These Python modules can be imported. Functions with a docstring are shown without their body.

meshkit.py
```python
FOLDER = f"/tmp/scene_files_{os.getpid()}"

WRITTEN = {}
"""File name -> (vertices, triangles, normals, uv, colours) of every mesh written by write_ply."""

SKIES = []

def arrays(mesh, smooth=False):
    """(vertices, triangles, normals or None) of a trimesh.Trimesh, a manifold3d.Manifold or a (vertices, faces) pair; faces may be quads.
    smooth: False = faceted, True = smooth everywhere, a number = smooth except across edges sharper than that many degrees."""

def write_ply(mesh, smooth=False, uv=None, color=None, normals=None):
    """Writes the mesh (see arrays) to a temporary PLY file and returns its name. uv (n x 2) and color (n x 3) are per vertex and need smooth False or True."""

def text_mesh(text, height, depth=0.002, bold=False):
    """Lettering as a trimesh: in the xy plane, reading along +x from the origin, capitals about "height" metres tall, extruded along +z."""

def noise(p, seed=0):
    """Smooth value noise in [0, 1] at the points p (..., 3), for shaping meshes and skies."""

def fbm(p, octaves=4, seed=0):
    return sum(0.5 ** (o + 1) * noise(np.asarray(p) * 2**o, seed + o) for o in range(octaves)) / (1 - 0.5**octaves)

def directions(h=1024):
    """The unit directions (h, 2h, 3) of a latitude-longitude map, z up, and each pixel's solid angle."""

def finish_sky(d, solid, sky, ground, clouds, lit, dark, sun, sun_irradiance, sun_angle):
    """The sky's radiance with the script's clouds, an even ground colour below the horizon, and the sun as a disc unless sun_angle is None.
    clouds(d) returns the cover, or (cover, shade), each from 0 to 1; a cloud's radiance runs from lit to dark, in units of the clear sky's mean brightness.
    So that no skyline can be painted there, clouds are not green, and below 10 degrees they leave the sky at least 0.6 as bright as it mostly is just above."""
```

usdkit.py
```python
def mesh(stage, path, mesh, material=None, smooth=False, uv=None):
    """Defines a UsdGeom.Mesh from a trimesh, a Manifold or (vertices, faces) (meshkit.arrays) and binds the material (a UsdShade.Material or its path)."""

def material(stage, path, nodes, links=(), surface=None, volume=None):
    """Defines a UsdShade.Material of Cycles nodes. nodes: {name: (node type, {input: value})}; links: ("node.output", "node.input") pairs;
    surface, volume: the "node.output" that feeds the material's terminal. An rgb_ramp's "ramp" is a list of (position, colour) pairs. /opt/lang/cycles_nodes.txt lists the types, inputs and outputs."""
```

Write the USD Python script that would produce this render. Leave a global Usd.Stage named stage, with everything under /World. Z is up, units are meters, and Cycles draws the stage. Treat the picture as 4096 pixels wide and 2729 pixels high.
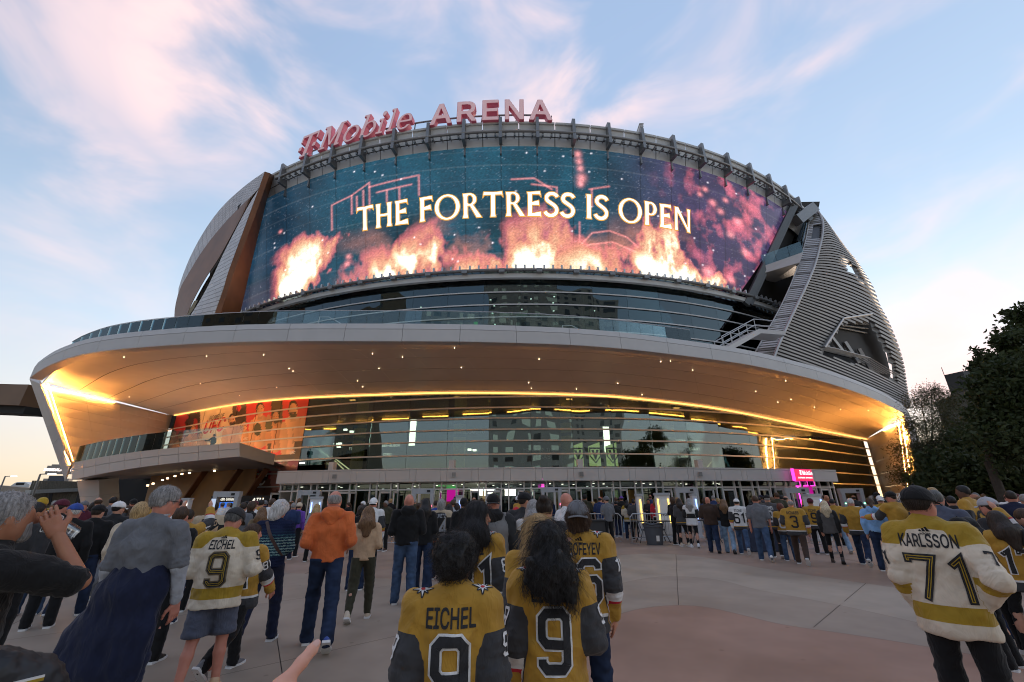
import math, random, re
import numpy as np, trimesh, usdkit, meshkit
from shapely import affinity
from shapely.geometry import Polygon, LineString, Point, box as sbox
from shapely.ops import unary_union
from scipy.spatial import cKDTree
from pxr import Usd, UsdGeom, UsdLux, UsdShade, Sdf, Gf, Vt
stage = Usd.Stage.CreateInMemory()
UsdGeom.SetStageUpAxis(stage, 'Z'); UsdGeom.SetStageMetersPerUnit(stage, 1.0)
W_ = UsdGeom.Xform.Define(stage, '/World')
UsdGeom.Scope.Define(stage, '/World/Looks')
# ------------------------------------------------------------------ camera, sky, sun
FPX, PIT, ROLL, EYE, CX, CY = 1707., .35783, .00935, 1.62, 2048., 1364.5
EXPOSURE = 1.5
cam = UsdGeom.Camera.Define(stage, '/World/camera')
cam.CreateHorizontalApertureAttr(36.0); cam.CreateVerticalApertureAttr(36.0 * 682 / 1024)
cam.CreateFocalLengthAttr(36.0 * FPX / 4096); cam.CreateFStopAttr(0.0)
cam.CreateExposureAttr(EXPOSURE)
_R = np.array([1., 0, 0]); _U = np.array([0, -math.sin(PIT), math.cos(PIT)]); _D = np.array([0, math.cos(PIT), math.sin(PIT)])
_c, _s = math.cos(ROLL), math.sin(ROLL)
_r2, _u2 = _c * _R - _s * _U, _s * _R + _c * _U
cam.AddTransformOp().Set(Gf.Matrix4d(*_r2, 0, *_u2, 0, *(-_D), 0, 0, 0, EYE, 1))
SUN_EL, SUN_ROT = math.radians(5), math.radians(44)
SKY_STRENGTH = 0.11

def ray(x, y):
    X, Y = x - CX, y - CY
    u = (_c * X + _s * Y) / FPX; v = (_s * X - _c * Y) / FPX
    return np.array([u, math.cos(PIT) - v * math.sin(PIT), math.sin(PIT) + v * math.cos(PIT)])
EYEP = np.array([0, 0, EYE])
def on_z(x, y, z): r = ray(x, y); return EYEP + r * (z - EYE) / r[2]
def at_y(x, y, Y): r = ray(x, y); return EYEP + r * Y / r[1]
CC = np.array([.27, 87.54])
def on_cyl(x, y, R):
    r = ray(x, y); a = r[0] ** 2 + r[1] ** 2; b = -2 * (r[:2] @ CC); c = CC @ CC - R * R; d = max(b * b - 4 * a * c, 0)
    return EYEP + r * (-b - math.sqrt(d)) / 2 / a
def proj(P):
    P = np.atleast_2d(np.asarray(P, float)) - EYEP
    d = P @ _D; return np.stack([CX + FPX * (P @ _r2) / d, CY - FPX * (P @ _u2) / d], -1)
def pol(t, R, z): return np.array([CC[0] + R * math.sin(t), CC[1] - R * math.cos(t), z])
T0, DT = -.45446, .06195
def ti(i): return T0 + DT * i

def mk(name, nodes, links, surface='p.BSDF'):
    return usdkit.material(stage, '/World/Looks/' + name, nodes, links, surface=surface)
def M(name, col, rough=.6, metal=0., var=.12, scale=6., bump=0., bscale=60., spec=.5, emit=None, es=0., sheen=0., detail=3., obj=False, fine=0.):
    """a plain surface with uneven tone and fine relief"""
    col = np.array(col, float)
    n = {'g': ('texture_coordinate', {}) if obj else ('geometry', {}), 'n': ('noise_texture', {'scale': scale, 'detail': detail, 'roughness': .6}),
         'r': ('rgb_ramp', {'ramp': [(.25, tuple(col * (1 - var))), (.75, tuple(np.minimum(col * (1 + var), 1)))]}),
         'p': ('principled_bsdf', {'roughness': rough, 'metallic': metal, 'specular_ior_level': spec, 'sheen_weight': sheen})}
    src = 'g.object' if obj else 'g.position'
    l = [(src, 'n.vector'), ('n.fac', 'r.fac'), ('r.color', 'p.base_color')]
    if bump:
        n['bn'] = ('noise_texture', {'scale': bscale, 'detail': 3.}); n['b'] = ('bump', {'strength': bump, 'distance': .02})
        l += [(src, 'bn.vector'), ('bn.fac', 'b.height'), ('b.normal', 'p.normal')]
    if emit is not None:
        n['p'][1].update(emission_color=emit, emission_strength=es)
    return mk(name, n, l)
def emitter(name, col, s): return mk(name, {'e': ('emission', {'color': col, 'strength': s})}, [], 'e.emission')

# sky with soft pink clouds
def blob(n, l, k, x, y, spread, amp):
    d = ray(x, y); d /= np.linalg.norm(d)
    n[f'd{k}'] = ('vector_math', {'math_type': 'dot_product', 'vector2': d})
    n[f'm{k}'] = ('map_range', {'range_type': 'smoothstep', 'from_min': math.cos(math.radians(spread)), 'from_max': 1., 'to_min': 0., 'to_max': amp, 'clamp': True})
    l += [('nrm.vector', f'd{k}.vector1'), (f'd{k}.value', f'm{k}.value')]
    return f'm{k}.result'
n = {'tc': ('texture_coordinate', {}), 'nrm': ('vector_math', {'math_type': 'normalize'}),
     'sky': ('sky_texture', {'sky_type': 'single_scattering', 'sun_disc': False, 'sun_elevation': SUN_EL, 'sun_rotation': SUN_ROT, 'altitude': 600., 'air_density': 1.0, 'aerosol_density': .3, 'ozone_density': 2.0}),
     'bg': ('background_shader', {'strength': SKY_STRENGTH}),
     'map': ('mapping', {'scale': (1.5, 1.5, 3.2), 'rotation': (0., .45, .5)}),
     'nz': ('noise_texture', {'scale': 2.3, 'detail': 7., 'roughness': .5, 'distortion': .45}),
     'nr': ('map_range', {'range_type': 'smoothstep', 'from_min': .40, 'from_max': .70, 'to_min': 0., 'to_max': 1., 'clamp': True})}
l = [('tc.generated', 'nrm.vector1'), ('nrm.vector', 'map.vector'), ('map.vector', 'nz.vector'), ('nz.fac', 'nr.value')]
prev = None
for k, (x, y, sp, am) in enumerate([(900, 260, 14, .95), (1180, 430, 10, .7), (620, 120, 12, .7), (2350, 130, 17, .95), (1900, 300, 11, .7), (3050, 270, 13, .55), (2700, 60, 12, .5), (480, 690, 6, .6),
                                    (3560, 960, 6, .7), (3750, 1470, 8, 1.0), (3950, 1350, 8, .9), (640, 920, 5, .5), (-600, 300, 30, .5), (4900, 500, 30, .5), (2000, -1500, 60, .6)]):
    o = blob(n, l, k, x, y, sp, am)
    if prev: n[f'a{k}'] = ('math', {'math_type': 'maximum'}); l += [(prev, f'a{k}.value1'), (o, f'a{k}.value2')]; prev = f'a{k}.value'
    else: prev = o
n['cm'] = ('math', {'math_type': 'multiply'}); n['cc'] = ('math', {'math_type': 'multiply', 'value2': .95})
n['cloud'] = ('rgb_ramp', {'ramp': [(.3, (3.1, 2.75, 2.95)), (.62, (4.2, 3.05, 2.9))]})
n['mix'] = ('mix', {'mix_type': 'mix'})
# a thin, even veil of high cirrus that thickens towards the horizon
n['sep'] = ('separate_xyz', {}); n['veil'] = ('rgb_ramp', {'ramp': [(0., (4.1, 3.0, 2.0)), (.06, (4.2, 3.45, 2.7)), (.15, (3.9, 3.75, 3.6)), (.3, (2.85, 3.35, 3.85)), (.5, (2.0, 2.55, 3.3)), (.75, (1.5, 2.0, 2.85)), (1., (1.3, 1.8, 2.7))]})
n['az'] = ('vector_math', {'math_type': 'dot_product', 'vector2': (math.sin(SUN_ROT), math.cos(SUN_ROT), 0.)}); n['azr'] = ('rgb_ramp', {'ramp': [(0., (.52, .53, .58)), (.35, (.68, .70, .74)), (.62, (.96, .97, .98)), (.8, (1., 1., 1.))]}); n['azm'] = ('math', {'math_type': 'multiply_add', 'value2': .5, 'value3': .5}); n['vt'] = ('mix', {'mix_type': 'multiply', 'fac': 1.})
l += [('nrm.vector', 'az.vector1'), ('az.value', 'azm.value1'), ('azm.value', 'azr.fac'), ('veil.color', 'vt.color1'), ('azr.color', 'vt.color2')]
n['vm'] = ('mix', {'mix_type': 'mix', 'fac': .87})
l += [('nrm.vector', 'sep.vector'), ('sep.z', 'veil.fac'), ('sky.color', 'vm.color1'), ('vt.color', 'vm.color2'), ('vm.color', 'mix.color1')]
l += [('nr.result', 'cm.value1'), (prev, 'cm.value2'), ('cm.value', 'cc.value1'), ('nz.fac', 'cloud.fac'), ('cc.value', 'mix.fac'), ('cloud.color', 'mix.color2'), ('mix.color', 'bg.color')]
skym = mk('sky', n, l, 'bg.background')
dome = UsdLux.DomeLight.Define(stage, '/World/sky'); dome.CreateIntensityAttr(1.0)
UsdShade.MaterialBindingAPI.Apply(dome.GetPrim()).Bind(skym)
dome.GetPrim().SetCustomDataByKey('kind', 'structure')
sun = UsdLux.DistantLight.Define(stage, '/World/sun')
sun.CreateIntensityAttr(0.15); sun.CreateAngleAttr(10.0); sun.CreateColorAttr(Gf.Vec3f(1.0, .78, .6)); sun.CreateNormalizeAttr(True)
sd = np.array([math.sin(SUN_ROT) * math.cos(SUN_EL), math.cos(SUN_ROT) * math.cos(SUN_EL), math.sin(SUN_EL)])
_z = sd; _x = np.cross([0, 0, 1.], _z); _x /= np.linalg.norm(_x); _y = np.cross(_z, _x)
sun.AddTransformOp().Set(Gf.Matrix4d(*_x, 0, *_y, 0, *_z, 0, 0, 0, 0, 1))

# ------------------------------------------------------------------ helpers
used = {}
def pathof(parent, name):
    base = (str(parent) if parent else '/World') + '/' + name
    k = used.get(base, 0); used[base] = k + 1
    return base if k == 0 else f'{base}_{k:03d}'
LABELS = set()
def tag(o, label=None, cat=None, group=None, kind=None):
    p = o.GetPrim() if hasattr(o, 'GetPrim') else o
    if label:
        if label in LABELS and not group: print('DUP', label)
        LABELS.add(label)
    for k, v in (('label', label), ('category', cat), ('group', group), ('kind', kind)):
        if v: p.SetCustomDataByKey(k, v)
    return o
def thing(name, label, cat, loc=(0, 0, 0), rz=0., group=None, rot=None):
    x = UsdGeom.Xform.Define(stage, pathof(None, name))
    x.AddTranslateOp().Set(Gf.Vec3d(*map(float, loc)))
    if rz: x.AddRotateZOp().Set(math.degrees(rz))
    tag(x, label, cat, group); return x
def P(o): return o.GetPath() if hasattr(o, 'GetPath') else o
def obj(name, mesh, mat, parent=None, smooth=False, label=None, cat=None, group=None, kind=None, col=None, prim=None):
    if isinstance(mesh, list): mesh = cat_(mesh)
    m = usdkit.mesh(stage, pathof(P(parent) if parent else None, name), mesh, mat, smooth=smooth)
    for nm, arr in (col or {}).items():
        UsdGeom.PrimvarsAPI(m).CreatePrimvar(nm, Sdf.ValueTypeNames.Color3fArray, 'vertex').Set(Vt.Vec3fArray.FromNumpy(np.asarray(arr, np.float32)))
    tag(m, label, cat, group, kind); return m
def cat_(ms):
    v, f, n = [], [], 0
    for m in ms:
        if hasattr(m, 'vertices'): a, b = np.asarray(m.vertices), np.asarray(m.faces)
        else: a, b = np.asarray(m[0], float), np.asarray(m[1], int)
        if b.shape[1] == 4: b = np.vstack([b[:, :3], b[:, [0, 2, 3]]])
        v.append(a); f.append(b + n); n += len(a)
    return np.vstack(v), np.vstack(f)
def box(c, s, rz=0., ry=0., rx=0.):
    m = trimesh.creation.box(s)
    for a, ax in ((rx, (1, 0, 0)), (ry, (0, 1, 0)), (rz, (0, 0, 1))):
        if a: m.apply_transform(trimesh.transformations.rotation_matrix(a, ax))
    m.apply_translation(c); return m
def tube(pts, r, n=8, caps=True):
    p = np.asarray(pts, float); t = np.gradient(p, axis=0); t /= np.linalg.norm(t, axis=1, keepdims=True) + 1e-12
    a = np.cross(t, [0, 0, 1.]); bad = np.linalg.norm(a, axis=1) < .05; a[bad] = np.cross(t[bad], [1., 0, 0]); a /= np.linalg.norm(a, axis=1, keepdims=True)
    b = np.cross(t, a); an = np.arange(n) * 2 * np.pi / n; r = np.broadcast_to(r, (len(p),))
    v = (p[:, None] + r[:, None, None] * (np.cos(an)[None, :, None] * a[:, None] - np.sin(an)[None, :, None] * b[:, None])).reshape(-1, 3)
    f = []
    for i in range(len(p) - 1):
        for j in range(n): f.append((i * n + j, i * n + (j + 1) % n, (i + 1) * n + (j + 1) % n, (i + 1) * n + j))
    if caps:
        v = np.vstack([v, p[:1], p[-1:]]); k = len(v) - 2
        f += [(k, (j + 1) % n, j, j) for j in range(n)] + [(k + 1, (len(p) - 1) * n + j, (len(p) - 1) * n + (j + 1) % n, (len(p) - 1) * n + (j + 1) % n) for j in range(n)]
    return v, np.array(f)
def bar(a, b, w, h, up=(0, 0, 1.)):
    """a straight bar with a rectangular section from a to b"""
    a, b = np.asarray(a, float), np.asarray(b, float); d = b - a; L = np.linalg.norm(d); d /= L
    s = np.cross(d, up); s /= np.linalg.norm(s); u = np.cross(s, d)
    m = trimesh.creation.box((w, L, h)); T = np.eye(4); T[:3, 0], T[:3, 1], T[:3, 2], T[:3, 3] = s, d, u, (a + b) / 2
    m.apply_transform(T); return m
def sheet(g, th=0., flip=False):
    """grid of points (n,m,3) as a surface, th>0 gives it thickness along its normals (backwards)"""
    g = np.asarray(g, float); n, m = g.shape[:2]
    idx = np.arange(n * m).reshape(n, m)
    f = np.stack([idx[:-1, :-1], idx[1:, :-1], idx[1:, 1:], idx[:-1, 1:]], -1).reshape(-1, 4)
    if flip: f = f[:, ::-1]
    v = g.reshape(-1, 3)
    if not th: return v, f
    du = np.gradient(g, axis=0) if n > 2 else np.repeat((g[-1:] - g[:1]), n, 0)
    dv = np.gradient(g, axis=1) if m > 2 else np.repeat((g[:, -1:] - g[:, :1]), m, 1)
    nn = np.cross(du, dv); nn /= np.linalg.norm(nn, axis=-1, keepdims=True) + 1e-12
    if flip: nn = -nn
    back = (g - nn * th).reshape(-1, 3); k = n * m
    e = np.r_[idx[0, :], idx[1:, -1], idx[-1, -2::-1], idx[-2:0:-1, 0]]; e2 = np.roll(e, -1)
    sd_ = np.stack([e, e2, e2 + k, e + k], -1)
    if flip: sd_ = sd_[:, ::-1]
    return np.vstack([v, back]), np.vstack([f, f[:, ::-1] + k, sd_])
def pane(a, b, c, d, th=.03, gap=0.):
    """four corners (counter-clockwise seen from outside), shrunk by gap, with thickness"""
    q = np.array([a, b, c, d], float)
    if gap:
        e = [(q[(i + 1) % 4] - q[i]) / max(np.linalg.norm(q[(i + 1) % 4] - q[i]), 1e-6) for i in range(4)]
        q = np.array([q[i] + gap * (e[i] - e[i - 1]) for i in range(4)])
    nn = np.cross(q[1] - q[0], q[3] - q[0]); nn /= np.linalg.norm(nn) + 1e-12
    v = np.vstack([q, q - nn * th])
    f = [(0, 1, 2, 3), (7, 6, 5, 4)] + [(i, i + 4, (i + 1) % 4 + 4, (i + 1) % 4) for i in range(4)]
    return v, np.array(f)
def extrude(poly, d):
    gs = [g for g in getattr(poly, 'geoms', [poly]) if g.area > 1e-8]
    return trimesh.util.concatenate([trimesh.creation.extrude_polygon(g, d, engine='earcut') for g in gs])
def flat(poly):
    v, f, n = [], [], 0
    for g in getattr(poly, 'geoms', [poly]):
        if g.area < 1e-9: continue
        a, b = trimesh.creation.triangulate_polygon(g, engine='earcut'); v.append(a); f.append(b + n); n += len(a)
    return np.vstack(v), np.vstack(f)
def lerp(a, b, t): return np.asarray(a, float) * (1 - t) + np.asarray(b, float) * t
def res(pl, n):
    """resample a polyline to n points by length"""
    p = np.asarray(pl, float); s = np.r_[0, np.cumsum(np.linalg.norm(np.diff(p, axis=0), axis=1))]; u = np.linspace(0, s[-1], n)
    return np.stack([np.interp(u, s, p[:, k]) for k in range(p.shape[1])], -1)
def smoothpl(pl, n, k=2):
    p = np.asarray(pl, float)
    for _ in range(k):
        a, b = p[:-1], p[1:]; mid = np.stack([.75 * a + .25 * b, .25 * a + .75 * b], 1).reshape(-1, p.shape[1]); p = np.vstack([p[:1], mid, p[-1:]])
    return res(p, n)
def frame(org, xax, yax):
    z = np.cross(xax, yax); T = np.eye(4); T[:3, 0], T[:3, 1], T[:3, 2], T[:3, 3] = xax, yax, z, org; return T
def text2d(s, h, bold=True, cond=1., shear=0.):
    """lettering as a flat (v, f), reading along +x, capitals h tall"""
    m = meshkit.text_mesh(s, h, .001, bold); v = np.array(m.vertices); f = np.array(m.faces)
    top = f[(v[f][:, :, 2] > .0005).all(1)]; v[:, 0] = v[:, 0] * cond + v[:, 1] * shear; v[:, 2] = 0
    return v, top
# ------------------------------------------------------------------ materials of the building
EX = .36
m_panel = M('white_panel', (.50, .485, .47), .45, var=.05, scale=.8, bump=.03, bscale=20)
m_panel2 = M('grey_roof_panel', (.58, .585, .57), .45, metal=.0, var=.08, scale=.6)
m_soffit = M('soffit_panel', (.46, .43, .41), .5, var=.06, scale=.7)
m_dark = M('dark_steel', (.09, .09, .09), .45, metal=.4)
m_steel = M('grey_steel', (.22, .22, .22), .4, metal=.5)
m_rail = M('pale_metal', (.5, .5, .5), .35, metal=.6)
m_fin = M('white_fin', (.62, .6, .58), .4, var=.04)
m_rust = M('copper_brown', (.20, .075, .028), .5, metal=.25, var=.22, scale=.5, bump=.05)
m_rust2 = M('copper_brown_soffit', (.17, .072, .03), .5, metal=.2, var=.3, scale=.25)
m_tile = [M(f'shell_tile_{k}', np.array((.36, .345, .33)) * s, .38, metal=.35, var=.05, scale=.5) for k, s in enumerate((.9, 1., 1.1))]
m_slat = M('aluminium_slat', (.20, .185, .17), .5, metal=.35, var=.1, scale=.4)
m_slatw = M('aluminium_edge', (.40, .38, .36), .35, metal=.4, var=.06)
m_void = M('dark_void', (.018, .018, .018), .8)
m_int = M('lobby_wall', (.07, .068, .055), .7, var=.3, scale=.3)
m_intfl = M('lobby_floor', (.12, .11, .09), .4)
m_col = M('lobby_column', (.62, .52, .22), .5)
m_colb = M('lobby_column_band', (.12, .14, .14), .5)
m_wood = M('wood_wall', (.34, .19, .075), .5, var=.25, scale=.5)
m_led = emitter('warm_led', (1., .37, .05), 20 * EX)
m_led2 = emitter('warm_led_strip', (1., .40, .10), 3.0 * EX)
m_lamp = emitter('downlight', (1., .7, .4), 5 * EX)
m_bulb = emitter('edge_bulb', (1., .38, .07), 420 * EX)
m_lampw = emitter('white_lamp', (1., .93, .8), 5 * EX)
m_flood = emitter('floodlight', (1., .8, .6), 40 * EX)
m_green = emitter('green_screen', (.03, .9, .16), 1.1 * EX)
m_esc = emitter('escalator_light', (1., .85, .5), 1.6 * EX)
m_magenta = emitter('magenta_neon', (1., .06, .62), 2.2 * EX)
m_magenta2 = emitter('magenta_glow_panel', (.55, .01, .3), .8 * EX)
m_blue = emitter('blue_led', (.25, .4, 1.), 3.5 * EX)
m_amber = emitter('amber_led', (1., .62, .12), 3.5 * EX)
m_txt = emitter('lit_letter', (1., .95, .82), 1.3 * EX)
def glass(name, tint, fac, rough=0., wob=.012, wsc=.22):
    return mk(name, {'g': ('geometry', {}), 'mp': ('mapping', {'scale': (1., 1., .6)}), 'n': ('noise_texture', {'scale': wsc, 'detail': 1.}), 'b': ('bump', {'strength': 1., 'distance': wob}),
        't': ('transparent_bsdf', {'color': tint}), 's': ('glossy_bsdf', {'color': (.58, .70, .76), 'roughness': rough}), 'f': ('fresnel', {'IOR': 1.5}),
        'k': ('math', {'math_type': 'multiply_add', 'value2': 1.3, 'value3': fac, 'use_clamp': True}), 'p': ('mix_closure', {})},
        [('g.position', 'mp.vector'), ('mp.vector', 'n.vector'), ('n.fac', 'b.height'), ('b.normal', 's.normal'), ('f.fac', 'k.value1'), ('k.value', 'p.fac'), ('t.BSDF', 'p.closure1'), ('s.BSDF', 'p.closure2')], 'p.closure')
m_glass = glass('lobby_glass', (.62, .72, .66), .16, wob=.05, wsc=.3)
m_glassu = glass('upper_glass', (.35, .45, .44), .07, wob=.05, wsc=.3)
m_rglass = glass('railing_glass', (.84, .92, .90), .04, wob=0.)
m_dglass = glass('door_glass', (.7, .74, .7), .06, wob=0.)
def vcol(name, s, rough=.3):
    return mk(name, {'a': ('attribute', {'attribute': 'Cd'}), 'p': ('principled_bsdf', {'roughness': rough, 'base_color': (.02, .02, .025), 'emission_strength': s, 'specular_ior_level': .3})}, [('a.color', 'p.emission_color')])
def vprint(name, rough=.45):
    return mk(name, {'a': ('attribute', {'attribute': 'Cd'}), 'p': ('principled_bsdf', {'roughness': rough})}, [('a.color', 'p.base_color')])
m_screen = vcol('led_picture', 1.0 * EX)
m_print = vprint('printed_film')

arena = thing('arena', 'huge oval sports arena with a wraparound video wall, white brim and glass lobby', 'arena')
# ------------------------------------------------------------------ roof band, fins, rails, video wall
zt, zb, Rt, Rb = 33.34, 21.49, 55.86, 53.34
def cone(t, z): return pol(t, Rb + (Rt - Rb) * (z - zb) / (zt - zb), z)
def coneg(ts, zs, off=0.):
    return np.array([[pol(t, Rb + off + (Rt - Rb) * (z - zb) / (zt - zb), z) for z in zs] for t in ts])
g = .04 / 55
rng = random.Random(3)
for i in range(-1, 19):
    for h in (0, .5):
        a, b = ti(i + h) + g, ti(i + h + .5) - g
        obj('roof_panel', sheet(coneg(np.linspace(a, b, 4), (34.32, 35.0, 35.5), .05), .06), m_panel2, arena)
        obj('roof_panel', sheet(coneg(np.linspace(a, b, 4), (31.6, 34.27), -.02), .06), m_panel2, arena)
        obj('roof_coping', sheet(coneg(np.linspace(a, b, 4), (35.53, 35.72), .18), .3), m_panel2, arena)
obj('drum_wall', sheet(coneg([ti(x) for x in np.arange(-3, 21.1, .5)], (20.5, 35.4), -.35)), m_void, arena)
for i in range(0, 19):
    t = ti(i)
    obj('roof_fin', [box(pol(t, 56.35, 34.75), (.3, 1.0, 2.5), t), box(pol(t, 55.8, 33.2), (.16, .3, 1.6), t)], m_steel if i % 2 else m_steel, arena)
obj('top_rail', tube([pol(ti(x), 56.75, 34.28) for x in np.arange(-.2, 18.6, .25)], .13), m_steel, arena)
for i in range(0, 18):
    for k in range(4):
        t = ti(i + .14 + .24 * k)
        obj('rail_bracket', [box(pol(t, 56.6, 34.02), (.16, .2, .3), t), box(pol(t, 56.1, 34.2), (.08, 1.1, .08), t)], m_steel, arena)
# edges of the video wall
def scr_t(x, y):
    R = 54.5
    for _ in range(6):
        p = on_cyl(x, y, R); R = Rb + (Rt - Rb) * (p[2] - zb) / (zt - zb)
    return math.atan2(p[0] - CC[0], CC[1] - p[1]), p[2]
eL = [scr_t(*q) for q in ((1074, 774), (1040, 900), (995, 1060), (952, 1222))]
eR = [scr_t(*q) for q in ((3177, 876), (3105, 985), (3035, 1090), (2968, 1182))]
tL = lambda z: np.interp(z, [e[1] for e in eL[::-1]], [e[0] for e in eL[::-1]])
tR = lambda z: np.interp(z, [e[1] for e in eR[::-1]], [e[0] for e in eR[::-1]])
xs_i = np.array([1075, 1156, 1250, 1357, 1472, 1599, 1735, 1876, 2019, 2163, 2306, 2445, 2574, 2696, 2810, 2908, 3000, 3070, 3133, 3190.]); is_i = np.r_[-.9, np.arange(19)]
X2I = lambda x: np.interp(x, xs_i, is_i)
fb = meshkit.fbm
def ss(a, b, x): t = np.clip((x - a) / (b - a), 0, 1); return t * t * (3 - 2 * t)
def screen_colour(i, v):
    """the moving picture: night-blue city, glowing outlines, fire along the bottom; i = bay, v = height 0..1"""
    x = np.interp(i, is_i, xs_i) / 100.; y = v * 5.
    p = np.stack([x, y, 0 * x], -1)
    n1, n2, n3 = fb(p * .55, 4, 1), fb(p * 1.7, 4, 7), meshkit.noise(p * 9, 3)
    base = np.array([.010, .055, .095]) * (.15 + 1.7 * n1[:, None]) + np.array([.0, .03, .035]) * n2[:, None]
    pr = ss(23.5, 28, x)[:, None]; pl = 1 - ss(11, 14.5, x)[:, None]
    base = base * (1 - pr) + pr * np.array([.045, .030, .09]) * (.5 + n2[:, None])
    base = base * (1 - .75 * pl) + .75 * pl * np.array([.008, .022, .05]) * (.4 + 1.2 * n2[:, None])
    gx = np.abs((i * 2) % 1 - .5) > .47; gy = np.abs((v * 8.3) % 1 - .5) > .465
    base = base * np.where(gx, .62, 1)[:, None] + np.where(gy, .035, 0)[:, None]
    red = np.clip((fb(p * [2.6, 1.7, 1] + 5, 5, 21) - .50) * 3.4, 0, 1) * ss(25.5, 29.5, x)
    base = base + red[:, None] * np.array([.75, .13, .15])
    smoke = np.clip((fb(p * [.8, 1.1, 1] + 9, 5, 4) - .43) * 3.0, 0, 1) * (1 - ss(.16, .52, v)) * ss(13.0, 15.0, x) * (1 - ss(27.8, 28.6, x))
    base = base * (1 - .85 * smoke[:, None]) + smoke[:, None] * np.array([.62, .24, .17])
    def fire(x0, v0, w, h, lean, amp, k):
        q = np.stack([x * 1.6 + k, y * .9 - .4 * x * lean, 0 * x + k], -1); w2 = (fb(q, 5, 31 + k) - .5) * 1.25 + (fb(q * 3.1, 3, 55 + k) - .5) * .55
        d = np.hypot((x - x0 - lean * (v - v0) * 2 + w2 * 1.9) / w, (v - v0 + w2 * .16) / h)
        return np.clip((1.15 - d) * amp, 0, 1.6)
    f = np.zeros_like(x); edge_ = ss(10.7, 11.5, x)
    for a in ((11.5, .05, 1.3, .33, 1.2, 1.8, 1), (12.1, .3, 1.25, .20, .5, 1.15, 2), (16.3, .08, 1.0, .22, .3, 1.5, 3), (17.0, .16, 1.2, .25, .6, .75, 11), (15.2, .05, 1.0, .22, 0, .6, 4), (19.2, .03, 1.3, .10, 0, .75, 5),
              (21.6, .07, 1.25, .20, -.3, 1.5, 6), (21.4, .22, 1.5, .24, .2, .65, 12), (23.7, .04, 1.9, .19, -.2, 1.0, 7), (26.6, .05, 1.2, .21, -1.1, 1.9, 8), (26.5, .26, .65, .26, -.3, .9, 9), (28.2, .0, 1.0, .07, 0, 1.0, 10)):
        f = np.maximum(f, fire(*a))
    f = f * edge_
    cols = np.array([[0, 0, 0], [.55, .12, .13], [.85, .34, .22], [1.0, .62, .36], [1.35, 1.2, .85], [1.7, 1.6, 1.4], [1.8, 1.75, 1.6]]); st = np.array([0, .2, .45, .72, .98, 1.25, 1.6])
    fc = np.stack([np.interp(f, st, cols[:, k]) for k in range(3)], -1)
    c = base * (1 - np.clip(f * 2.2, 0, 1))[:, None] + fc
    # glowing outlines of buildings
    def line(pts, w, col, a):
        L = LineString(pts); from_ = np.full(len(x), 9.)
        q = np.array(pts, float)
        for s_, e_ in zip(q[:-1], q[1:]):
            dd = e_ - s_; tt = np.clip(((x - s_[0]) * dd[0] + (y - s_[1]) * dd[1]) / (dd @ dd), 0, 1)
            from_ = np.minimum(from_, np.hypot(x - s_[0] - tt * dd[0], y - s_[1] - tt * dd[1]))
        return np.exp(-(from_ / w) ** 2)[:, None] * np.array(col) * a
    pk = (.9, .25, .22)
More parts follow.
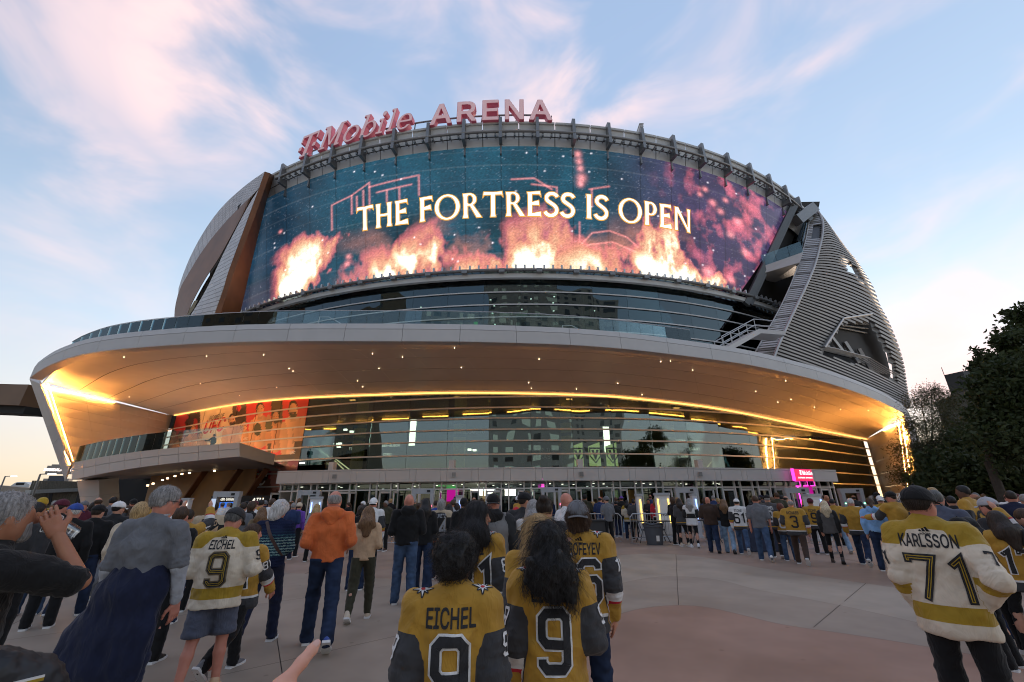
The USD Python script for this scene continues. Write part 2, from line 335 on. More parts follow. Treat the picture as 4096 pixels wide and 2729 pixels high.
    for pts in ([(13.4, 2.4), (13.4, 3.5), (14.2, 3.7), (14.2, 2.9)], [(14.2, 3.7), (14.9, 4.1), (14.9, 2.9)], [(14.9, 3.9), (16.9, 4.05), (16.9, 3.2)], [(15.2, 3.6), (16.6, 3.7)], [(14.4, 3.6), (14.4, 3.0)], [(14.65, 3.8), (14.65, 3.0)], [(15.6, 3.6), (15.6, 3.1)], [(16.1, 3.65), (16.1, 3.1)],
                [(23.4, 1.05), (23.8, 1.5), (24.5, 1.65), (25.2, 1.45), (25.6, 1.1)], [(23.6, 1.0), (24.6, 1.2), (25.5, .9)], [(23.3, 1.1), (23.3, 1.9)], [(23.7, 3.3), (24.5, 3.5)], [(23.8, 3.3), (23.8, 2.6)], [(20.6, 3.6), (21.5, 3.65), (22.2, 3.2)], [(21.4, 3.4), (22.4, 3.3), (22.4, 2.9)]):
        c = c + line(pts, .035, pk, .75)
    for (a, b, r) in ((23.25, 4.75, .13), (23.3, 4.45, .12), (23.35, 4.15, .12), (23.4, 3.75, .17), (23.35, 3.5, .13), (28.3, 4.2, .1), (28.6, 3.7, .12), (28.9, 3.4, .12), (29.6, 3.2, .16), (29.3, 2.5, .14), (29.9, 1.9, .15), (28.4, .55, .22), (29.3, .45, .14), (29.1, 4.0, .1), (28.1, 3.9, .09), (11.3, 3.1, .07), (14.05, 1.1, .1), (14.0, .8, .1)):
        c = c + np.exp(-((x - a) ** 2 + (y - b) ** 2) / r ** 2)[:, None] * np.array([1.0, .3, .28])
    rs = np.random.RandomState(5)
    for _ in range(46):
        a, b = rs.uniform(11, 31), rs.uniform(.3, 4.9); c = c + np.exp(-((x - a) ** 2 + (y - b) ** 2) / .03 ** 2)[:, None] * np.array([1.2, 1.1, 1.2])
    c = c * (.72 + .56 * rs.rand(len(x)))[:, None]
    spark = rs.rand(len(x)) > .985
    c = c + (spark * (.06 + .16 * n3))[:, None] * np.array([1, .95, 1.1])
    return np.clip(c * (.9 + .2 * rs.rand(len(x)))[:, None], 0, 2.2)
NR = 170
zs = np.linspace(zb, zt, NR)
screen = UsdGeom.Xform.Define(stage, pathof(arena.GetPath(), 'video_wall'))
for i in range(-3, 19):
    a, b = ti(i) + .005 / 55, ti(i + 1) - .005 / 55
    rows = []
    u = np.linspace(0, 1, 32); G = []
    for z in zs:
        lo, hi = max(a, tL(z)), min(b, tR(z))
        G.append([cone(lo + (hi - lo) * q, z) for q in u] if hi > lo + 1e-4 else None)
    ok = [k for k in range(NR) if G[k] is not None]
    if len(ok) < 3: continue
    gg = np.array([G[k] for k in ok]).transpose(1, 0, 2)
    th = np.arctan2(gg[..., 0] - CC[0], CC[1] - gg[..., 1])
    c = screen_colour(((th - T0) / DT).ravel(), ((gg[..., 2] - zb) / (zt - zb)).ravel())
    obj('screen_panel', sheet(gg, flip=False), m_screen, screen, col={'Cd': c})
# the words on the video wall
def stroke(pts, w): return LineString(pts).buffer(w / 2, cap_style=2, join_style=2)
def fstem(x, w, y0=0., y1=1., e=.35): return Polygon([(x - w * (1 + e) / 2, y0), (x + w * (1 + e) / 2, y0), (x + w * .5, y0 + .16), (x + w * .5, y1 - .16), (x + w * (1 + e) / 2, y1), (x - w * (1 + e) / 2, y1), (x - w * .5, y1 - .16), (x - w * .5, y0 + .16)])
def arm(x0, x1, y, w, up): return Polygon([(x0, y - w / 2), (x1 - .04, y - w / 2), (x1 + .03, y - w / 2 - .07 * (up < 0) - .03), (x1, y + w / 2 + .07 * (up > 0) + .03), (x0, y + w / 2)])
def ringp(cx, cy, rx, ry, wx, wy):
    e = lambda a, b: affinity.scale(Point(cx, cy).buffer(1, 32), a, b)
    return e(rx, ry).difference(e(rx - wx, ry - wy))
def sshape(w):
    pts = [(.52, .80), (.46, .90), (.33, .95), (.18, .92), (.09, .80), (.11, .66), (.26, .56), (.42, .45), (.50, .32), (.47, .16), (.35, .06), (.20, .05), (.08, .12), (.03, .22)]
    return LineString(smoothpl(pts, 40)).buffer(w / 2, cap_style=2)
sw = .17
GL = {'T': (unary_union([fstem(.38, sw), arm(.36, .74, .94, .12, -1), affinity.scale(arm(.36, .74, .94, .12, -1), -1, 1, origin=(.38, .94))]), .76),
      'H': (unary_union([fstem(.14, sw), fstem(.62, sw), sbox(.14, .45, .62, .56)]), .76),
      'E': (unary_union([fstem(.14, sw), arm(.14, .54, .94, .12, -1), arm(.14, .48, .51, .11, 1), arm(.14, .56, .06, .12, 1)]), .60),
      'F': (unary_union([fstem(.14, sw), arm(.14, .54, .94, .12, -1), arm(.14, .48, .52, .11, 1)]), .56),
      'O': (ringp(.5, .5, .5, .52, .17, .10), 1.0),
      'R': (unary_union([fstem(.14, sw), ringp(.30, .74, .27, .26, .15, .09).intersection(sbox(.14, 0, 1, 1.1)), sbox(.14, .92, .32, 1.0), sbox(.14, .48, .32, .57), Polygon([(.28, .52), (.44, .52), (.78, 0), (.56, 0)])]), .74),
      'P': (unary_union([fstem(.14, sw), ringp(.30, .71, .28, .29, .16, .09).intersection(sbox(.14, 0, 1, 1.1)), sbox(.14, .91, .32, 1.0), sbox(.14, .42, .32, .51)]), .60),
      'S': (sshape(.16), .56), 'I': (fstem(.14, sw), .28),
      'N': (unary_union([fstem(.12, .13), fstem(.72, .13), Polygon([(.02, 1), (.22, 1), (.79, 0), (.68, 0)])]), .84)}
m_scrl = emitter('screen_letter', (1., .93, .76), 1.9 * EX); m_scre = emitter('screen_letter_edge', (1., .5, .12), .9 * EX)
txt = 'THE FORTRESS IS OPEN'; HL = 2.42
wds = [(.34 if ch == ' ' else GL[ch][1] + .075) for ch in txt]
i0, i1 = X2I(1440), X2I(2778); tot = sum(wds); pos = 0.
for ch, w in zip(txt, wds):
    if ch != ' ':
        for poly, mt, off in ((GL[ch][0].buffer(.018), m_scre, .05), (GL[ch][0].buffer(-.022), m_scrl, .075)):
            v, f = flat(poly.segmentize(.08)); uu = ti(i0 + (i1 - i0) * (pos + v[:, 0]) / tot)
            q = np.array([pol(t, Rb + off + (Rt - Rb) * (26.35 + y * HL - zb) / (zt - zb), 26.35 + y * HL) for t, y in zip(uu, v[:, 1])])
            o = obj('screen_letter' if off < .06 else 'screen_letter_core', (q, f), mt, screen)
    pos += w
# lower rail of the video wall and the slanting end beams
obj('lower_rail', tube([pol(ti(x), 54.05, 20.95) for x in np.arange(-2.9, 16.1, .25)], .14), m_steel, arena)
for i in range(-3, 17):
    obj('rail_joint', box(pol(ti(i), 54.05, 20.85), (.5, .35, .35), ti(i)), m_steel, arena)
    for k in range(4):
        t = ti(i + .14 + .24 * k)
        obj('rail_bracket', [box(pol(t, 53.95, 21.28), (.16, .16, .42), t), box(pol(t, 53.5, 21.4), (.07, .9, .07), t)], m_rail, arena)
obj('lower_ledge', sheet(np.array([[pol(ti(x), 53.55, 20.25), pol(ti(x), 53.8, 20.3), pol(ti(x), 53.8, 20.72)] for x in np.arange(-3.2, 20, .25)]), .1), m_panel2, arena)
pR = [cone(tR(z), z) for z in (34.4, 21.2)]
obj('end_beam', [bar(pR[0] + [.35, -.5, .6], pR[1] + [.0, -.5, -1.2], .35, .6), bar(pR[0] + [.8, -.2, .6], pR[1] + [.55, -.2, -1.2], .5, .3)], m_dark, arena)
pL = [cone(tL(z), z) for z in (34.6, 20.9)]
obj('end_beam', bar(pL[0] + [-.2, -.4, .2], pL[1] + [-.25, -.4, -.3], .4, .5), m_steel, arena)
# ------------------------------------------------------------------ upper glass wall
def gcurve(t, z, R=53.45, a=-.55, b=.62):
    tc = min(max(t, a), b); p = pol(tc, R, z)
    return p + (t - tc) * R * np.array([math.cos(tc), math.sin(tc), 0])
Ru = 53.1
for i in range(-4, 22):
    a, b = ti(i - .5), ti(i + .5); e = .012 / 53
    for z0, z1 in ((10.5, 15.5), (15.54, 20.3), (20.3, 21.6)):
        obj('upper_pane', pane(gcurve(a + e, z0, Ru), gcurve(b - e, z0, Ru), gcurve(b - e, z1, Ru), gcurve(a + e, z1, Ru), .03), m_glassu, arena)
    obj('upper_mullion', box(gcurve(a, 16., Ru - .12), (.06, .12, 11.), a), m_dark, arena)
for z in (19.19, 17.96, 16.74, 15.52, 14.3, 13.1):
    obj('upper_glass_fin', sheet(np.array([[gcurve(ti(x), z - .055, Ru + .03), gcurve(ti(x), z - .05, Ru + .10), gcurve(ti(x), z + .05, Ru + .10), gcurve(ti(x), z + .055, Ru + .03)] for x in np.arange(-4.2, 21.6, .4)])), m_fin, arena)
obj('upper_hall_wall', sheet(np.array([[gcurve(ti(x), z, 46.) for z in (10.4, 22.)] for x in np.arange(-6, 25, .5)])), m_int, arena)
obj('upper_hall_floor', sheet(np.array([[gcurve(ti(x), 10.45, R) for R in (45.5, 52.9)] for x in np.arange(-6, 25, .5)])), m_intfl, arena)
obj('upper_hall_ceiling', sheet(np.array([[gcurve(ti(x), 21.8, R) for R in (45.5, 53.2)] for x in np.arange(-6, 25, .5)])), m_void, arena)
for i in (1.2, 4.9, 9.55, 13.35, 16.2):
    obj('upper_hall_column', trimesh.creation.cylinder(.42, 11, transform=trimesh.transformations.translation_matrix(pol(ti(i), 50.5, 16))), m_col, arena)
    obj('column_uplight', trimesh.creation.cylinder(.09, .18, transform=trimesh.transformations.translation_matrix(pol(ti(i), 51.2, 13.9))), m_amber, arena)
rs = np.random.RandomState(8)
for _ in range(30):
    t = ti(rs.uniform(-2, 18)); obj('hall_light', box(pol(t, rs.uniform(47, 51), rs.uniform(17.2, 21)), (.16, .16, .05)), m_lampw, arena)
obj('upper_hall_screen', sheet(np.array([[pol(ti(x), 50.5, z) for z in (14.6, 17.5)] for x in (6.1, 6.22)])), m_green, arena)
# closed body behind
obj('rear_wall', sheet(np.array([[pol(t, 52.5, z) for z in (0., 35.3)] for t in np.linspace(1.2, 2 * math.pi - 1.2, 60)])), m_panel2, arena)
obj('roof', sheet(np.array([[pol(t, R, z) for R, z in ((.1, 39.), (30, 38), (55.6, 35.45))] for t in np.linspace(0, 2 * math.pi, 90)])), m_panel2, arena)
# ------------------------------------------------------------------ the white brim
bpx = [(115, 1478), (150, 1452), (200, 1424), (300, 1391), (400, 1376), (500, 1366), (770, 1351), (1030, 1347), (1260, 1350), (1500, 1355), (1700, 1359), (1900, 1365), (2100, 1374), (2300, 1385), (2500, 1404), (2700, 1431), (2850, 1453), (3000, 1478), (3150, 1513), (3300, 1553), (3400, 1587), (3500, 1626), (3570, 1662), (3618, 1692), (3640, 1712)]
brim = []
for x, y in bpx:
    R = 68.5 - 7.5 * (x - 115) / 3500
    brim.append(on_cyl(x, y, R))
brim = smoothpl(brim, 130, 2)
def offc(c, d):
    """offset a plan curve towards the building (left of travel)"""
    tan = np.gradient(c, axis=0)[:, :2]; tan /= np.linalg.norm(tan, axis=1, keepdims=True)
    q = c.copy(); q[:, :2] += d * np.stack([-tan[:, 1], tan[:, 0]], -1); return q
up = lambda c, h: c + [0, 0, h]
inner = offc(brim, .55)
nb = len(brim)
segs = list(range(0, nb, 6)); segs[-1] = nb - 1
segs = sorted(set(segs + [nb - 1]))
for a, b in zip(segs[:-1], segs[1:]):
    s = slice(a, b + 1); k = .0
    def strip(z0, o0, z1, o1, nm, m, th=.05):
        A, B = up(offc(brim, o0), z0)[s], up(offc(brim, o1), z1)[s]
        A, B = A.copy(), B.copy(); dA = (A[1] - A[0]); A[0] += dA / np.linalg.norm(dA) * .02; B[0] += dA / np.linalg.norm(dA) * .02
        obj(nm, sheet(np.stack([A, B], 1), th), m, arena)
    strip(0, 0, .74, .02, 'brim_panel', m_panel); strip(.765, .02, 1.12, .10, 'brim_panel', m_panel)
    strip(0, .60, 0, .0, 'brim_underside', m_soffit)
    strip(1.12, .12, 1.16, 1.2, 'brim_top', m_panel)
deck = [up(brim, 1.1), up(offc(brim, 12.), 1.1)]
deck[1] = np.array([[*(p[:2]), 11.6] for p in deck[1]])
obj('terrace_deck', sheet(np.stack([up(offc(brim, 1.2), 1.08), up(offc(brim, 7.), 1.0)], 1)[12:-6]), m_panel2, arena)
# lobby glass top line (where the soffit meets it)
gl_t = []
for x, y in ((1150, 1577), (1300, 1571), (1500, 1567), (1800, 1564), (2114, 1573), (2433, 1590), (2800, 1637), (3100, 1700), (3250, 1738)):
    p = on_cyl(x, y, 53.45); gl_t.append((math.atan2(p[0] - CC[0], CC[1] - p[1]), p[2]))
gl_t = [(-.81, 11.2), (-.6, 10.95)] + gl_t + [(.75, 8.1), (.865, 8.1)]
ztop = lambda t: float(np.interp(t, [q[0] for q in gl_t], [q[1] for q in gl_t]))
TL, TR = -.808, .862
gtop = np.array([gcurve(t, ztop(t)) for t in np.linspace(TL, TR, nb)])
# soffit: rows of panels between the brim and the glass; match by plan angle
key = lambda c: np.arctan2(c[:, 0] - CC[0], CC[1] - c[:, 1])
br_s = np.linspace(0, 1, nb); k0 = 4
inn = up(offc(brim, .62), .03)
FT, RT = at_y(164, 1506, 31.8), at_y(3606, 1709, inn[-3][1] + .2); inn2 = res(np.vstack([FT, inn[(proj(inn)[:, 0] > 200) & (proj(inn)[:, 0] < 3580)], RT]), 97); gt2 = res(gtop, 97)
S_ = np.stack([inn2, gt2], 1)
rows = np.linspace(0, 1, 6)
def soff(i, r):
    p = lerp(inn2[i] + [0, 0, .3], gt2[i], r); p[2] += .55 * math.sin(math.pi * r) ** 1.0 * (1 - abs(i / 48. - 1) ** 3); return p
for a in range(0, 96, 4):
    for r0, r1 in zip(rows[:-1], rows[1:]):
        gg = np.array([[soff(i, r) for r in np.linspace(r0 + .004, r1 - .001, 5)] for i in range(a, a + 5)])
        gg[0] += (gg[1] - gg[0]) * .008
        obj('soffit_panel', sheet(gg, .012, flip=True), m_soffit, arena, smooth=40)
obj('soffit_backing', sheet(np.array([[soff(i, r) + [0, 0, .05] for r in np.linspace(0, 1, 9)] for i in range(0, 97, 2)])), m_void, arena)
for _ in range(32):
    i, r = rs.randint(4, 92), rs.uniform(.08, .92); p = soff(i, r) - [0, 0, .07]
    obj('downlight', trimesh.creation.cylinder(.028, .06, sections=8, transform=trimesh.transformations.translation_matrix(p)), m_lamp, arena)
# warm strips along the brim edge and along the top of the glass
edge = up(offc(inn2, .06), .07)
for k in range(0, 96, 2):
    if k % 8 == 6: continue
    obj('brim_light_strip', sheet(np.stack([up(edge, .10), edge], 1)[k:k + 3], .02), m_led, arena)
obj('brim_lip', sheet(np.stack([up(inn2, -.01), up(inn2, .31)], 1)), m_soffit, arena)
obj('glass_top_light', tube([gcurve(t, ztop(t) - .1, 53.62) for t in np.linspace(TL + .02, TR - .01, 90)], .07, 6), m_led2, arena)
# end walls of the soffit
ft, fbm_ = FT + [0, 0, .05], at_y(262, 1830, 31.2)
bt, bb = gtop[0] + [0, 0, -.02], np.r_[gtop[0][:2], 4.6]
def wallgrid(ft, fb_, bt, bb, nr, nc, nm, mat, flip, sag=0.):
    for i in range(nc):
        for j in range(nr):
            q = [lerp(lerp(ft, bt, u), lerp(fb_, bb, u), v) for u, v in ((i / nc, (j + 1) / nr), ((i + 1) / nc, (j + 1) / nr), ((i + 1) / nc, j / nr), (i / nc, j / nr))]
            if flip: q = q[::-1]
            obj(nm, pane(*q, .05, .012), mat, arena)
wallgrid(ft, fbm_, bt, bb, 8, 4, 'end_wall_panel', m_panel, False)
rt, rb_ = RT, np.r_[at_y(3650, 2085, RT[1] - .5)[:2], 0.]
rbt, rbb = gtop[-1], np.r_[at_y(3562, 2075, 50.)[:2], 0.]
wallgrid(rt, rb_, rbt, rbb, 6, 3, 'end_wall_panel', m_panel, True)
def wall_n(a, b, c): n_ = np.cross(c - a, b - a); n_ /= np.linalg.norm(n_); return n_ if n_[0] * a[0] < 0 else -n_
for a, b, c_ in ((ft, fbm_, bt), (rt, rb_, rbt)):
    n_ = wall_n(a, b, c_); iw = (c_ - a) / np.linalg.norm(c_ - a); obj('edge_light_strip', tube([lerp(a, b, u) + n_ * .3 + iw * .12 for u in np.linspace(.01, .97, 12)], np.linspace(.018, .008, 12), 6), m_bulb, arena)
for a, b in ((ft, fbm_), (rt, rb_)):
    d = np.array([.42, -.3, 0]) if a is ft else np.array([-.3, -.25, 0])
    for u in np.linspace(0.01, .99, 60):
        obj('edge_bulb', box(lerp(a, b, u) + d, (.05, .05, .07)), m_bulb, arena)
for a, b in ((ft, bt), (rt, rbt)):
    obj('corner_light_strip', tube([lerp(a, b, u) + [.25 if a is ft else -.25, -.15, -.12] for u in np.linspace(.02, .45, 6)], [.014, .012, .010, .008, .006, .004], 6), m_bulb, arena)
# left frame of the brim: the raking outer edge down to the balcony
tip, foot = brim[0], at_y(276, 1886, 31.0)
cor = [brim[0] + [0, 0, 1.1], at_y(255, 1893, 33.)]
def prism4(a, b, nm, mat, n=6):
    """a, b: lists of 4 points; the bar between is built of n lengths"""
    a, b = np.array(a), np.array(b)
    for k in range(n):
        A, B = lerp(a, b, k / n + .004), lerp(a, b, (k + 1) / n)
        v = np.vstack([A, B]); f = [(3, 2, 1, 0), (4, 5, 6, 7)] + [(i, (i + 1) % 4, (i + 1) % 4 + 4, i + 4) for i in range(4)]
        obj(nm, (v, np.array(f)), mat, arena)
prism4([at_y(115, 1480, 32.0), at_y(157, 1500, 30.6), at_y(170, 1510, 31.2), at_y(135, 1440, 33)], [at_y(250, 1890, 32.2), at_y(274, 1822, 30.8), at_y(284, 1822, 31.2), at_y(258, 1880, 33)], 'frame_panel', m_panel)
# right frame
prism4([brim[-1], brim[-4], rt + [0, .1, 0], brim[-1] + [.6, 1.5, 0]], [np.r_[brim[-1][:2] + [.3, -.2], 0], np.r_[rb_[:2] + [.7, -.4], 0], rb_ + [0, .1, 0], np.r_[brim[-1][:2] + [.8, 1.5], 0]], 'frame_panel', m_panel, 5)
# terrace glass railing on the brim
rail = res(up(offc(brim, 1.0), 1.12)[2:84], 46)
for a, b in zip(rail[:-1], rail[1:]):
    obj('railing_pane', pane(a, b, b + [0, 0, 1.22], a + [0, 0, 1.22], .02, .012), m_rglass, arena)
obj('railing_cap', tube(up(rail, 1.24), .022, 5), m_rail, arena)
for x, y, Y in ((1270, 1298, 28.), (2250, 1350, 28.5), (575, 1326, 28.5)):
    p = at_y(x, y, Y); d = np.array([1, .05, 0])
    obj('terrace_handrail', tube([p, p + [0.05, 0, .85], p + d * .7 + [0, 0, .85], p + d * 1.9 + [0, 0, .2]], .035, 6), m_rail, arena)
# ------------------------------------------------------------------ lobby glass wall
edges = [.685 + k for k in range(-6, 21)]
tt_ = [max(min(ti(e), TR), TL) for e in edges]
fz = [9.51, 8.65, 7.79, 6.90, 6.02, 5.0, 3.95, 2.9]
for a, b in zip(tt_[:-1], tt_[1:]):
    if b - a < .004: continue
    e = .012 / 53; za, zb_ = ztop(a) - .05, ztop(b) - .05
    obj('lobby_pane', pane(gcurve(a + e, .05), gcurve(b - e, .05), gcurve(b - e, zb_), gcurve(a + e, za), .03), m_glass, arena)
    obj('lobby_mullion', box(gcurve(a, za / 2, 53.3), (.07, .14, za), a), m_dark, arena)
for z in fz:
    ok = [t for t in np.linspace(TL, TR, 120) if z < ztop(t) - .12]
    obj('lobby_glass_fin', sheet(np.array([[gcurve(t, z - .055, 53.48), gcurve(t, z - .055, 53.60), gcurve(t, z + .055, 53.60), gcurve(t, z + .055, 53.48)] for t in ok])), m_fin, arena)
obj('glass_head', sheet(np.array([[gcurve(t, ztop(t) + .02, 53.6), gcurve(t, ztop(t) + .02, 53.85), gcurve(t, ztop(t) + .14, 53.85)] for t in np.linspace(TL, TR, 90)])), m_fin, arena)
# inside the lobby
ge = np.r_[gtop[-1][:2], 0.]
obj('end_wall_panel', pane(ge, rbb, gtop[-1] - [0, 0, .1], gtop[-1] - [.02, .01, .1], .1), m_panel, arena)
for t in (TL + .004, TR - .004): obj('lobby_end_wall', sheet(np.array([[gcurve(t, z, R) for z in (0., 11.6)] for R in (39.5, 53.2)])), m_int, arena)
obj('lobby_back_wall', sheet(np.array([[gcurve(t, z, 40.) for z in (0., 12.)] for t in np.linspace(-1.1, 1.2, 40)])), m_int, arena)
obj('lobby_floor', sheet(np.array([[gcurve(t, .02, R) for R in (39.8, 59.2)] for t in np.linspace(-.9, .95, 40)])), m_intfl, arena)
obj('lobby_ceiling', sheet(np.array([[gcurve(t, ztop(t) + .3 if R > 50 else 11.4, R) for R in (39.8, 53.4)] for t in np.linspace(-1.1, 1.2, 60)])), m_int, arena)
obj('lobby_mezzanine', sheet(np.array([[gcurve(t, 4.3, R) for R in (39.8, 46.5)] for t in np.linspace(-.9, .95, 40)]), .5), m_int, arena)
for x, y0 in ((1445, 1590), (1837, 1593), (2258, 1612), (2660, 1642), (3003, 1683)):
    p = on_cyl(x, y0 + 40, 51.)
    obj('lobby_column', trimesh.creation.cylinder(.52, 10.4, sections=24, transform=trimesh.transformations.translation_matrix((p[0], p[1], 5.2))), m_col, arena)
    for z in (9., 7.9, 6.8): obj('column_band', trimesh.creation.cylinder(.535, .28, sections=24, transform=trimesh.transformations.translation_matrix((p[0], p[1], z))), m_colb, arena)
    t = math.atan2(p[0] - CC[0], CC[1] - p[1])
    obj('column_uplight', box(pol(t, 52.6, ztop(t) - .25), (.5, .2, .08), t), m_led2, arena)
def gpx(x, y, R): return on_cyl(x, y, R)
for x0, y0, x1, y1 in ((1250, 1748, 1315, 1825), (1245, 1765, 1300, 1805), (1320, 1812, 1390, 1868), (1330, 1830, 1365, 1865), (1180, 1735, 1192, 1748), (2910, 1828, 2955, 1770), (2920, 1868, 2990, 1785), (2820, 1883, 2855, 1840), (1300, 1840, 1312, 1850), (1480, 1990, 1500, 2020), (1470, 1960, 1520, 2000)):
    obj('escalator_light', tube([gpx(x0, y0, 50.5), gpx(x1, y1, 50.5)], .045, 6), m_esc, arena)
for x, y, w, h in ((2955, 1732, 1.6, .9), (1770, 1928, 1.4, .5), (1795, 1932, .9, .7)):
    p = gpx(x, y, 50. if y < 1900 else 52); t = math.atan2(p[0] - CC[0], CC[1] - p[1]); obj('lobby_screen', box(p, (w, .1, h), t), m_green, arena)
for x, y, w, h in ((1644, 1722, .55, 2.3), (2420, 1765, .55, 2.2)):
    p = gpx(x, y, 50.); t = math.atan2(p[0] - CC[0], CC[1] - p[1]); obj('hanging_banner', box(p, (w, .06, h), t), m_lampw, arena)
for x, y in ((1375, 1707), (1400, 1715), (1335, 1763), (1352, 1762), (1347, 1775), (1825, 1798), (1843, 1798), (1870, 1796), (1890, 1798), (3370, 1855), (3390, 1945), (3435, 1950), (3040, 1700), (2880, 1830), (2985, 1690), (3160, 1790)):
    p = gpx(x, y, 50.5); obj('lobby_lamp', box(p, (.3, .2, .16)), m_lampw, arena)
def gtext(s, x, y, hpx, R, mat=None, parent=None, nm='lobby_letters', bold=True, cond=1.):
    p = on_cyl(x, y, R); t = math.atan2(p[0] - CC[0], CC[1] - p[1]); d = np.linalg.norm(p - EYEP); h = hpx * d / FPX
    v, f = text2d(s, h, bold, cond); v[:, 0] -= v[:, 0].mean()
    T = frame(p, (math.cos(t), math.sin(t), 0), (0, 0, 1)); q = v @ T[:3, :3].T + p
    return obj(nm, (q, f), mat or m_txt, parent or arena)
for s, x, y, h in (('TOS', 1402, 1788, 9), ('BER-BUSCH', 1558, 1778, 9), ('CTRIC', 1541, 1813, 8), ('GHI', 2660, 1800, 8), ('COX COMMUNICATIONS', 2740, 1782, 8), ('EGIANT', 2768, 1815, 9), ('IAL BANK', 2724, 1843, 9), ('HOME OF THE', 2135, 1808, 13), ('VEGAS', 2160, 1838, 16), ('HOME OF', 2546, 1818, 13), ('WELCOME TO', 1870, 1732, 12)):
    gtext(s, x, y, h, 51.2, m_txt if h < 12 else m_fin, bold=h < 12)
# three lit shields on the lobby wall
shield = Polygon([(-.5, .6), (.5, .6), (.5, -.1), (0, -.7), (-.5, -.1)])
m_shield = emitter('lit_shield_panel', (.75, .85, .35), .8 * EX)
for x, y in ((2303, 1826), (2372, 1826), (2440, 1828)):
    p = on_cyl(x, y, 51.3); t = math.atan2(p[0] - CC[0], CC[1] - p[1]); fr = (math.cos(t), math.sin(t), 0)
    pnl = obj('lit_panel', trimesh.util.concatenate([extrude(Polygon([(-.55, -.9), (.45, -.9), (.45, 1.05), (-.55, .7)]), .02)]).apply_transform(frame(p, fr, (0, 0, 1))), m_shield, arena)
    s1 = extrude(shield.difference(affinity.scale(shield, .8, .8)).union(Polygon([(-.32, .4), (-.1, .4), (0, -.1), (.1, .4), (.32, .4), (.05, -.4), (-.05, -.4)])), .03); s1.apply_translation((0, 0, .03)); s1.apply_transform(frame(p, fr, (0, 0, 1)))
    obj('shield_outline', s1, m_void, arena)
# ------------------------------------------------------------------ right shell of slats
Apx = [(3275, 858, 43.5), (3300, 905, 42.4), (3298, 960, 41.3), (3285, 1010, 40.3), (3262, 1090, 38.9), (3230, 1160, 37.6), (3190, 1240, 36.1), (3150, 1320, 34.7), (3110, 1405, 33.2), (3092, 1452, 32.4)]
A0px = [(3238, 872, 44), (3245, 905, 43), (3236, 955, 41.9), (3222, 1010, 40.8), (3195, 1090, 39.4), (3160, 1175, 37.9), (3115, 1265, 36.2), (3065, 1350, 34.8), (3012, 1440, 33.2), (3002, 1456, 32.9)]
Bpx = [(3277, 856, 43.6), (3332, 930, 47), (3392, 1018, 50), (3440, 1075, 52), (3472, 1130, 54), (3502, 1180, 55), (3522, 1250, 56), (3552, 1300, 57), (3584, 1380, 57.5), (3604, 1440, 57.5), (3618, 1500, 57), (3624, 1560, 56), (3632, 1610, 54.5), (3640, 1668, 52)]
cv = lambda L, n: smoothpl([at_y(*q) for q in L], n, 2)
NV = 120
cA, cA0, cB = cv(Apx, NV), cv(A0px, NV), cv(Bpx, NV)
def S(u, k):
    a, b = cA[k], cB[k]; m = (a + b) / 2; d = EYEP - m; d[2] = 0; d /= np.linalg.norm(d); c = m + d * 3.2 * min(1, np.linalg.norm(b - a) / 12)
    return (1 - u) ** 2 * a + 2 * u * (1 - u) * c + u * u * b
US = np.linspace(0, 1, 26)
SG = np.array([[S(u, k) for u in US] for k in range(NV)])
mouth = Polygon([(3298, 1414), (3376, 1298), (3490, 1283), (3545, 1380), (3588, 1480), (3578, 1528), (3480, 1466), (3340, 1426)])
notch = Polygon([(3392, 1040), (3425, 1066), (3480, 1166), (3470, 1140), (3430, 1100), (3392, 1075)])
inw = np.array([-.55, .83, 0.])
slat_f = lambda k: SG[int(round(k))]
NS = 60
for r in range(1, NS):
    k = r / NS * (NV - 1); k2 = min(k + (NV - 1) / NS * .58, NV - 1)
    f0 = lambda kk: SG[int(kk)] * (1 - kk % 1) + SG[min(int(kk) + 1, NV - 1)] * (kk % 1)
    A, B = f0(k), f0(k2)
    if np.linalg.norm(A[-1] - A[0]) < .6: continue
    pp = proj(A); out = np.array([not (mouth.contains(Point(q)) or notch.contains(Point(q))) for q in pp])
    i = 0
    while i < len(out):
        if not out[i]: i += 1; continue
        j = i
        while j + 1 < len(out) and out[j + 1]: j += 1
        if j - i >= 2:
            sl = slice(i, j + 1)
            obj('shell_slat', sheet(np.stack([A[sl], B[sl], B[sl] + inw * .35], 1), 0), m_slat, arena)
        i = j + 1
# backing behind the slats, cut by the openings
bk = SG + inw * .45
f = []
idx = np.arange(NV * 26).reshape(NV, 26)
pj = proj(SG.reshape(-1, 3)).reshape(NV, 26, 2)
for a in range(NV - 1):
    for b in range(25):
        if not (mouth.contains(Point(pj[a:a + 2, b:b + 2].mean((0, 1)))) or notch.contains(Point(pj[a:a + 2, b:b + 2].mean((0, 1))))): f.append((idx[a, b], idx[a + 1, b], idx[a + 1, b + 1], idx[a, b + 1]))
obj('shell_backing', (bk.reshape(-1, 3), np.array(f)), m_dark, arena)
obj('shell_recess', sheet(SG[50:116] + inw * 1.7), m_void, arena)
obj('shell_edge_trim', tube(cA + [0, -.05, 0], .13, 6), m_slatw, arena)
obj('shell_edge_trim', tube(cA0 + [0, -.05, 0], .06, 6), m_slatw, arena)
for r in range(0, 74):
    k = r / 74 * (NV - 1); k2 = k + (NV - 1) / 74 * .64
    g0 = lambda c, kk: c[int(kk)] * (1 - kk % 1) + c[min(int(kk) + 1, NV - 1)] * (kk % 1)
    a, b, c_, d = g0(cA0, k), g0(cA, k), g0(cA, k2), g0(cA0, k2)
    if 8 < r < 17: b, c_ = lerp(a, b, .35), lerp(d, c_, .35)
    obj('strip_slat', pane(d, c_, b, a, .12), m_slatw if r % 7 else m_slat, arena)
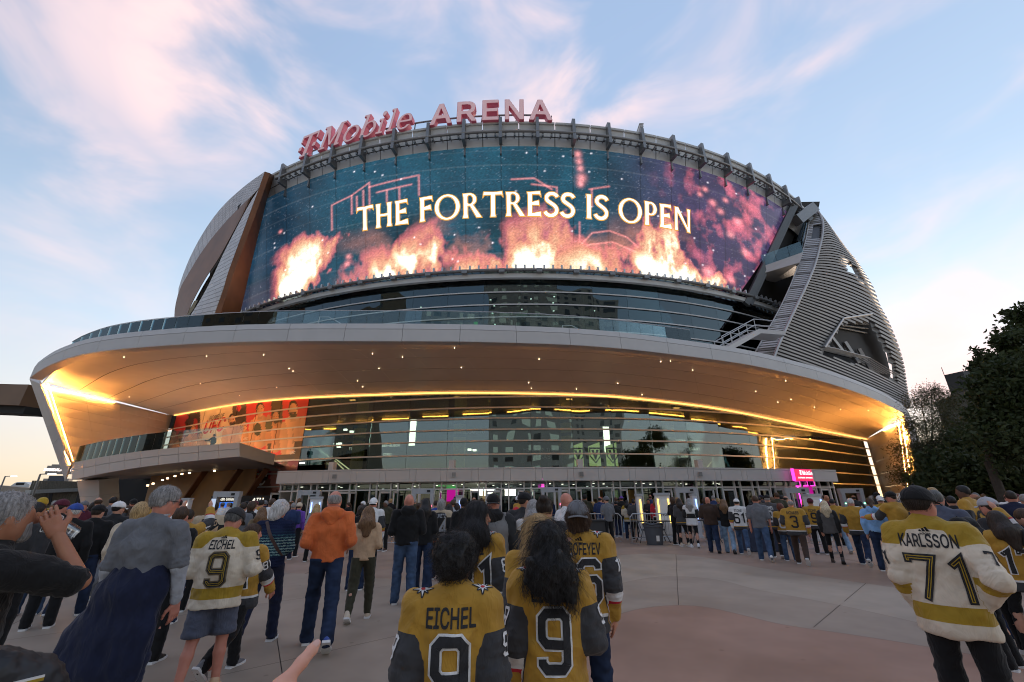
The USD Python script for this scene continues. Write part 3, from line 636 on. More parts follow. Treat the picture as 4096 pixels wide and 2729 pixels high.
obj('strip_backing', sheet(np.stack([cA0, cA], 1) + [.05, .25, 0]), m_dark, arena)
def onS(x, y):
    d = np.hypot(pj[..., 0] - x, pj[..., 1] - y); a, b = np.unravel_index(d.argmin(), d.shape); return at_y(x, y, SG[a, b][1])
mp = [onS(*q) for q in ((3298, 1414), (3376, 1298), (3490, 1283))]; obj('mouth_trim', tube(mp, .1, 6), m_slatw, arena)
mp = [onS(*q) for q in ((3298, 1414), (3345, 1424), (3480, 1463), (3590, 1532))]
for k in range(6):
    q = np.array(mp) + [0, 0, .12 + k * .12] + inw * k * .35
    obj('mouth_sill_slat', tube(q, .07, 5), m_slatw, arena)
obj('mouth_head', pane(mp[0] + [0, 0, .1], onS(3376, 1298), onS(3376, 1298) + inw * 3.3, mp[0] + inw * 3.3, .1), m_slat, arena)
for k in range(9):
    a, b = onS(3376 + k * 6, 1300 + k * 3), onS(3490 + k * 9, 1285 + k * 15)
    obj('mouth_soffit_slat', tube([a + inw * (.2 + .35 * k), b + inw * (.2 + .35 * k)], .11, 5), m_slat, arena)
for x in (3405, 3465, 3520):  # dark struts in the opening
    a = onS(x - 22, 1345 + (x - 3405) * .55) + inw * 1.6; b = onS(x + 18, 1425 + (x - 3405) * .75) + inw * 1.2
    obj('mouth_strut', bar(a, b, .35, .35), m_slatw, arena)
# terrace between the video wall and the slatted shell
q = [at_y(3060, 1083, 40.), at_y(3220, 1030, 39.), at_y(3205, 1072, 39.), at_y(3060, 1112, 40.)]
obj('side_terrace', [pane(q[3], q[2], q[1], q[0], .2), pane(at_y(3075, 1160, 43), at_y(3185, 1120, 42), q[2], q[3], .1)], m_panel, arena)
for a, b in ((0, .33), (.34, .66), (.67, 1.)):
    p0, p1 = lerp(q[0], q[1], a), lerp(q[0], q[1], b); obj('side_terrace_pane', pane(p0, p1, p1 + [0, 0, 1.3], p0 + [0, 0, 1.3], .02), m_rglass, arena)
obj('side_wall', pane(at_y(2985, 1270, 46), at_y(3190, 1270, 47), at_y(3290, 830, 49), at_y(3190, 830, 48), .1), m_void, arena)
obj('side_glass', pane(at_y(3115, 1040, 44), at_y(3215, 1010, 43), at_y(3240, 900, 45), at_y(3200, 890, 46), .05), m_glassu, arena)
obj('top_bracket', [bar(at_y(3195, 905, 42), at_y(3262, 855, 43), .9, 1.2), bar(at_y(3198, 862, 43), at_y(3252, 905, 43), .5, .7)], m_steel, arena)
# terrace stair
a, b = at_y(2880, 1425, 30.5), at_y(3010, 1355, 32)
obj('terrace_stair', [bar(a, b, 1.4, .35), bar(b, b + [2.4, .5, 0], 1.4, .35)], m_panel, arena)
for d in (-.6, .6):
    for s, e in ((a, b), (b, b + np.array([2.4, .5, 0]))):
        for h in (.55, 1.05): obj('stair_rail', tube([s + [0, d, h], e + [0, d, h]], .035, 5), m_rail, arena)
    for u in np.linspace(0, 1, 5): obj('stair_post', tube([lerp(a, b, u) + [0, d, 0], lerp(a, b, u) + [0, d, 1.05]], .03, 5), m_rail, arena)
# ------------------------------------------------------------------ left shell: copper blade, tiled leg, dark reveal, tiled hood
fin = [at_y(1072, 668, 36), at_y(1094, 682, 38), at_y(1062, 760, 38.2), at_y(1000, 1000, 39), at_y(925, 1305, 40), at_y(838, 1300, 36.8), at_y(920, 1062, 36.6), at_y(1010, 835, 36.3)]
fr = np.stack([res([fin[1], fin[2], fin[3], fin[4]], 12), res([fin[0], fin[7], fin[6], fin[5]], 12)], 1)
obj('copper_blade', sheet(fr, .5), m_rust, arena)
obj('blade_foot', bar(at_y(842, 1245, 36), at_y(930, 1285, 37), .3, .35), m_rust, arena)
le = cv([(1046, 745, 37.2), (1020, 772, 38.5), (905, 982, 40.), (872, 1052, 40.5), (832, 1130, 40.5), (790, 1200, 40.), (706, 1318, 38.5)], 40)
lr = cv([(1062, 705, 36.2), (1036, 762, 36.3), (950, 985, 36.6), (920, 1062, 36.6), (890, 1150, 36.6), (862, 1225, 36.7), (832, 1322, 36.8)], 40)
def tiles(c0, c1, rows, cols, nm, mats, phase=0.):
    """rows of staggered tiles between two space curves"""
    c0, c1 = res(c0, rows + 1), res(c1, rows + 1)
    for r in range(rows):
        sh = (r * .37 + phase) % 1
        cuts = [0.] + [(k + sh) / cols for k in range(cols) if 0.03 < (k + sh) / cols < .97] + [1.]
        for u0, u1 in zip(cuts[:-1], cuts[1:]):
            q = [lerp(c0[r], c1[r], u0), lerp(c0[r + 1], c1[r + 1], u0), lerp(c0[r + 1], c1[r + 1], u1), lerp(c0[r], c1[r], u1)]
            obj(nm, pane(*q, .06, .022), mats[rng.randrange(len(mats))], arena)
tiles(le, lr, 34, 3, 'shell_tile', m_tile)
obj('shell_tile_backing', sheet(np.stack([le, lr], 1) + [.05, .12, -.02]), m_void, arena)
so = cv([(1072, 668, 36), (1000, 715, 42), (900, 800, 47), (832, 888, 50), (772, 990, 52), (732, 1085, 52), (718, 1130, 52)], 40)
si = cv([(1050, 735, 37), (965, 812, 43), (884, 895, 46.5), (812, 985, 48.5), (762, 1065, 49.5), (728, 1125, 50), (716, 1150, 50)], 40)
tiles(so, si, 26, 8, 'hood_tile', m_tile, .3)
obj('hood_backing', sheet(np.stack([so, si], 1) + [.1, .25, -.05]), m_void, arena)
rv0 = cv([(1050, 735, 37), (965, 812, 43), (884, 895, 46.5), (812, 985, 48.5), (762, 1065, 49.5), (722, 1130, 50), (702, 1200, 50), (698, 1260, 49), (700, 1318, 48)], 40)
rv1 = cv([(1040, 752, 39), (1000, 805, 41), (925, 935, 43), (878, 1018, 44), (832, 1080, 45), (790, 1150, 45.5), (762, 1205, 45.5), (742, 1258, 45), (722, 1318, 44)], 40)
for a in range(0, 39, 3):
    obj('reveal_panel', sheet(np.stack([lerp(rv0, rv1, u) for u in (0, .5, 1)], 1)[a:a + 4], .05), m_rust2, arena)
rv2 = cv([(1030, 760, 41), (915, 962, 44), (872, 1052, 46), (832, 1130, 47), (790, 1200, 47), (706, 1318, 46)], 40)
obj('reveal_wall', sheet(np.stack([rv1, rv2 + [0, .8, 0]], 1) + [0, .3, 0]), m_tile[0], arena)
for q in ([(862, 1058), (846, 1088), (818, 1140), (800, 1178), (838, 1105)], [(795, 1178), (775, 1215), (748, 1250), (760, 1215), (780, 1180)]):
    pts = [at_y(x, y, 44.2) for x, y in q]; c0 = np.mean(pts, 0)
    obj('shell_window', (np.array(pts + [c0]), np.array([(i, (i + 1) % 5, 5) for i in range(5)])), m_glass, arena)
# ------------------------------------------------------------------ roof sign
m_pink = M('sign_face_pink', (.88, .56, .56), .5, var=.03, emit=(.9, .55, .55), es=.05); m_pinks = M('sign_return_red', (.50, .12, .17), .5, emit=(.6, .1, .16), es=.03)
sign = thing('rooftop_sign', 'pink three-dimensional rooftop letters reading T-Mobile ARENA on a steel frame', 'sign')
def slab(x, y, w=.34, h=.09): return sbox(x - w / 2, y, x + w / 2, y + h)
xh = .66
ring_o = ringp(.3, xh / 2, .3, xh / 2 + .02, .12, .08)
SL = {'T': unary_union([sbox(.40, 0, .60, 1), slab(.5, 0, .5, .1), sbox(.05, .88, .95, 1), sbox(.05, .68, .14, 1), sbox(.86, .68, .95, 1), sbox(.05, .33, .22, .5), sbox(.78, .33, .95, .5)]),
      'M': unary_union([sbox(.10, 0, .24, 1), sbox(.80, 0, .98, 1), Polygon([(.10, 1), (.30, 1), (.60, .1), (.50, .1)]), Polygon([(.98, 1), (.80, 1), (.50, .1), (.60, .1)]), slab(.17, 0), slab(.89, 0), sbox(0, .91, .3, 1), sbox(.8, .91, 1.1, 1)]),
      'o': ring_o, 'b': unary_union([sbox(.06, 0, .2, 1), sbox(-.04, .91, .2, 1), ringp(.34, xh / 2, .3, xh / 2 + .02, .13, .08)]),
      'i': unary_union([sbox(.08, 0, .22, xh), sbox(-.02, xh - .09, .22, xh), slab(.15, 0, .36), Point(.16, .87).buffer(.11)]),
      'l': unary_union([sbox(.08, 0, .22, 1), sbox(-.02, .91, .22, 1), slab(.15, 0, .36)]),
      'e': unary_union([ringp(.3, xh / 2, .3, xh / 2 + .02, .13, .08).difference(sbox(.33, .18, .7, .31)), sbox(.06, .30, .55, .39)])}
def sign_letter(poly, x0, x1, h, z0, R=56.25, shear=0.):
    if shear: poly = affinity.skew(poly, xs=shear, origin=(0, 0))
    bx = poly.bounds; a, b = ti(X2I(x0)), ti(X2I(x1)); wid = (b - a) * R; poly = affinity.translate(poly, -bx[0], 0); poly = affinity.scale(poly, wid / (bx[2] - bx[0]), h, origin=(0, 0))
    t = a; T = frame(pol((a + b) / 2, R, z0) - np.array([math.cos((a + b) / 2), math.sin((a + b) / 2), 0]) * wid / 2, (math.cos((a + b) / 2), math.sin((a + b) / 2), 0), (0, 0, 1))
    e = extrude(poly, .55); e.apply_transform(T); o = obj('letter', e, m_pinks, sign)
    inn_ = poly.buffer(-.035); fc = extrude(inn_, .03); fc.apply_translation((0, 0, .55)); fc.apply_transform(T); obj('letter_face', fc, m_pink, o)
def glyph(ch):
    v, f_ = text2d(ch, 1., True); return unary_union([Polygon(v[t][:, :2]) for t in f_]).buffer(.004)
for ch, x0, x1 in (('T', 1214, 1296), ('M', 1298, 1405), ('o', 1396, 1458), ('b', 1459, 1526), ('i', 1524, 1564), ('l', 1565, 1603), ('e', 1607, 1670)):
    sign_letter(SL[ch], x0, x1, 2.95, 35.72, shear=14)
for ch, x0, x1 in (('A', 1740, 1829), ('R', 1847, 1925), ('E', 1947, 2013), ('N', 2036, 2112), ('A', 2131, 2223)):
    g_ = glyph(ch); sign_letter(g_, x0, x1, 2.55 / g_.bounds[3], 35.75)
for a_, b_, h in ((.8, 4.4, 1.45), (4.4, 8.35, 1.45)):
    obj('sign_frame', [tube([pol(ti(x), 55.9, 35.8 + h) for x in np.linspace(a_, b_, 20)], .09, 6)] + [tube([pol(ti(x), 55.4, 35.5), pol(ti(x + .1), 55.9, 35.8 + h)], .06, 6) for x in np.linspace(a_, b_, 9)], m_steel, sign)
p = pol(ti(X2I(2590)), 55.5, 35.7)
cctv = thing('security_camera', 'small white security camera on a pole at the right of the roof edge', 'camera', p)
obj('pole', tube([(0, 0, 0), (.1, 0, .7), (.1, 0, 1.3)], .09, 8), m_rail, cctv); obj('housing', [box((.15, -.2, 1.45), (.35, .9, .35)), box((.15, -.2, 1.66), (.45, 1.0, .06))], m_panel, cctv); obj('mount', box((.1, 0, .75), (.3, .3, .35)), m_rail, cctv)
# ------------------------------------------------------------------ banner film on the lobby glass, left part
rsb = np.random.RandomState(2)
def head(c, x, y, cx, cy, r, skin, hair, beard):
    e = lambda ax, ay, rx, ry: ((x - ax) / rx) ** 2 + ((y - ay) / ry) ** 2 < 1
    def put(m, col, sh=0.): c[m] = np.array(col) * (1 + sh * ((x[m] - cx) / r)[:, None])
    put(e(cx - .05 * r, cy - 3.3 * r, 2.1 * r, 2.6 * r), skin, -.25)
    put(e(cx - 1.7 * r, cy - 3.6 * r, .75 * r, 2.2 * r), np.array(skin) * .85, -.1); put(e(cx + 1.8 * r, cy - 3.2 * r, .7 * r, 2.3 * r), np.array(skin) * .8)
    put((np.abs(x - cx) < .5 * r) & (y < cy) & (y > cy - 1.5 * r), np.array(skin) * .75)
    put((np.abs(x - cx) < .06 * r) & (y < cy - 2.2 * r) & (y > cy - 5 * r), np.array(skin) * .6)
    put(e(cx, cy + .12 * r, .86 * r, 1.12 * r), hair); put(e(cx + .05 * r, cy - .12 * r, .74 * r, .98 * r), skin, .3)
    if beard: put(e(cx + .05 * r, cy - .62 * r, .62 * r, .55 * r) & (y < cy - .32 * r), hair)
    for s in (-.3, .32): put(e(cx + s * r, cy + .12 * r, .14 * r, .07 * r), hair)
    put(e(cx + .05 * r, cy - .48 * r, .2 * r, .10 * r), (.3, .08, .06))
def banner_colour(x, y):
    """x, y in photograph-like units along the film: red and cream fields with fighters"""
    c = np.tile(np.array([.78, .64, .44]), (len(x), 1)); n1 = fb(np.stack([x / 40, y / 40, 0 * x], -1), 4, 9)
    red, dk = np.array([.72, .035, .04]), np.array([.05, .03, .02])
    c[x < 800] = dk; m = (x < 790) & (n1 > .47); c[m] = red * .7
    m = (x > 965) | ((x > 790 + (y - 20) * .12) & (x < 0)); c[m] = red
    m = (x > 930) & (x < 985); c[m] = dk * 1.5
    m = (x > 1085) & (x < 1130) & (y > 30); c[m] = dk * 1.3
    m = (x > 1165); c[m] = red * .8
    S1, S2, S3 = (.60, .27, .13), (.68, .35, .18), (.42, .18, .09); H = (.025, .018, .014)
    for a in ((694, 60, 13, S3, H, 0), (722, 50, 14, S1, H, 1), (748, 62, 13, S3, H, 1), (772, 72, 15, S1, H, 0), (800, 50, 12, S2, H, 0), (928, 95, 17, S2, H, 1), (975, 70, 15, S2, H, 0), (1040, 112, 19, S2, H, 0), (1102, 85, 17, S1, H, 1), (1172, 100, 22, S2, H, 1)):
        head(c, x, y, *a)
    for a, b, r in ((1030, 55, 15), (1075, 62, 14), (955, 130, 9)): c[np.hypot(x - a, (y - b) * .8) < r] = (.03, .05, .03) if a > 1000 else red
    m = (y < -22) & (x > 1085) & (x < 1180); c[m] = (.42, .42, .42); m = (y < -22) & (x > 1085) & (x < 1180) & (y > -34); c[m] = (.03, .03, .03)
    m = (y < 12) & (x > 1070) & (np.abs(x - 1130) > 46); c[m] = dk
    return c * (.85 + .3 * n1[:, None])
px_of = lambda P_: proj(P_)
bann = thing('fight_banner', 'tall printed film of fighters in red and cream covering the left lobby glass', 'banner')
tb = [t for t in tt_ if t < ti(1.685) + 1e-6]
for a, b in zip(tb[:-1], tb[1:]):
    if b - a < .004: continue
    e = .03 / 53; us = np.linspace(a + e, b - e, 26)
    for z0, z1 in ((5.05, 6.0), (6.04, 6.88), (6.92, 7.77), (7.81, 8.63), (8.67, 9.49), (9.53, 99)):
        gg = np.array([[gcurve(t, z, 53.49) for z in np.linspace(z0, min(z1, ztop(t) - .15), 14)] for t in us])
        q = px_of(gg.reshape(-1, 3)); xx = q[:, 0]; rel = gg.reshape(-1, 3)[:, 2]
        # units: height above the fifth fin times a scale
        yy = (rel - 6.2) * 31. - (xx < 900) * (900 - xx) * .11
        obj('film_panel', sheet(gg), m_print, bann, col={'Cd': banner_colour(xx, yy)})
low = thing('lower_fight_banner', 'red printed film with white letters and fighters below the balcony, beside the entrance', 'banner')
for z0, z1 in ((.4, 1.7), (1.72, 2.9), (2.92, 3.9), (3.95, 5.0)):
    us = np.linspace(ti(-.6), ti(1.66), 60)
    gg = np.array([[gcurve(t, z, 53.49) for z in np.linspace(z0, z1, 16)] for t in us]); q = px_of(gg.reshape(-1, 3)); xx, yy = q[:, 0], q[:, 1]
    n1 = fb(np.stack([xx / 30, yy / 30, 0 * xx], -1), 3, 5); c = np.tile(np.array([.5, .02, .03]), (len(xx), 1)); c[(xx > 1080)] = (.26, .03, .09); c[xx < 975] = (.25, .12, .04)
    head(c, xx, 2000 - yy, 1057, 2000 - 1893, 24, (.2, .085, .05), (.015, .012, .01), 1); head(c, xx, 2000 - yy, 1135, 2000 - 1838, 22, (.45, .2, .17), (.1, .05, .04), 1)
    obj('film_panel', sheet(gg), m_print, low, col={'Cd': c * (.8 + .4 * n1[:, None])})
m_white = M('white_print', (.75, .73, .7), .5, var=.03); m_redp = M('red_print', (.6, .03, .05), .5, var=.05); m_blk = M('black_print', (.02, .02, .022), .5)
def word_on(s, x, y, hpx, R, mat, par, shear=0., cond=1., bold=True):
    p = on_cyl(x, y, R); d = np.linalg.norm(p - EYEP); v, f_ = text2d(s, hpx * d / FPX, bold, cond, shear); v[:, 0] -= v[:, 0].mean()
    t0 = math.atan2(p[0] - CC[0], CC[1] - p[1]); P0 = gcurve(t0, p[2], R); q = np.array([gcurve(t0 + a / R, p[2] + b, R) for a, b in v[:, :2]])
    obj('lettering', (q, f_), mat, par)
word_on('HOME OF', 862, 1656, 15, 53.56, m_blk, bann, bold=False); word_on('UFC', 855, 1706, 42, 53.56, m_redp, bann, .22, 1.15)
word_on('UFC', 1016, 1922, 38, 53.56, m_white, low, .22, .95); word_on('UFC', 1163, 1800, 9, 53.58, m_white, bann); word_on('UFC', 976, 1740, 8, 53.58, m_white, bann)
# ------------------------------------------------------------------ balcony on the left with its glass rail, leg and wood wall
f0, f1 = at_y(280, 1818, 31.), at_y(950, 1750, 29.3); g0, g1 = at_y(276, 1888, 31.), at_y(950, 1806, 29.3)
N_ = 10
fa, ga = np.array([lerp(f0, f1, u) + [0, -1.1 * math.sin(math.pi * u), 0] for u in np.linspace(0, 1, N_ + 1)]), np.array([lerp(g0, g1, u) + [0, -1.1 * math.sin(math.pi * u), 0] for u in np.linspace(0, 1, N_ + 1)])
bal = arena
for i in range(N_):
    m0, m1 = lerp(ga[i], fa[i], .55), lerp(ga[i + 1], fa[i + 1], .55)
    obj('balcony_panel', pane(ga[i], ga[i + 1], m1, m0, .1, .012), m_panel, bal); obj('balcony_panel', pane(m0, m1, fa[i + 1], fa[i], .1, .012), m_panel, bal)
    a, b = fa[i] + [0, .12, 0], fa[i + 1] + [0, .12, 0]
    for u in (0, .5):
        p0, p1 = lerp(a, b, u), lerp(a, b, u + .5); obj('balcony_glass', pane(p0, p1, p1 + [0, 0, 1.15], p0 + [0, 0, 1.15], .02, .012), m_rglass, bal)
r1 = at_y(1092, 1800, 34.5); r0 = at_y(1086, 1842, 34.5)
obj('balcony_return', pane(g1, r0, r1, f1, .1), m_panel, bal)
bkw = np.array([gcurve(t, 3.3, 53.3) for t in np.linspace(TL, ti(-.4), N_ + 1)])
obj('balcony_floor', sheet(np.stack([fa + [0, .1, -.25], np.array([gcurve(t, 4.55, 53.4) for t in np.linspace(TL, ti(1.2), N_ + 1)])], 1)), m_soffit, bal)
obj('balcony_soffit', sheet(np.stack([ga + [0, .02, .02], np.array([np.r_[q[:2], 4.2] for q in np.array([gcurve(t, 4.2, 53.6) for t in np.linspace(TL, ti(1.2), N_ + 1)])])], 1), flip=True), m_soffit, bal)
for x, y in ((640, 1895), (660, 1888), (690, 1880), (718, 1872), (748, 1868), (848, 1862), (602, 1908), (580, 1915)):
    obj('downlight', box(at_y(x, y, 36), (.12, .12, .12)), m_lamp, bal)
for k in range(9):
    t = lerp(TL + .03, ti(1.2), k / 8); obj('banner_floodlight', box(gcurve(t, 4.95, 55.6), (.5, .2, .12), t), m_flood, arena)
leg0, leg1 = [at_y(296, 1890, 32.5), at_y(386, 1888, 32.5)], [np.r_[at_y(352, 2010, 33)[:2], 0], np.r_[at_y(410, 2010, 33)[:2], 0]]
for k in range(3):
    a, b, c_, d = lerp(leg0[0], leg1[0], k / 3 + .005), lerp(leg0[1], leg1[1], k / 3 + .005), lerp(leg0[1], leg1[1], (k + 1) / 3), lerp(leg0[0], leg1[0], (k + 1) / 3)
    obj('brim_leg', pane(d, c_, b, a, 1.6), m_panel, arena)
obj('wood_wall', sheet(np.array([[lerp(at_y(560, 2000, 40), at_y(985, 2010, 36.5), u) * [1, 1, 0] + [0, 0, h] for h in (0, 4.4)] for u in np.linspace(0, 1, 8)]), .1), m_wood, arena)
for u in (.3, .62, .85):
    a = lerp(at_y(560, 2000, 40), at_y(985, 2010, 36.5), u) * [1, 1, 0] + [0, -.16, 0]; obj('wood_wall_rib', bar(a + [0, 0, 0], a + [3.0, -1.2, 4.2], .5, .12), m_rust2, arena)
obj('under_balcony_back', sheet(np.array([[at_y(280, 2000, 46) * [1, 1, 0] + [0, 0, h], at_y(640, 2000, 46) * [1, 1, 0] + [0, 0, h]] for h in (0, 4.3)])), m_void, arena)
# ------------------------------------------------------------------ ground and plaza slabs
m_asph = M('asphalt', (.09, .085, .08), .85, var=.15, scale=.3)
m_base = M('slab_joint', (.12, .10, .09), .9)
def conc(name, col):
    """brushed concrete with blotches, faint stains and trodden-in gum"""
    out = []
    for k, t in enumerate((.95, 1., 1.05)):
        c = np.array(col) * t
        out.append(mk(f'{name}_{k}', {'g': ('geometry', {}), 'n': ('noise_texture', {'scale': 1.1, 'detail': 9., 'roughness': .62}), 'r': ('rgb_ramp', {'ramp': [(.3, tuple(c * .86)), (.7, tuple(c * 1.1))]}), 'n1': ('noise_texture', {'scale': .33, 'detail': 4., 'distortion': .6}), 'r1': ('rgb_ramp', {'ramp': [(.36, (.80, .79, .78)), (.5, (1, 1, 1))]}), 'm1': ('mix', {'mix_type': 'multiply', 'fac': 1.}),
            'v': ('voronoi_texture', {'feature': 'f1', 'scale': 1.7}), 'vr': ('rgb_ramp', {'ramp': [(.0, (.62, .6, .58)), (.035, (.66, .64, .62)), (.055, (1, 1, 1))]}), 'm2': ('mix', {'mix_type': 'multiply', 'fac': .75}), 'gn': ('noise_texture', {'scale': 230., 'detail': 3.}), 'gr': ('rgb_ramp', {'ramp': [(.3, (.84, .84, .84)), (.7, (1.12, 1.12, 1.12))]}), 'm3': ('mix', {'mix_type': 'multiply', 'fac': 1.}), 'b': ('bump', {'strength': .3, 'distance': .004}), 'rr': ('rgb_ramp', {'ramp': [(.3, (.42, .42, .42)), (.7, (.66, .66, .66))]}), 'p': ('principled_bsdf', {'specular_ior_level': .45})},
            [('g.position', 'n.vector'), ('n.fac', 'r.fac'), ('g.position', 'n1.vector'), ('n1.fac', 'r1.fac'), ('r.color', 'm1.color1'), ('r1.color', 'm1.color2'), ('g.position', 'v.vector'), ('v.distance', 'vr.fac'), ('m1.color', 'm2.color1'), ('vr.color', 'm2.color2'), ('g.position', 'gn.vector'), ('gn.fac', 'gr.fac'), ('m2.color', 'm3.color1'), ('gr.color', 'm3.color2'), ('m3.color', 'p.base_color'), ('gn.fac', 'b.height'), ('b.normal', 'p.normal'), ('n1.fac', 'rr.fac'), ('rr.color', 'p.roughness')]))
    return out
m_grey, m_pinkc, m_tan, m_far = conc('concrete_grey', (.36, .295, .235)), conc('concrete_rose', (.385, .24, .18)), conc('concrete_tan', (.41, .345, .275)), conc('concrete_rose_pale', (.37, .27, .21))
obj('ground', sheet(np.array([[(x, y, -.06) for y in (-700, 900.)] for x in (-900, 900.)])), m_asph, kind='structure')
plaza = UsdGeom.Xform.Define(stage, pathof(None, 'plaza')); tag(plaza, kind='structure')
obj('slab_bed', sheet(np.array([[(x, y, -.02) for y in (-60., 60.)] for x in (-80, 80.)])), m_base, plaza)
g2 = lambda pts: [tuple(on_z(x, y, 0)[:2]) for x, y in pts]
A1 = smoothpl(g2([(2300, 2590), (2390, 2490), (2500, 2450), (2640, 2432), (2790, 2437), (2996, 2490), (3103, 2520), (3351, 2558), (3653, 2611), (4000, 2680)]), 40)
A2 = smoothpl(g2([(2300, 2420), (2430, 2350), (2560, 2322), (2690, 2315), (2870, 2335), (2996, 2377), (3233, 2422), (3490, 2481), (3800, 2560), (4090, 2640)]), 40)
A3 = smoothpl(g2([(2200, 2260), (2409, 2232), (2560, 2224), (2687, 2228), (2850, 2250), (2996, 2286), (3174, 2315), (3500, 2369), (3800, 2420), (4090, 2470)]), 40)
big = sbox(-60, -50, 60, 58)
P1 = Polygon(list(A1) + [(8, 0), (8, -3), (0, -3), (.2, 4)]).buffer(0)
P2 = Polygon(list(A2) + [(12, 2), (12, -6), (-1, -6), (-.5, 4)]).buffer(0)
P3 = Polygon(list(A3) + [(20, 0), (20, -8), (-2, -8), (-1.2, 5), (-.5, 9)]).buffer(0)
far_ = Polygon([(-60, 58), (60, 58), (60, -20), (20, -20), (20, 0), *list(A3)[::-1], (-.5, 10.), (-6, 12), (-18, 14), (-60, 17)]).buffer(0)
cuts = []
def cutl(a, b, ext=0.): a, b = np.array(a, float), np.array(b, float); d = (b - a) / np.linalg.norm(b - a); cuts.append(LineString([a - d * ext, b + d * ext]))
cutl((5.08, 14.9), (2.68, 8.05)); cutl((4.0, 6.7), (5.25, 7.95)); cutl((5.5, 8.2), (7.6, 10.3)); cutl((-6., 20), (-7, 11)); cutl((9, 11), (16, 15))
d1 = np.array([.745, .667]); d2 = np.array([-.49, .87]); o = np.array([-2.55, 5.56])
for k in range(-9, 10):
    cutl(o + d2 * k * 3.4, o + d2 * k * 3.4 + d1, 60); cutl(o + d1 * k * 3.4, o + d1 * k * 3.4 + d2, 60)
lines_l = unary_union([c.buffer(.005) for c in cuts[5:]]); lines_r = unary_union([c.buffer(.005) for c in cuts[:5]])
def slabs(poly, mats, ln):
    r_ = random.Random(7)
    q = poly.difference(ln)
    for g_ in getattr(q, 'geoms', [q]):
        if g_.geom_type != 'Polygon' or g_.area < .02: continue
        v, f_ = flat(g_); obj('slab', (v if v.shape[1] == 3 else np.c_[v, np.zeros(len(v))], f_), mats[r_.randrange(3)], plaza)
left = big.difference(unary_union([P1, P2, P3, far_]))
slabs(left, m_grey, lines_l)
slabs(P1, m_pinkc, lines_r); slabs(P2.difference(P1.buffer(.006)), m_grey, lines_r); slabs(P3.difference(unary_union([P1, P2]).buffer(.006)), m_tan, lines_r)
slabs(far_.difference(P3.buffer(.006)), m_far, unary_union([LineString([(x, 10), (x * 1.5, 60)]).buffer(.01) for x in range(-40, 50, 7)]))
# ------------------------------------------------------------------ entrance vestibule
ves = thing('entrance_vestibule', 'low curved entrance front with pale fascia over a long row of glass doors', 'entrance')
RV = 60.; tva, tvb = -.270, .392
fz0, fz1 = 2.80, 3.60
nP = 20; brk = [tva]
while brk[-1] < tvb - .02: brk.append(brk[-1] + (.026, .0068)[len(brk) % 2 == 0])
brk[-1] = tvb
for a, b in zip(brk[:-1], brk[1:]):
    e = .008 / 60; us = np.linspace(a + e, b - e, 4)
    dz = lambda t: -.12 * (t - tva) / (tvb - tva)
    obj('fascia_panel', sheet(np.array([[pol(t, RV, fz0 + dz(t)), pol(t, RV, fz1 - .1 + dz(t))] for t in us]), .08), m_panel, ves)
    obj('fascia_cap', sheet(np.array([[pol(t, RV + .02, fz1 - .085 + dz(t)), pol(t, RV + .02, fz1 + dz(t)), pol(t, RV - 6.4, fz1 + dz(t))] for t in us])), m_panel, ves)
obj('vestibule_soffit', sheet(np.array([[pol(t, RV - .02, 2.80 - .12 * (t - tva) / (tvb - tva)), pol(t, RV - 6, 2.8 - .12 * (t - tva) / (tvb - tva))] for t in np.linspace(tva, tvb, 30)])), m_int, ves)
for x, y in ((1327, 1893), (1806, 1894), (2316, 1901), (2791, 1911)):
    p = on_cyl(x, y, RV + .06); t = math.atan2(p[0] - CC[0], CC[1] - p[1]); v_ = obj('speaker_grille', box(p, (.27, .05, .29), t), m_rail, ves); obj('grille_mesh', box(p + pol(t, .03, 0) - [CC[0], CC[1], 0], (.23, .03, .25), t), m_steel, v_)
    q = on_cyl(x, y - 40, RV - .5); obj('roof_unit', box(q + [-.1, 0, 0], (.35, .4, .55), t), m_panel, ves)
RD = 59.55
def vbar(t0, t1, z0, z1, m=m_fin, R=RD, d=.1, nm='frame_rail'):
    n_ = max(2, int((t1 - t0) * RD / .8)); g_ = np.array([[pol(t, R + d, z0), pol(t, R + d, z1)] for t in np.linspace(t0, t1, n_ + 1)]); obj(nm, sheet(g_, d), m, ves)
vbar(tva, tvb, 2.72, 2.80); vbar(tva, tvb, 2.28, 2.36)
t = tva + .002; kk = 0; r2 = random.Random(11); doors = []
while t < tvb - .004:
    w = (.95, .45)[kk % 2] / RD; t2 = min(t + w, tvb); tm = (t + t2) / 2
    obj('mullion', box(pol(t, RD + .05, 1.37), (.075, .12, 2.72), t), m_fin, ves)
    obj('transom_pane', pane(pol(t, RD, 2.38), pol(t2, RD, 2.38), pol(t2, RD, 2.7), pol(t, RD, 2.7), .02, .04), m_dglass, ves)
    if kk % 2: obj('side_pane', pane(pol(t, RD, .1), pol(t2, RD, .1), pol(t2, RD, 2.27), pol(t, RD, 2.27), .02, .04), m_dglass, ves)
    else: doors.append((t, t2))
    t = t2; kk += 1
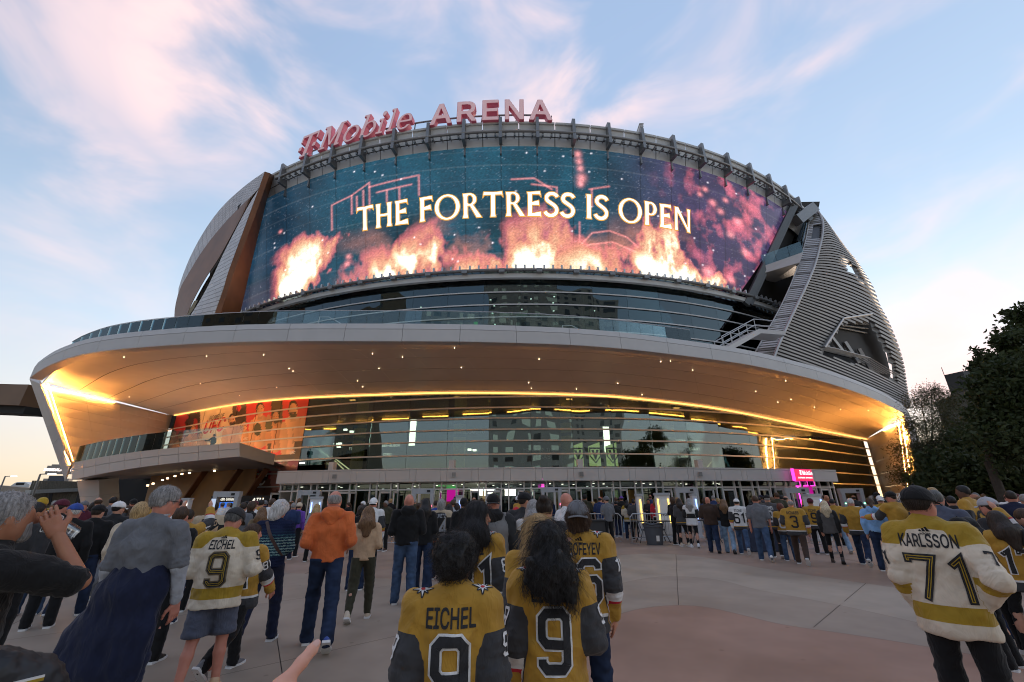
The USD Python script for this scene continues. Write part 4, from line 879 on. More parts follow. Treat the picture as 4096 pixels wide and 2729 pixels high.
for k, (a, b) in enumerate(doors):
    open_ = k % 3 != 1 and a < .2 or k % 4 == 0
    A, B = pol(a, RD + .02, 0), pol(b, RD + .02, 0); out = pol(a, 1., 0) - [CC[0], CC[1], 0]
    if open_:
        ax = (B - A) / np.linalg.norm(B - A); an = 1.15 if k % 2 else 1.45; h = B if k % 2 else A; sgn = -1 if k % 2 else 1
        e0 = h; e1 = h + (ax * sgn * math.cos(an) + out * math.sin(an)) * .92
    else: e0, e1 = A, B
    U = np.array([0, 0, 1.]); w = np.linalg.norm(e1 - e0); dr = (e1 - e0) / w
    fm = [bar(e0 + dr * .05 + U * .02, e0 + dr * .05 + U * 2.22, .1, .05, (dr[1], -dr[0], 0)), bar(e1 - dr * .05 + U * .02, e1 - dr * .05 + U * 2.22, .1, .05, (dr[1], -dr[0], 0)), bar(e0 + U * .12, e1 + U * .12, .05, .2), bar(e0 + U * 2.17, e1 + U * 2.17, .05, .12)]
    o_ = obj('door', fm, m_fin, ves); obj('door_pane', pane(e0 + U * .2 + dr * .09, e1 + U * .2 - dr * .09, e1 + U * 2.12 - dr * .09, e0 + U * 2.12 + dr * .09, .02), m_dglass, o_)
    nn = np.array([dr[1], -dr[0], 0]); hp = e0 + dr * (w - .2); obj('handle', tube([hp + nn * .08 + U * .9, hp + nn * .08 + U * 1.5], .016, 6), m_rail, o_)
for a in (tva, tvb): obj('end_wall', pane(pol(a, RD - 6, 0), pol(a, RD, 0), pol(a, RD, 3.4), pol(a, RD - 6, 3.4), .1), m_panel, ves)
obj('inner_wall', sheet(np.array([[pol(t, 51., z) for z in (0, 4.)] for t in np.linspace(tva - .1, tvb + .1, 30)])), m_int, ves)
for k in range(40):
    tq = tva + .012 + k * (tvb - tva) / 40.5; obj('vestibule_lamp', box(pol(tq, RD - 1.2 - (k % 3) * .9, 2.62), (.12, .12, .03)), m_lampw, ves)
for k in range(13):
    tq = tva + .03 + k * (tvb - tva) / 13.2; obj('inner_door', [box(pol(tq, 53.9, 1.15), (.9, .06, 2.3), tq)], m_wood if k % 3 else m_col, ves)
for x, y, w, h, m in ((1895, 1966, .9, .5, m_lampw), (1945, 1968, .7, .5, m_lampw), (2030, 1970, .8, .45, m_lampw), (2160, 1935, .22, .7, m_magenta), (1800, 1975, .9, .9, m_magenta2), (2490, 1985, .4, .6, m_shield)):
    p = on_cyl(x, y, 54.5); obj('lobby_display', box(p, (w, .05, h), math.atan2(p[0] - CC[0], CC[1] - p[1])), m, ves)
# lit sign over the right doors
def lit_sign():
    p = on_cyl(3201, 1922, RV + .35); t = math.atan2(p[0] - CC[0], CC[1] - p[1]); s = thing('entrance_sign', 'glowing red lit sign with white letters over the right doors', 'sign', p, t)
    m_rb = mk('sign_red', {'p': ('principled_bsdf', {'base_color': (.4, .01, .04), 'emission_color': (1., .03, .12), 'emission_strength': .33})}, [])
    obj('panel', box((0, 0, 0), (1.62, .12, .74)), m_rb, s); obj('side_glow', box((-.84, .02, .02), (.05, .2, .78)), m_magenta, s); obj('frame', box((0, .1, 0), (1.7, .1, .8)), m_magenta2, s)
    m_wt = emitter('sign_white', (1., .95, .95), .75)
    x = -.34
    for ch in 'TMobile':
        gl = SL[ch]; bx = gl.bounds; sc = .27 if ch != 'T' else .29; gl = affinity.scale(affinity.translate(gl, -bx[0], 0), sc * .8, sc, origin=(0, 0)); w = gl.bounds[2]
        v, f_ = flat(gl); q = np.c_[v[:, 0] + x, np.full(len(v), -.066), v[:, 1] + .0]; obj('lettering', (q, f_), m_wt, s); x += w + (.05 if ch == 'T' else .022)
    v, f_ = text2d('CUSTOMER  ENTRANCE', .085, True, .98); v[:, 0] -= v[:, 0].mean(); obj('lettering', (np.c_[v[:, 0] + .06, np.full(len(v), -.066), v[:, 1] - .22], f_), m_wt, s)
lit_sign()
for x0 in (3168, 3198, 3226):
    p = on_cyl(x0 + 12, 1956, RD + .15); tq = math.atan2(p[0] - CC[0], CC[1] - p[1]); w = .42
    pts = [pol(tq + sx * w / 2 / RD, RD + .15, p[2] + sz * .16) for sx, sz in ((-1, 1), (1, 1), (1, -1), (-1, -1))]
    obj('neon_frame', tube(pts, .035, 6), m_magenta, ves)
p = on_cyl(3225, 1990, RD + .12); obj('pink_door_panel', box(p, (.75, .05, .8), math.atan2(p[0] - CC[0], CC[1] - p[1])), m_magenta2, ves)
p = on_cyl(3185, 1995, RD + .12); obj('neon_frame', tube([p + [0, 0, -.9], p + [0, 0, .5]], .04, 6), m_magenta, ves)
# ------------------------------------------------------------------ things on the plaza near the doors
m_det = M('detector_grey', (.36, .37, .39), .5, var=.05); m_pyl = M('pylon_white', (.62, .62, .63), .4, var=.04); m_gal = M('galvanised', (.45, .45, .46), .35, metal=.7, var=.08)
m_bin = M('bin_plastic', (.075, .082, .095), .55, var=.1); m_tbl = M('table_top', (.06, .06, .06), .5); m_navy = M('navy_cloth', (.025, .035, .07), .8); m_bluep = emitter('blue_panel', (.03, .12, .5), .55)
rg, rr_ = emitter('green_dot', (.2, 1., .6), 5), emitter('red_dot', (1., .05, .08), 5)
def detector(x, ytop, Y, label, big=1., dot=None):
    p = at_y(x, ytop, Y); h = p[2]; o_ = thing('metal_detector', label, 'metal detector', (p[0], p[1], 0), math.atan2(-p[0], p[1]) * .5, group=None)
    for s in (-.45, .45): obj('post', [box((s * big, 0, h / 2), (.17, .55, h)), box((s * big, 0, .04), (.26, .7, .08))], m_det, o_)
    obj('header', box((0, 0, h - .13), (1.12 * big, .5, .26)), m_det, o_); obj('display', box((.3, -.26, h - .13), (.2, .02, .1)), m_void, o_)
    for s in (-.45, .45): obj('status_light', box((s * big, -.29, h * .62), (.04, .02, .04)), dot or rg, o_)
detector(904, 1945, 22., 'grey walk-through detector arch in front of the wood wall at left'); detector(1231, 1946, 24.5, 'grey walk-through detector arch nearest the left end of the doors', dot=m_lampw)
detector(1684, 1948, 23.5, 'grey walk-through detector arch with red lights in the middle', dot=rr_); detector(2193, 1952, 24.5, 'grey walk-through detector arch behind the man in a backward cap', dot=rr_)
detector(2728, 1964, 24.5, 'grey walk-through detector arch to the right of the tall white scanner'); detector(3168, 1973, 24., 'grey walk-through detector arch under the glowing red sign'); detector(3386, 1979, 26., 'grey walk-through detector arch at the far right end of the doors')
def pylon(x, ytop, Y, w, label, led, writing=False, tilt=.0):
    p = at_y(x, ytop, Y); h = p[2]; o_ = thing('scanner_pylon', label, 'security scanner', (p[0], p[1], 0), tilt)
    sec = Polygon([(-w / 2, -.1), (w / 2, -.1), (w / 2, .12), (-w / 2, .12)]).buffer(.04)
    b = extrude(sec, h - .1); obj('body', [b, extrude(sec.buffer(.05), .08)], m_pyl, o_); hd = extrude(sec.buffer(.03), .1); hd.apply_translation((0, 0, h - .1)); obj('top_cap', hd, m_det, o_)
    for s in ((-1, 1) if w > .35 else (1,)): obj('light_bar', box((s * (w / 2 - .05), -.16, h * .62), (.045, .03, h * .5)), led, o_)
    if w > .35: obj('front_panel', box((0, -.15, h * .5), (w * .72, .02, h * .72)), m_white, o_)
    if writing:
        v, f_ = text2d('evolv', .12, True); v[:, 0] -= v[:, 0].mean(); obj('lettering', (np.c_[v[:, 0], np.full(len(v), -.165), v[:, 1] + h * .52], f_), m_blk, o_)
pylon(2634, 1983, 19.5, .52, 'tall white scanner pylon with lettering and amber light behind the grey bin', m_amber, True, -.12); pylon(2541, 1985, 19.8, .14, 'slim edge-on white scanner pylon with amber light left of the grey bin', m_amber)
pylon(1257, 1972, 20., .42, 'white scanner pylon with blue light beside the left detector arch', m_blue, False, .3); pylon(1826, 1977, 21., .2, 'slim grey scanner pylon left of centre by the doors', m_blue); pylon(1948, 1975, 21., .24, 'slim grey scanner pylon with twin blue lights near the middle doors', m_blue)
pylon(2760, 1988, 21., .16, 'slim white scanner pylon with blue light by the right detector arch', m_blue); pylon(3232, 1998, 19., .62, 'wide white scanner pylon with blue lights below the glowing red sign', m_blue, False, .25); pylon(740, 1968, 22., .3, 'pale scanner pylon standing behind the man holding up a phone', m_lampw)
def barrier(x0, x1, ytop, Y0, Y1, label):
    a, b = at_y(x0, ytop, Y0), at_y(x1, ytop, Y1); a[2] = b[2] = 0; L = np.linalg.norm(b - a); rz = math.atan2(b[1] - a[1], b[0] - a[0])
    o_ = thing('crowd_barrier', label, 'barrier', a, rz)
    obj('frame', [tube([(0, 0, .08), (0, 0, .95), (.12, 0, 1.08), (L - .12, 0, 1.08), (L, 0, .95), (L, 0, .08)], .021, 8), tube([(0, 0, .22), (L, 0, .22)], .018, 6)], m_gal, o_)
    for k in range(1, int(L / .13)): obj('upright', tube([(k * .13, 0, .22), (k * .13, 0, 1.07)], .008, 5), m_gal, o_)
    for x in (.1, L - .1): obj('foot', box((x, 0, .02), (.06, .6, .03)), m_gal, o_)
barrier(2505, 2672, 2062, 18.3, 18.8, 'galvanised steel crowd barrier just behind the grey bin'); barrier(2328, 2470, 2056, 19.3, 19.1, 'galvanised steel crowd barrier behind the man in the patterned beanie'); barrier(1400, 1452, 2048, 17.5, 17.7, 'galvanised steel crowd barrier glimpsed beside the orange hoodie')
barrier(1530, 1640, 2048, 17., 17.3, 'galvanised steel crowd barrier left of the man in the black hoodie'); barrier(3180, 3270, 2068, 16., 14.6, 'galvanised steel crowd barrier behind the long-haired blonde woman'); barrier(2905, 2990, 2063, 17.5, 16.5, 'galvanised steel crowd barrier behind the white number 61 jersey')
def bin_(x, ytop, Y, r, label, m, liner=True):
    p = at_y(x, ytop, Y); h = p[2]; o_ = thing('litter_bin', label, 'litter bin', (p[0], p[1], 0))
    prof = [(.0, .0), (r * .78, 0), (r * .8, .03), (r * .97, h - .12), (r * 1.04, h - .11), (r * 1.05, h - .02), (r * .98, h), (r * .9, h - .05), (r * .74, .05), (0, .05)]
    obj('tub', trimesh.creation.revolve(prof, sections=40), m, o_, smooth=30)
    for s in (-1, 1): obj('handle', box((s * r * 1.02, 0, h - .22), (.06, .16, .06)), m, o_)
    if liner: obj('bag_rim', tube([(r * (1.03 + .02 * math.sin(7 * a)) * math.cos(a), r * (1.03 + .02 * math.sin(5 * a)) * math.sin(a), h - .015 + .02 * math.sin(4 * a)) for a in np.linspace(0, 2 * np.pi, 41)], .02, 6), m_blk, o_)
    obj('sticker', pane((-.02, -r * .86, .14), (.1, -r * .85, .14), (.1, -r * .88, .33), (-.02, -r * .89, .33), .004), m_white, o_)
bin_(2597, 2105, 18.0, .37, 'round grey plastic bin with a white sticker on the open plaza', m_bin)
p = at_y(2370, 2085, 17.6); o_ = thing('litter_bin', 'square black bin with a loose bag left of the man in the beanie', 'litter bin', (p[0], p[1], 0)); bb = trimesh.creation.box((.6, .6, p[2])); bb.apply_translation((0, 0, p[2] / 2)); obj('tub', bb, m_blk, o_); obj('bag_rim', tube([(.31, -.31, p[2] - .03), (.31, .31, p[2] - .06), (-.31, .31, p[2] - .02), (-.31, -.31, p[2] - .05), (.31, -.31, p[2] - .03)], .03, 6), m_void, o_)
def table(x, ytop, Y, w, label, cloth=None, rz=0.):
    p = at_y(x, ytop, Y); h = p[2]; o_ = thing('folding_table', label, 'table', (p[0], p[1], 0), rz)
    obj('table_top', box((0, 0, h - .02), (w, .7, .04)), m_tbl, o_)
    for s in (-1, 1):
        obj('leg', [tube([(s * (w / 2 - .15), -.28, 0), (s * (w / 2 - .3), -.2, h * .5), (s * (w / 2 - .2), -.1, h - .03)], .016, 6), tube([(s * (w / 2 - .15), .28, 0), (s * (w / 2 - .3), .2, h * .5), (s * (w / 2 - .2), .1, h - .03)], .016, 6)], m_blk, o_)
    if cloth: obj('cloth', box((0, 0, h / 2), (w + .03, .74, h - .03)), cloth, o_)
table(2590, 2093, 18.9, 1.5, 'black folding table between the barrier and the white scanner'); table(2795, 2093, 18.6, 1.4, 'black folding table in front of the right detector arch', None, -.1); table(3005, 2085, 15.6, .95, 'table under a dark blue cloth beside the man in the grey shirt', m_navy); table(1230, 2060, 18.5, 1.2, 'pale table near the left detector arch', None, .2)
p = at_y(912, 1990, 31.); o_ = thing('ticket_kiosk', 'blue lit ticket booth screen behind the left detector arch', 'kiosk', (p[0], p[1], 0), .1); obj('cabinet', box((.6, .3, 1.05), (4.0, .4, 2.1)), m_void, o_); obj('screen', box((-.5, .08, 1.25), (1.4, .05, .9)), m_bluep, o_)
v, f_ = text2d('Credit Union', .16); obj('lettering', (np.c_[v[:, 0] - 1.1, np.full(len(v), .04), v[:, 1] + 1.8], f_), m_txt, o_); v, f_ = text2d('ATM', .22, True, 1.1, .2); obj('lettering', (np.c_[v[:, 0] + 1.3, np.full(len(v), .04), v[:, 1] + 1.72], f_), m_txt, o_)
# ------------------------------------------------------------------ surroundings on the left
m_stucco = M('tan_stucco', (.34, .27, .20), .8, var=.08, scale=.3); m_wr = M('pale_roof', (.42, .44, .43), .5); m_corr = M('ribbed_wall', (.17, .155, .12), .7, var=.15)
park = thing('parking_structure', 'long tan parking deck with a sloping parapet far behind on the left', 'building')
a, b = at_y(-160, 1888, 95), at_y(232, 1926, 95)
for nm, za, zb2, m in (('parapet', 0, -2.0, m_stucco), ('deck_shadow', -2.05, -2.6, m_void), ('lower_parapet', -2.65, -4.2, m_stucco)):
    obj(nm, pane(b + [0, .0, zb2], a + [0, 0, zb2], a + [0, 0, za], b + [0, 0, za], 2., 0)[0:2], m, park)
pc = at_y(104, 1910, 97); car = thing('parked_car', 'silver car roof showing over the parking deck parapet', 'car', pc, -.1); obj('body', extrude(Polygon([(-2.2, 0), (-1.5, .55), (-.9, .8), (.9, .8), (1.7, .5), (2.3, .2), (2.3, -.4), (-2.2, -.4)]).buffer(.05), 1.7).apply_transform(trimesh.transformations.rotation_matrix(math.pi / 2, (1, 0, 0))), m_panel2, car); obj('window', box((0, -1.72, .45), (2.0, .03, .4)), m_void, car)
low_ = thing('low_hall', 'low ribbed building with a pale flat roof edge on the left', 'building')
a, b, c_ = at_y(96, 1934, 55), at_y(150, 1925, 62), at_y(300, 1922, 70)
ra_, rb2 = at_y(100, 1932, 55), at_y(320, 1926, 60); obj('roof_edge', bar(ra_, rb2, 1.2, .42), m_wr, low_)
w0, w1 = at_y(100, 1938, 56) * [1, 1, 0], at_y(330, 1938, 60) * [1, 1, 0]
for k in range(24):
    p0, p1 = lerp(w0, w1, k / 24), lerp(w0, w1, (k + .9) / 24); obj('wall_rib', pane(p0, p1, p1 + [0, 0, 4.5], p0 + [0, 0, 4.5], .3), m_corr, low_)
for x in (188, 196): obj('rain_pipe', tube([at_y(x - 6, 1985, 55), at_y(x, 1940, 55)], .09, 6), m_void, low_)
p = at_y(208, 1925, 150); py = thing('pylon_sign', 'far roadside pylon sign with lit white letters and a dark screen', 'sign', (p[0], p[1], 0), .25)
zz = p[2]; m_hot = M('sign_housing', (.30, .26, .22), .7)
obj('column', [box((-2.9, 0, zz / 2 + 1), (1.2, 2, zz + 5)), box((2.9, 0, zz / 2 + 1), (1.2, 2, zz + 5))], m_hot, py); obj('head', [box((0, 0, zz + 6.3), (7.2, 2.2, 2.6)), box((0, 0, zz + 7.8), (5, 2.2, .5))], m_hot, py); obj('screen', box((0, -.7, zz + 2.2), (4.6, .3, 4.4)), M('dark_screen', (.03, .04, .06), .3), py)
v, f_ = text2d('MANDALAY BAY', .8, True); v[:, 0] -= v[:, 0].mean(); obj('lettering', (np.c_[v[:, 0] * .95, np.full(len(v), -1.16), v[:, 1] + zz + 5.9], f_), emitter('pylon_letters', (1., .85, .8), 1.6), py)
def lamp(x0, y0, x1, y1, Y, label):
    b, t = at_y(x0, y0, Y), at_y(x1, y1, Y); o_ = thing('lamp_post', label, 'street lamp', (b[0], b[1], 0)); h = t[2]
    obj('pole', tube([(0, 0, 0), (0, 0, h)], [.14, .09], 8), m_steel, o_); obj('arm', tube([(0, 0, h), (1.1, 0, h + .02)], .06, 6), m_steel, o_); obj('lamp_head', box((1.35, 0, h), (.7, .3, .12)), m_lampw, o_)
lamp(122, 1940, 156, 1862, 52, 'tall thin lamp post in front of the parking deck, nearest to us'); lamp(0, 1895, 10, 1868, 70, 'lamp post at the left edge above the parking deck'); lamp(256, 1922, 263, 1900, 100, 'lamp post between the pylon sign and the white brim'); lamp(276, 1925, 279, 1912, 120, 'smallest lamp post, closest to the foot of the white brim')
br = thing('footbridge', 'dark brown box girder bridge running behind the brim at left', 'bridge'); q0, q1 = at_y(-400, 1490, 50), at_y(170, 1512, 44); h0 = (at_y(60, 1535, 46) - at_y(60, 1640, 46))[2]
m_bro = M('bridge_brown', (.17, .095, .05), .6, var=.15, scale=.3)
obj('girder', [bar(q0 - [0, 0, h0 * .4], q1 - [0, 0, h0 * .4], 2.5, h0 * .75)], m_bro, br); obj('underside', bar(q0 - [0, -.4, h0 * .9], q1 - [0, -.4, h0 * .9], 2.2, h0 * .26), m_void, br)
# right: dark block behind the trees
m_blkb = M('dark_concrete_block', (.10, .10, .095), .8, var=.12, scale=.2)
q = [at_y(3735, 1642, 60), at_y(4096, 1470, 42), at_y(4300, 1560, 60)]
blk = thing('dark_block', 'dark windowless building with rooftop plant behind the trees at right', 'building')
P4 = [q[0] * [1, 1, 0], q[1] * [1, 1, 0], q[1] * [1, 1, 0] + [25, 15, 0], q[0] * [1, 1, 0] + [25, 15, 0]]; hz = q[0][2]
obj('wall', extrude(Polygon([p_[:2] for p_ in P4]), hz), m_blkb, blk)
for x, y, w, d, h in ((3822, 1545, 1.3, 1.3, 1.9), (3846, 1546, 2.2, 2, 2.8), (3880, 1548, 2.4, 2, 2.2), (3905, 1545, 1.6, 2, 3.2)): obj('roof_unit', box(np.r_[at_y(x, y + 20, 55)[:2], hz + h / 2], (w, d, h), .3), m_blkb, blk)
obj('roof_frame', [tube([np.r_[at_y(x, 1550, 53)[:2], hz], np.r_[at_y(x, 1550, 53)[:2], hz + 3.]], .12, 5) for x in (3890, 3925, 3945)] + [tube([np.r_[at_y(3890, 1550, 53)[:2], hz + 3.], np.r_[at_y(3945, 1550, 53)[:2], hz + 3.]], .12, 5)], m_blkb, blk); obj('antenna', tube([np.r_[at_y(3798, 1600, 56)[:2], hz - .5], np.r_[at_y(3798, 1600, 56)[:2], hz + 4]], .05, 4), m_blkb, blk)
# behind the viewer: the hotel towers that the lobby glass reflects
m_hot1 = M('hotel_wall', (.30, .31, .30), .6, var=.05, scale=.1); m_hot2 = M('hotel_window', (.035, .04, .045), .08, spec=.9); m_hot3 = M('tower_wall', (.16, .13, .09), .6, var=.1, scale=.1); m_hot4 = emitter('lit_hotel_window', (.85, .9, .75), .30)
def tower(x0, x1, y, h, cols, floors, wm, win, label, lit=0.):
    o_ = thing('hotel_tower', label, 'building', ((x0 + x1) / 2, y - 8, 0)); w = x1 - x0; obj('wall', box((0, 0, h / 2), (w, 16, h)), wm, o_); r_ = random.Random(int(x0 * 7) + 5)
    pitch = w / cols; fh = h / floors
    for c_ in range(cols):
        for k in range(1, floors): obj('window', box((-w / 2 + (c_ + .5) * pitch, 8.0, (k + .5) * fh), (pitch * .42, .12, fh * .5)), m_hot4 if r_.random() < lit else win, o_)
tower(-14, 31, -70, 88, 9, 27, m_hot1, m_hot2, 'pale hotel tower with many lit windows, mirrored in the middle of the lobby glass', .8); tower(36, 84, -74, 80, 10, 25, m_hot1, m_hot2, 'pale hotel tower with dark windows, mirrored right of the lit one'); tower(-170, -108, -72, 95, 10, 24, m_hot3, m_hot2, 'dark brown tower mirrored in the left part of the lobby glass')
# ------------------------------------------------------------------ trees
m_bark = M('bark', (.05, .04, .032), .9, var=.3, scale=9., bump=.6, bscale=30)
def leafmat(name, col): return mk(name, {'oi': ('geometry', {}), 'r': ('rgb_ramp', {'ramp': [(0, tuple(np.array(col) * .55)), (.6, tuple(col)), (1, tuple(np.array(col) * 1.7))]}), 'd': ('principled_bsdf', {'roughness': .55, 'specular_ior_level': .3}), 't': ('translucent_bsdf', {}), 'p': ('mix_closure', {'fac': .25})},
    [('oi.random_per_island', 'r.fac'), ('r.color', 'd.base_color'), ('r.color', 't.color'), ('d.BSDF', 'p.closure1'), ('t.BSDF', 'p.closure2')], 'p.closure')
m_leaf, m_leaf2 = leafmat('dark_leaf', (.08, .115, .04)), leafmat('feathery_leaf', (.10, .115, .05))
def leaves(pts, size, rs_, ar=.5):
    n_ = len(pts); d = rs_.normal(size=(n_, 3)); d /= np.linalg.norm(d, axis=1, keepdims=True); e = np.cross(d, rs_.normal(size=(n_, 3))); e /= np.linalg.norm(e, axis=1, keepdims=True); s = size * rs_.uniform(.6, 1.3, (n_, 1))
    v = np.stack([pts - d * s, pts + e * s * ar, pts + d * s, pts - e * s * ar], 1).reshape(-1, 3); return v, np.arange(4 * n_).reshape(-1, 4)
def tree(base, clumps, label, nl, size, mat, seed, tr=.22, spread=1., ar=.5, twigs=True):
    rs_ = np.random.RandomState(seed); base = np.asarray(base, float); o_ = thing('tree', label, 'tree', base)
    cl = np.array([c_[:3] for c_ in clumps]) - base; rad = np.array([c_[3] for c_ in clumps]); top = np.array([0, 0, min(cl[:, 2].min() * .9, 3.)])
    obj('trunk', tube([(0, 0, 0), top * .5 + [.05, .03, 0], top], [tr, tr * .8, tr * .65], 10), m_bark, o_)
    for c_, r_ in zip(cl, rad):
        m = lerp(top, c_, .5) + rs_.normal(size=3) * .25; obj('limb', tube(smoothpl([top, m, c_], 7), np.linspace(tr * .45, .02, 7), 6), m_bark, o_)
    P_, tw = [], []
    tot = (rad ** 2).sum()
    for c_, r_ in zip(cl, rad):
        n_ = int(nl * r_ * r_ / tot); ns = max(6, n_ // 40); sub = rs_.normal(size=(ns, 3)); sub /= np.linalg.norm(sub, axis=1, keepdims=True); sub = c_ + sub * r_ * rs_.uniform(.35, 1.08, (ns, 1)) * [1, 1, .8]
        for s_ in sub:
            P_.append(s_ + rs_.normal(size=(n_ // ns + 1, 3)) * r_ * .17 * spread)
            if twigs and rs_.rand() < .5: tw.append(tube([c_ * .6 + s_ * .4, s_], [.02, .006], 4, False))
    obj('crown', leaves(np.vstack(P_), size, rs_, ar), mat, o_)
    if tw: obj('twig', tw, m_bark, o_)
R4 = np.random.RandomState(12)
def cl_px(L): return [(*at_y(x, y, Y), r * Y / 1750.) for x, y, Y, r in L]
tree(at_y(4060, 2200, 19) * [1, 1, 0], cl_px([(4075, 1290, 19, 55), (4050, 1400, 18.5, 70), (4100, 1380, 19, 90), (3975, 1480, 19, 65), (3905, 1510, 20, 42), (4060, 1520, 18, 110), (3960, 1590, 19, 70), (4090, 1650, 18, 150), (3990, 1700, 19, 90), (4200, 1400, 20, 130), (4200, 1600, 19, 160), (4060, 1790, 18, 140)]), 'tall dark broadleaf tree at the right edge of the picture', 30000, .11, m_leaf, 4)
tree(at_y(3760, 2100, 26) * [1, 1, 0], cl_px([(3680, 1640, 27, 55), (3720, 1600, 27, 45), (3655, 1740, 26, 60), (3640, 1850, 26, 60), (3740, 1700, 26, 70), (3790, 1640, 27, 55), (3700, 1830, 25, 80), (3780, 1790, 25, 80), (3620, 1930, 26, 60), (3850, 1750, 26, 70)]), 'feathery thin-leaved tree in front of the glowing right end wall', 26000, .075, m_leaf2, 9, .14, 1.5, .22)
tree(at_y(3900, 2100, 24) * [1, 1, 0], cl_px([(3760, 1900, 24, 90), (3850, 1860, 24, 100), (3950, 1850, 23, 110), (3880, 1950, 22, 110), (4000, 1940, 22, 120), (3720, 1970, 24, 70), (4080, 1920, 22, 130), (3800, 1990, 23, 80)]), 'low dense dark tree filling the gap between the other two', 34000, .13, m_leaf, 15)
tree(at_y(4250, 2100, 30) * [1, 1, 0], cl_px([(3960, 1760, 31, 100), (4050, 1850, 30, 120), (4150, 1800, 30, 140), (3850, 1930, 31, 110), (4200, 1950, 29, 160), (3990, 1960, 30, 120)]), 'broad dark tree behind the tall one at the right edge', 20000, .16, m_leaf, 22)
# ------------------------------------------------------------------ people: bodies from rounded bones, meshed by surface nets
def nets(F, org, h):
    """surface nets of the zero level of F (n,m,k) -> vertices, quads"""
    S_ = F < 0; n, m, k = F.shape
    c = np.zeros((n - 1, m - 1, k - 1), np.int8); acc = np.zeros((n - 1, m - 1, k - 1, 3), np.float32); cnt = np.zeros((n - 1, m - 1, k - 1), np.float32)
    sl = lambda a, d, ln: slice(a, ln - 1 + a) if not d else None
    for ax in range(3):
        o1, o2 = [q for q in range(3) if q != ax]
        lo = [slice(None)] * 3; hi = [slice(None)] * 3; lo[ax] = slice(0, -1); hi[ax] = slice(1, None)
        A, B = F[tuple(lo)], F[tuple(hi)]; X = (A < 0) != (B < 0); t = np.where(X, A / np.where(X, A - B, 1), 0)
        for d1 in (0, 1):
            for d2 in (0, 1):
                ix = [slice(None)] * 3; ix[o1] = slice(d1, F.shape[o1] - 1 + d1); ix[o2] = slice(d2, F.shape[o2] - 1 + d2)
                x_, t_ = X[tuple(ix)], t[tuple(ix)]; cnt += x_; acc[..., ax] += t_ * x_; acc[..., o1] += d1 * x_; acc[..., o2] += d2 * x_
    act = cnt > 0; I = np.argwhere(act); V = (I + acc[act] / cnt[act][:, None]) * h + org
    id_ = -np.ones(act.shape, np.int64); id_[act] = np.arange(len(I)); Q = []
    for ax in range(3):
        o1, o2 = (ax + 1) % 3, (ax + 2) % 3
        lo = [slice(None)] * 3; hi = [slice(None)] * 3; lo[ax] = slice(0, -1); hi[ax] = slice(1, None)
        A, B = S_[tuple(lo)], S_[tuple(hi)]; e = np.argwhere(A != B); e = e[(e[:, o1] > 0) & (e[:, o2] > 0) & (e[:, o1] < F.shape[o1] - 1) & (e[:, o2] < F.shape[o2] - 1)]
        if not len(e): continue
        fl = A[tuple(e.T)]; q = []
        for d1, d2 in ((0, 0), (1, 0), (1, 1), (0, 1)):
            z = e.copy(); z[:, o1] -= 1 - d1; z[:, o2] -= 1 - d2; q.append(id_[tuple(z.T)])
        q = np.stack(q, 1); Q.append(np.where(fl[:, None], q, q[:, ::-1]))
    return V, np.vstack(Q)
class Fld:
    def __init__(s, lo, hi, h):
        s.h = h; s.lo = np.asarray(lo, float); s.n = np.ceil((np.asarray(hi) - s.lo) / h).astype(int) + 1; s.F = np.full(s.n, .3, np.float32)
    def box(s, lo, hi):
        a = np.clip(np.floor((lo - s.lo) / s.h).astype(int), 0, s.n); b = np.clip(np.ceil((hi - s.lo) / s.h).astype(int) + 1, 0, s.n)
        if (b <= a).any(): return None, None
        g_ = np.meshgrid(*[s.lo[k] + s.h * np.arange(a[k], b[k]) for k in range(3)], indexing='ij', sparse=True); return tuple(slice(a[k], b[k]) for k in range(3)), g_
    def put(s, ix, d, k):
        f_ = s.F[ix]; hh = np.maximum(k - np.abs(f_ - d), 0) / k; s.F[ix] = np.minimum(f_, d) - hh * hh * k * .25
    def cone(s, a, b, r1, r2, k=.03, q=(1, 1, 1)):
        a, b = np.asarray(a, float), np.asarray(b, float); q = np.asarray(q, float); m = max(r1, r2) * q.max() + k + 2 * s.h
        ix, g_ = s.box(np.minimum(a, b) - m, np.maximum(a, b) + m)
        if ix is None: return
        p = [(g_[i] - a[i]) / q[i] for i in range(3)]; e = (b - a) / q; L = max(e @ e, 1e-9)
        t = np.clip((p[0] * e[0] + p[1] * e[1] + p[2] * e[2]) / L, 0, 1); d = np.sqrt((p[0] - t * e[0]) ** 2 + (p[1] - t * e[1]) ** 2 + (p[2] - t * e[2]) ** 2) - (r1 + (r2 - r1) * t)
        s.put(ix, d * q.min() ** .5, k)
    def ell(s, c, r, k=.02, R=None):
        c, r = np.asarray(c, float), np.asarray(r, float); m = r.max() + k + 2 * s.h
        ix, g_ = s.box(c - m, c + m)
        if ix is None: return
        p = np.stack(np.broadcast_arrays(*[g_[i] - c[i] for i in range(3)]), -1)
        if R is not None: p = p @ R
        l_ = np.linalg.norm(p / r, axis=-1); s.put(ix, (l_ - 1) * r.min(), k)
    def keep(s, nrm, off):
        """keep where n.p >= off"""
        g_ = np.meshgrid(*[s.lo[k] + s.h * np.arange(s.n[k]) for k in range(3)], indexing='ij', sparse=True)
        s.F = np.maximum(s.F, off - (nrm[0] * g_[0] + nrm[1] * g_[1] + nrm[2] * g_[2])).astype(np.float32)
    def mesh(s):
        F = s.F; F[0] = F[-1] = .1; F[:, 0] = F[:, -1] = .1; F[:, :, 0] = F[:, :, -1] = .1
        return nets(F, s.lo, s.h) if (F < 0).any() else (np.zeros((0, 3)), np.zeros((0, 4), int))
